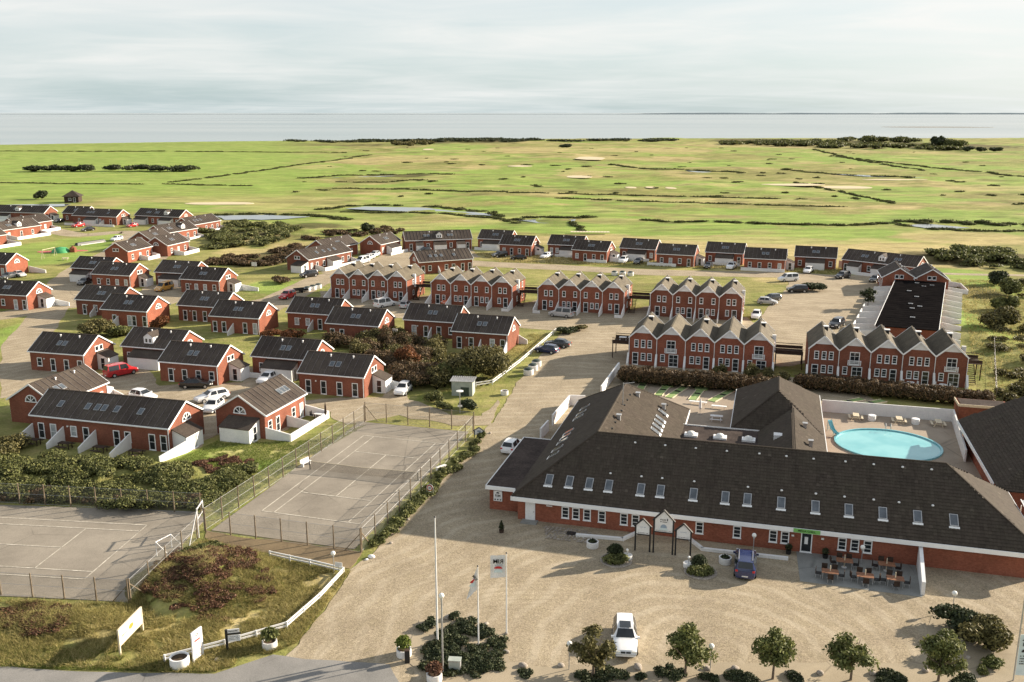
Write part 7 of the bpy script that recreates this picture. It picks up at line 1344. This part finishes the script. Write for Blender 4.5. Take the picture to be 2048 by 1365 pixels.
# ------------------------------------------------------------------ patio furniture
ch_s = MB().box(-.24, .24, -.24, .24, .42, .47).mesh('seat', M['black']); ch_b = MB().box(-.24, .24, .2, .25, .48, .95).mesh('backrest', M['wood_dark']); ch_l = MB().box(-.02, .02, -.02, .02, 0, .42).mesh('leg', M['steel'])
for i, (px_, nm) in enumerate((((1659, 1158), 'front left'), ((1729, 1166), 'front middle'), ((1789, 1172), 'front right'), ((1688, 1136), 'rear left'), ((1772, 1143), 'rear right'))):
    xy = at(*px_); o = thing('patio_table', 'brown wooden table with folded parasol stub, %s one on the patio' % nm, 'table', xy, ANG, 'patio tables')
    for k in range(6): put('slat', cached('tsl', lambda: MB().box(-.7, .7, 0, .13, .70, .735).mesh('slat', M['table_wood'])), o, (0, -.43 + k * .145, 0))
    for sx__ in (-.6, .6):
        for sy__ in (-.34, .34): put('leg', cached('tlg', lambda: MB().box(-.03, .03, -.03, .03, 0, .699).mesh('leg', M['steel'])), o, (sx__, sy__, 0))
    MB().tube([(0, 0, .05), (0, 0, 1.25)], .04, 8).build('parasol_stub', M['cream'], o); MB().lathe([(0, 0), (.24, 0), (.24, .08), (0, .1)], 12).build('parasol_foot', M['white'], o)
    for k, (dx_, dy_, a) in enumerate(((-.4, .75, 0), (.4, .75, 0), (-.95, 0, 90), (.95, 0, -90), (0, -.78, 180))):
        if k == 4 and i > 2: continue
        c = thing('garden_chair', 'dark garden chair at the %s of the %s patio table' % (('back left', 'back right', 'left end', 'right end', 'near side')[k], nm), 'chair', (xy[0] + dx_ * CA - dy_ * SA, xy[1] + dx_ * SA + dy_ * CA), ANG + a + random.uniform(-12, 12), 'chairs at the %s patio table' % nm); put('seat', ch_s, c); put('backrest', ch_b, c); [put('leg', ch_l, c, (x, y, 0)) for x in (-.2, .2) for y in (-.2, .2)]
for i, u in enumerate((3.2, 6.4)): o = thing('planter_pot', 'dark potted shrub %s of the glass door' % ('left', 'right')[i], 'planter', grid(u, 82.4)); MB().lathe([(0, 0), (.2, 0), (.27, .45), (.2, .45)], 12).build('pot', M['black'], o); put('plant', leaf_mesh('plant', [(0, 0, .7, .3, .3, .32)], 260, .08, M['leaf_dark'], 300 + i), o)
o = thing('bird_bath', 'white pedestal bowl right of the glass door', 'bowl', at(1636, 1106)); MB().lathe([(.0, 0), (.16, 0), (.08, .15), (.07, .6), (.12, .7), (.36, .85), (.3, .87), (0, .78)], 14).build('bowl', M['white'], o, 60)
o = thing('conifer', 'small potted conifer on the gravel near the white hotel door', 'shrub', at(1003, 1066)); MB().lathe([(0, 0), (.2, 0), (.25, .35), (0, .35)], 10).build('pot', M['wood_dark'], o); put('foliage', leaf_mesh('foliage', [(0, 0, .55, .28, .28, .25), (0, 0, .85, .18, .18, .25), (0, 0, 1.1, .09, .09, .2)], 420, .06, M['leaf_dark'], 310), o)
o = thing('litter_bin', 'dark litter bin post beside the feathery planter at the road mouth', 'bin', at(815, 1326)); MB().box(-.18, .18, -.14, .14, 0, 1.0).build('body', M['black'], o); MB().box(-.2, .2, -.16, .16, 1.0, 1.06).build('lid', M['wood_dark'], o)
o = thing('cabinet', 'grey metal cabinet in the ground cover near the lower edge', 'cabinet', at(910, 1344), ANG + 10); MB().box(-.42, .42, -.25, .25, 0, 1.0).build('body', M['steel'], o); MB().box(-.46, .46, -.29, .29, 1.002, 1.06).build('lid', M['grey_panel'], o); MB().box(-.38, .38, -.262, -.252, .1, .92).build('door', M['grey_panel'], o)
# cobbled apron left of the front bed: single stones
ap = thing('cobble_apron', 'patch of pale cobbles with a dark mat before the hotel windows', 'paving', at(1135, 1070), ANG); rs_ = random.Random(9); cm = MB().lathe([(.17, 0), (.16, .03), (0, .045)], 7).mesh('cobble', M['stone'])
for i in range(13):
    for j in range(8):
        if rs_.random() < .9: q = put('cobble', cm, ap, (-1.7 + i * .37 + (j % 2) * .15 + rs_.uniform(-.05, .05) - j * .12, -1.3 + j * .34 + rs_.uniform(-.05, .05), .09)); q.scale = (rs_.uniform(.7, 1.1), rs_.uniform(.7, 1.1), 1)
MB().box(-.1, .75, -.2, .5, .10, .16).build('mat', M['black'], ap)
# hut, decks, playground, pavilion
o = thing('grey_hut', 'grey green substation hut with pale corrugated roof below the willow', 'hut', at(927, 788), ANG + 8); MB().box(-1.5, 1.5, -1.1, 1.1, 0, 2.1).build('wall', M['grey_panel'], o); b = MB(); [b.bar((-1.65 + k * .3, -1.25, 2.16), (-1.65 + k * .3, 1.25, 2.26), .2, .05) for k in range(12)]; b.box(-1.65, 1.65, -1.2, 1.2, 2.1, 2.14); b.build('roof', M['steel'], o); MB().box(-.2, 1.0, -1.14, -1.1, .05, 1.3).build('door', M['darkgreen'], o)
def deck(xy, label, w, d, z, stair=-1, rails=True, ang=ANG):
    o = thing('timber_deck', label, 'deck', xy, ang, 'timber stair decks'); n = int(d / .28)
    for k in range(n): put('plank', cached(('dpl', w), lambda: MB().box(0, w, 0, .24, -.03, .03).mesh('plank', M['wood_dark'])), o, (0, k * d / n, z))
    for x in (.1, w - .1):
        for y in (.1, d - .1): put('post', cached(('dpo', z), lambda: MB().box(-.07, .07, -.07, .07, 0, z - .04).mesh('post', M['wood_dark'])), o, (x, y, 0))
    for y in ((0, d) if rails else (d,)): MB().box(0, w, y - .04, y + .04, z + .85, z + .95).box(0, w, y - .03, y + .03, z + .1, z + .6).build('railing', M['wood_dark'], o)
    if stair:
        ns = 9
        for k in range(ns): put('step', cached(('dst',), lambda: MB().box(0, 1.1, -.14, .14, -.03, .03).mesh('step', M['wood_dark'])), o, (.3, -.15 - k * .27, z - (k + 1) * z / (ns + 1)))
        for x in (.27, 1.43): MB().bar((x, 0, z), (x, -.27 * ns - .2, .1), .06, .25).build('stringer', M['wood_dark'], o)
    return o
def rowp(x, y, u, v): return (x + u * CA - v * SA, y + u * SA + v * CA)
deck(rowp(-39.55, 200.8, 18.2, 4.5), 'dark timber stair deck between the first and second terraces', 4.6, 4.0, 2.5); deck(rowp(-17.15, 193.9, 18.2, 4.5), 'dark timber stair deck between the second and third terraces', 4.4, 4.0, 2.5); deck(rowp(5.13, 187.6, 18.2, 4.5), 'dark timber stair deck between the third and fourth terraces', 4.2, 4.0, 2.5)
deck(rowp(18.55, 144.8, -3.2, 3.5), 'dark timber balcony deck at the left end of the minigolf side terrace', 3.0, 3.6, 2.5, 0); deck(rowp(18.55, 144.8, 22.6, 4), 'dark timber deck bridging the gap between the two balcony terraces', 4.2, 3.8, 2.4, 0); deck(rowp(44.9, 137.5, 22.6, 5), 'dark timber stair deck at the right end of the pool side terrace', 2.6, 3.4, 2.5)
o = thing('deck_table', 'white table on the balcony deck of the minigolf side terrace', 'table', rowp(18.55, 144.8, -1.7, 5.3), ANG, z=2.53); MB().box(-.6, .6, -.4, .4, .66, .7).build('table_top', M['white'], o); b = MB(); [b.box(x - .03, x + .03, y - .03, y + .03, 0, .659) for x in (-.5, .5) for y in (-.3, .3)]; b.build('legs', M['white'], o)
for i, u in enumerate((14.6, 19.0)):
    o = thing('garden_table', 'white garden table with chairs before the pool side terrace, %s one' % ('left', 'right')[i], 'table', rowp(44.9, 137.5, u, -1.3), ANG); MB().lathe([(0, .68), (.55, .68), (.55, .72), (0, .72)], 14).build('table_top', M['white'], o); MB().tube([(0, 0, 0), (0, 0, .68)], .05, 8).build('leg', M['white'], o)
    for k in range(3): a = k * 2.1 + .4; c = thing('white_chair', 'white garden chair %s the %s garden table of the pool side terrace' % (('right of', 'behind', 'left of')[k], ('left', 'right')[i]), 'chair', rowp(44.9, 137.5, u + .95 * math.cos(a), -1.3 + .95 * math.sin(a)), ANG + math.degrees(a) - 90, 'white chairs at the %s garden table' % ('left', 'right')[i]); MB().box(-.22, .22, -.22, .22, .4, .44).build('seat', M['white'], c); MB().box(-.22, .22, .18, .22, .45, .85).build('backrest', M['white'], c); b = MB(); [b.box(x - .02, x + .02, y - .02, y + .02, 0, .4) for x in (-.19, .19) for y in (-.19, .19)]; b.build('legs', M['white'], c)
# terrace furniture of the long cottage
for i, f in enumerate((.10, .33, .58, .83)):
    o = thing('terrace_table', 'dark outdoor table behind the %s screen wall of the long cottage' % ('first', 'second', 'third', 'last')[i], 'table', (-59.48 + (19.8 * f) * CA - (-1.9) * SA, 109.93 + 19.8 * f * SA + (-1.9) * CA), ANG); MB().box(-.8, .8, -.4, .4, .68, .73).build('table_top', M['wood_dark'], o); b = MB(); [b.box(x - .04, x + .04, y - .04, y + .04, 0, .679) for x in (-.7, .7) for y in (-.3, .3)]; b.build('legs', M['wood_dark'], o); MB().box(-.75, .75, -.95, -.6, .4, .45).box(-.75, .75, .6, .95, .4, .45).build('bench', M['wood_dark'], o)
o = thing('terrace_parasol', 'closed dark parasol on the white walled terrace by the court', 'parasol', at(652, 845)); MB().tube([(0, 0, 0), (0, 0, 2.6)], .03, 6).build('pole', M['wood_dark'], o); MB().lathe([(.06, 1.0), (.17, 1.2), (.12, 2.2), (.03, 2.7)], 8).build('canopy', M['wood_dark'], o)
o = thing('terrace_table', 'white tablecloth table with dark chairs on the walled terrace by the court', 'table', at(640, 838), ANG); MB().box(-.7, .7, -.4, .4, .68, .73).build('table_top', M['white'], o); b = MB(); [b.box(x - .04, x + .04, y - .04, y + .04, 0, .679) for x in (-.6, .6) for y in (-.3, .3)]; b.build('legs', M['wood_dark'], o); MB().box(-1.3, -.9, -.25, .25, .4, .45).box(-1.34, -1.28, -.25, .25, .45, .95).build('bench', M['black'], o)
# playground
o = thing('swing_frame', 'pale swing frame beside the red and green playground shapes', 'swing', at(86, 518)); q = Vector((*at(111, 512), 0)) - Vector((*at(86, 518), 0)); b = MB()
for w in (Vector(), q): b.tube([w + Vector((0, -.8, 0)), w + Vector((0, 0, 2.4)), w + Vector((0, .8, 0))], .06, 6)
b.tube([Vector((0, 0, 2.4)), q + Vector((0, 0, 2.4))], .06, 6); b.build('frame', M['cream'], o); b = MB(); [b.tube([q * f + Vector((0, 0, 2.4)), q * f + Vector((0, 0, .5))], .02, 4) for f in (.3, .42, .6, .72)]; [b.box(q.x * f - .25, q.x * f + .25, q.y * f - .12, q.y * f + .12, .46, .5) for f in (.36, .66)]; b.build('seats', M['black'], o)
o = thing('climbing_mound', 'green and red climbing mound on the playground lawn', 'playground', at(122, 505)); MB().lathe([(2.6, 0), (2.4, .6), (1.6, 1.3), (0, 1.6)], 14).build('dome', varied('play_green', (.05, .25, .10), (.08, .34, .14), 2, .6), o, 60); b = MB().lathe([(1.0, 0), (1.0, 1.2), (0, 1.9)], 8, c=(3.4, .4, 0)); b.build('tower', varied('play_brown', (.18, .06, .03), (.28, .1, .05), 2, .7), o)
for px_, sz, lb in (((97, 504), (3.2, 2.0), 'left'), ((150, 502), (3.8, 1.6), 'right')): o = thing('play_mat', 'red play surface on the lawn, %s of the climbing mound' % lb, 'playground', at(*px_)); MB().lathe([(1.0, 0), (1.0, .06), (0, .1)], 20).build('surface', varied('play_red', (.42, .10, .09), (.52, .16, .14), 2, .8), o).scale = (*sz, 1)
p, q = at(152, 492), at(209, 484); o = thing('covered_stack', 'long low stack under a black cover on the playground lawn', 'stack', p, math.degrees(math.atan2(q[1] - p[1], q[0] - p[0]))); L = math.hypot(q[0] - p[0], q[1] - p[1]); MB().add([(0, -.8, 0), (L, -.8, 0), (L, .8, 0), (0, .8, 0), (.3, -.5, .8), (L - .3, -.5, .8), (L - .3, .5, .8), (.3, .5, .8)], [(4, 5, 6, 7), (0, 1, 5, 4), (1, 2, 6, 5), (2, 3, 7, 6), (3, 0, 4, 7)]).build('cover', M['black'], o); MB().box(1, L - 1, -.95, -.81, .05, .2).build('weight', M['white'], o)
picnic(at(131, 521), 10, 'pale picnic table on the grass in front of the playground', 'cream')
o = thing('notice_board', 'white notice board on a post beside the heath', 'sign', at(509, 541), ANG); MB().tube([(0, 0, 0), (0, 0, 2.0)], .06, 6).build('post', M['post_wood'], o); MB().box(-.7, .7, -.06, -.02, 1.1, 2.1).build('board', M['white'], o)
o = thing('golf_pavilion', 'small dark pavilion with pyramid roof on the far left golf course', 'pavilion', at(147, 405), 10, z=.2); MB().box(-3.0, 3.0, -3.0, 3.0, 0, 2.6).build('wall', M['wood_dark'], o); MB().add([(-3.9, -3.9, 2.6), (3.9, -3.9, 2.6), (3.9, 3.9, 2.6), (-3.9, 3.9, 2.6), (0, 0, 5.2)], [(0, 1, 4), (1, 2, 4), (2, 3, 4), (3, 0, 4), (3, 2, 1, 0)]).build('roof', M['seam_roof'], o); window(o, -1.2, -3.0, .8, 1.2, 1.2, 0, 2, 1); window(o, .8, -3.0, .1, 1.0, 2.0, 0, 1, 1, 'door')
o = thing('golf_bridge', 'pale plank bridge over the ditch below the second golf pond', 'bridge', at(1180, 468), -4, z=.6); b = MB(); [put('plank', cached('brp', lambda: MB().box(-.45, .45, -1.3, 1.3, 0, .1).mesh('plank', M['cream'])), o, (-6 + k * 1.0, 0, 0)) for k in range(13)]
fence_w('thin field fence along the right edge of the village', ground_lerp((1992, 795), (1987, 690), 8), 1.4, name='field_fence')
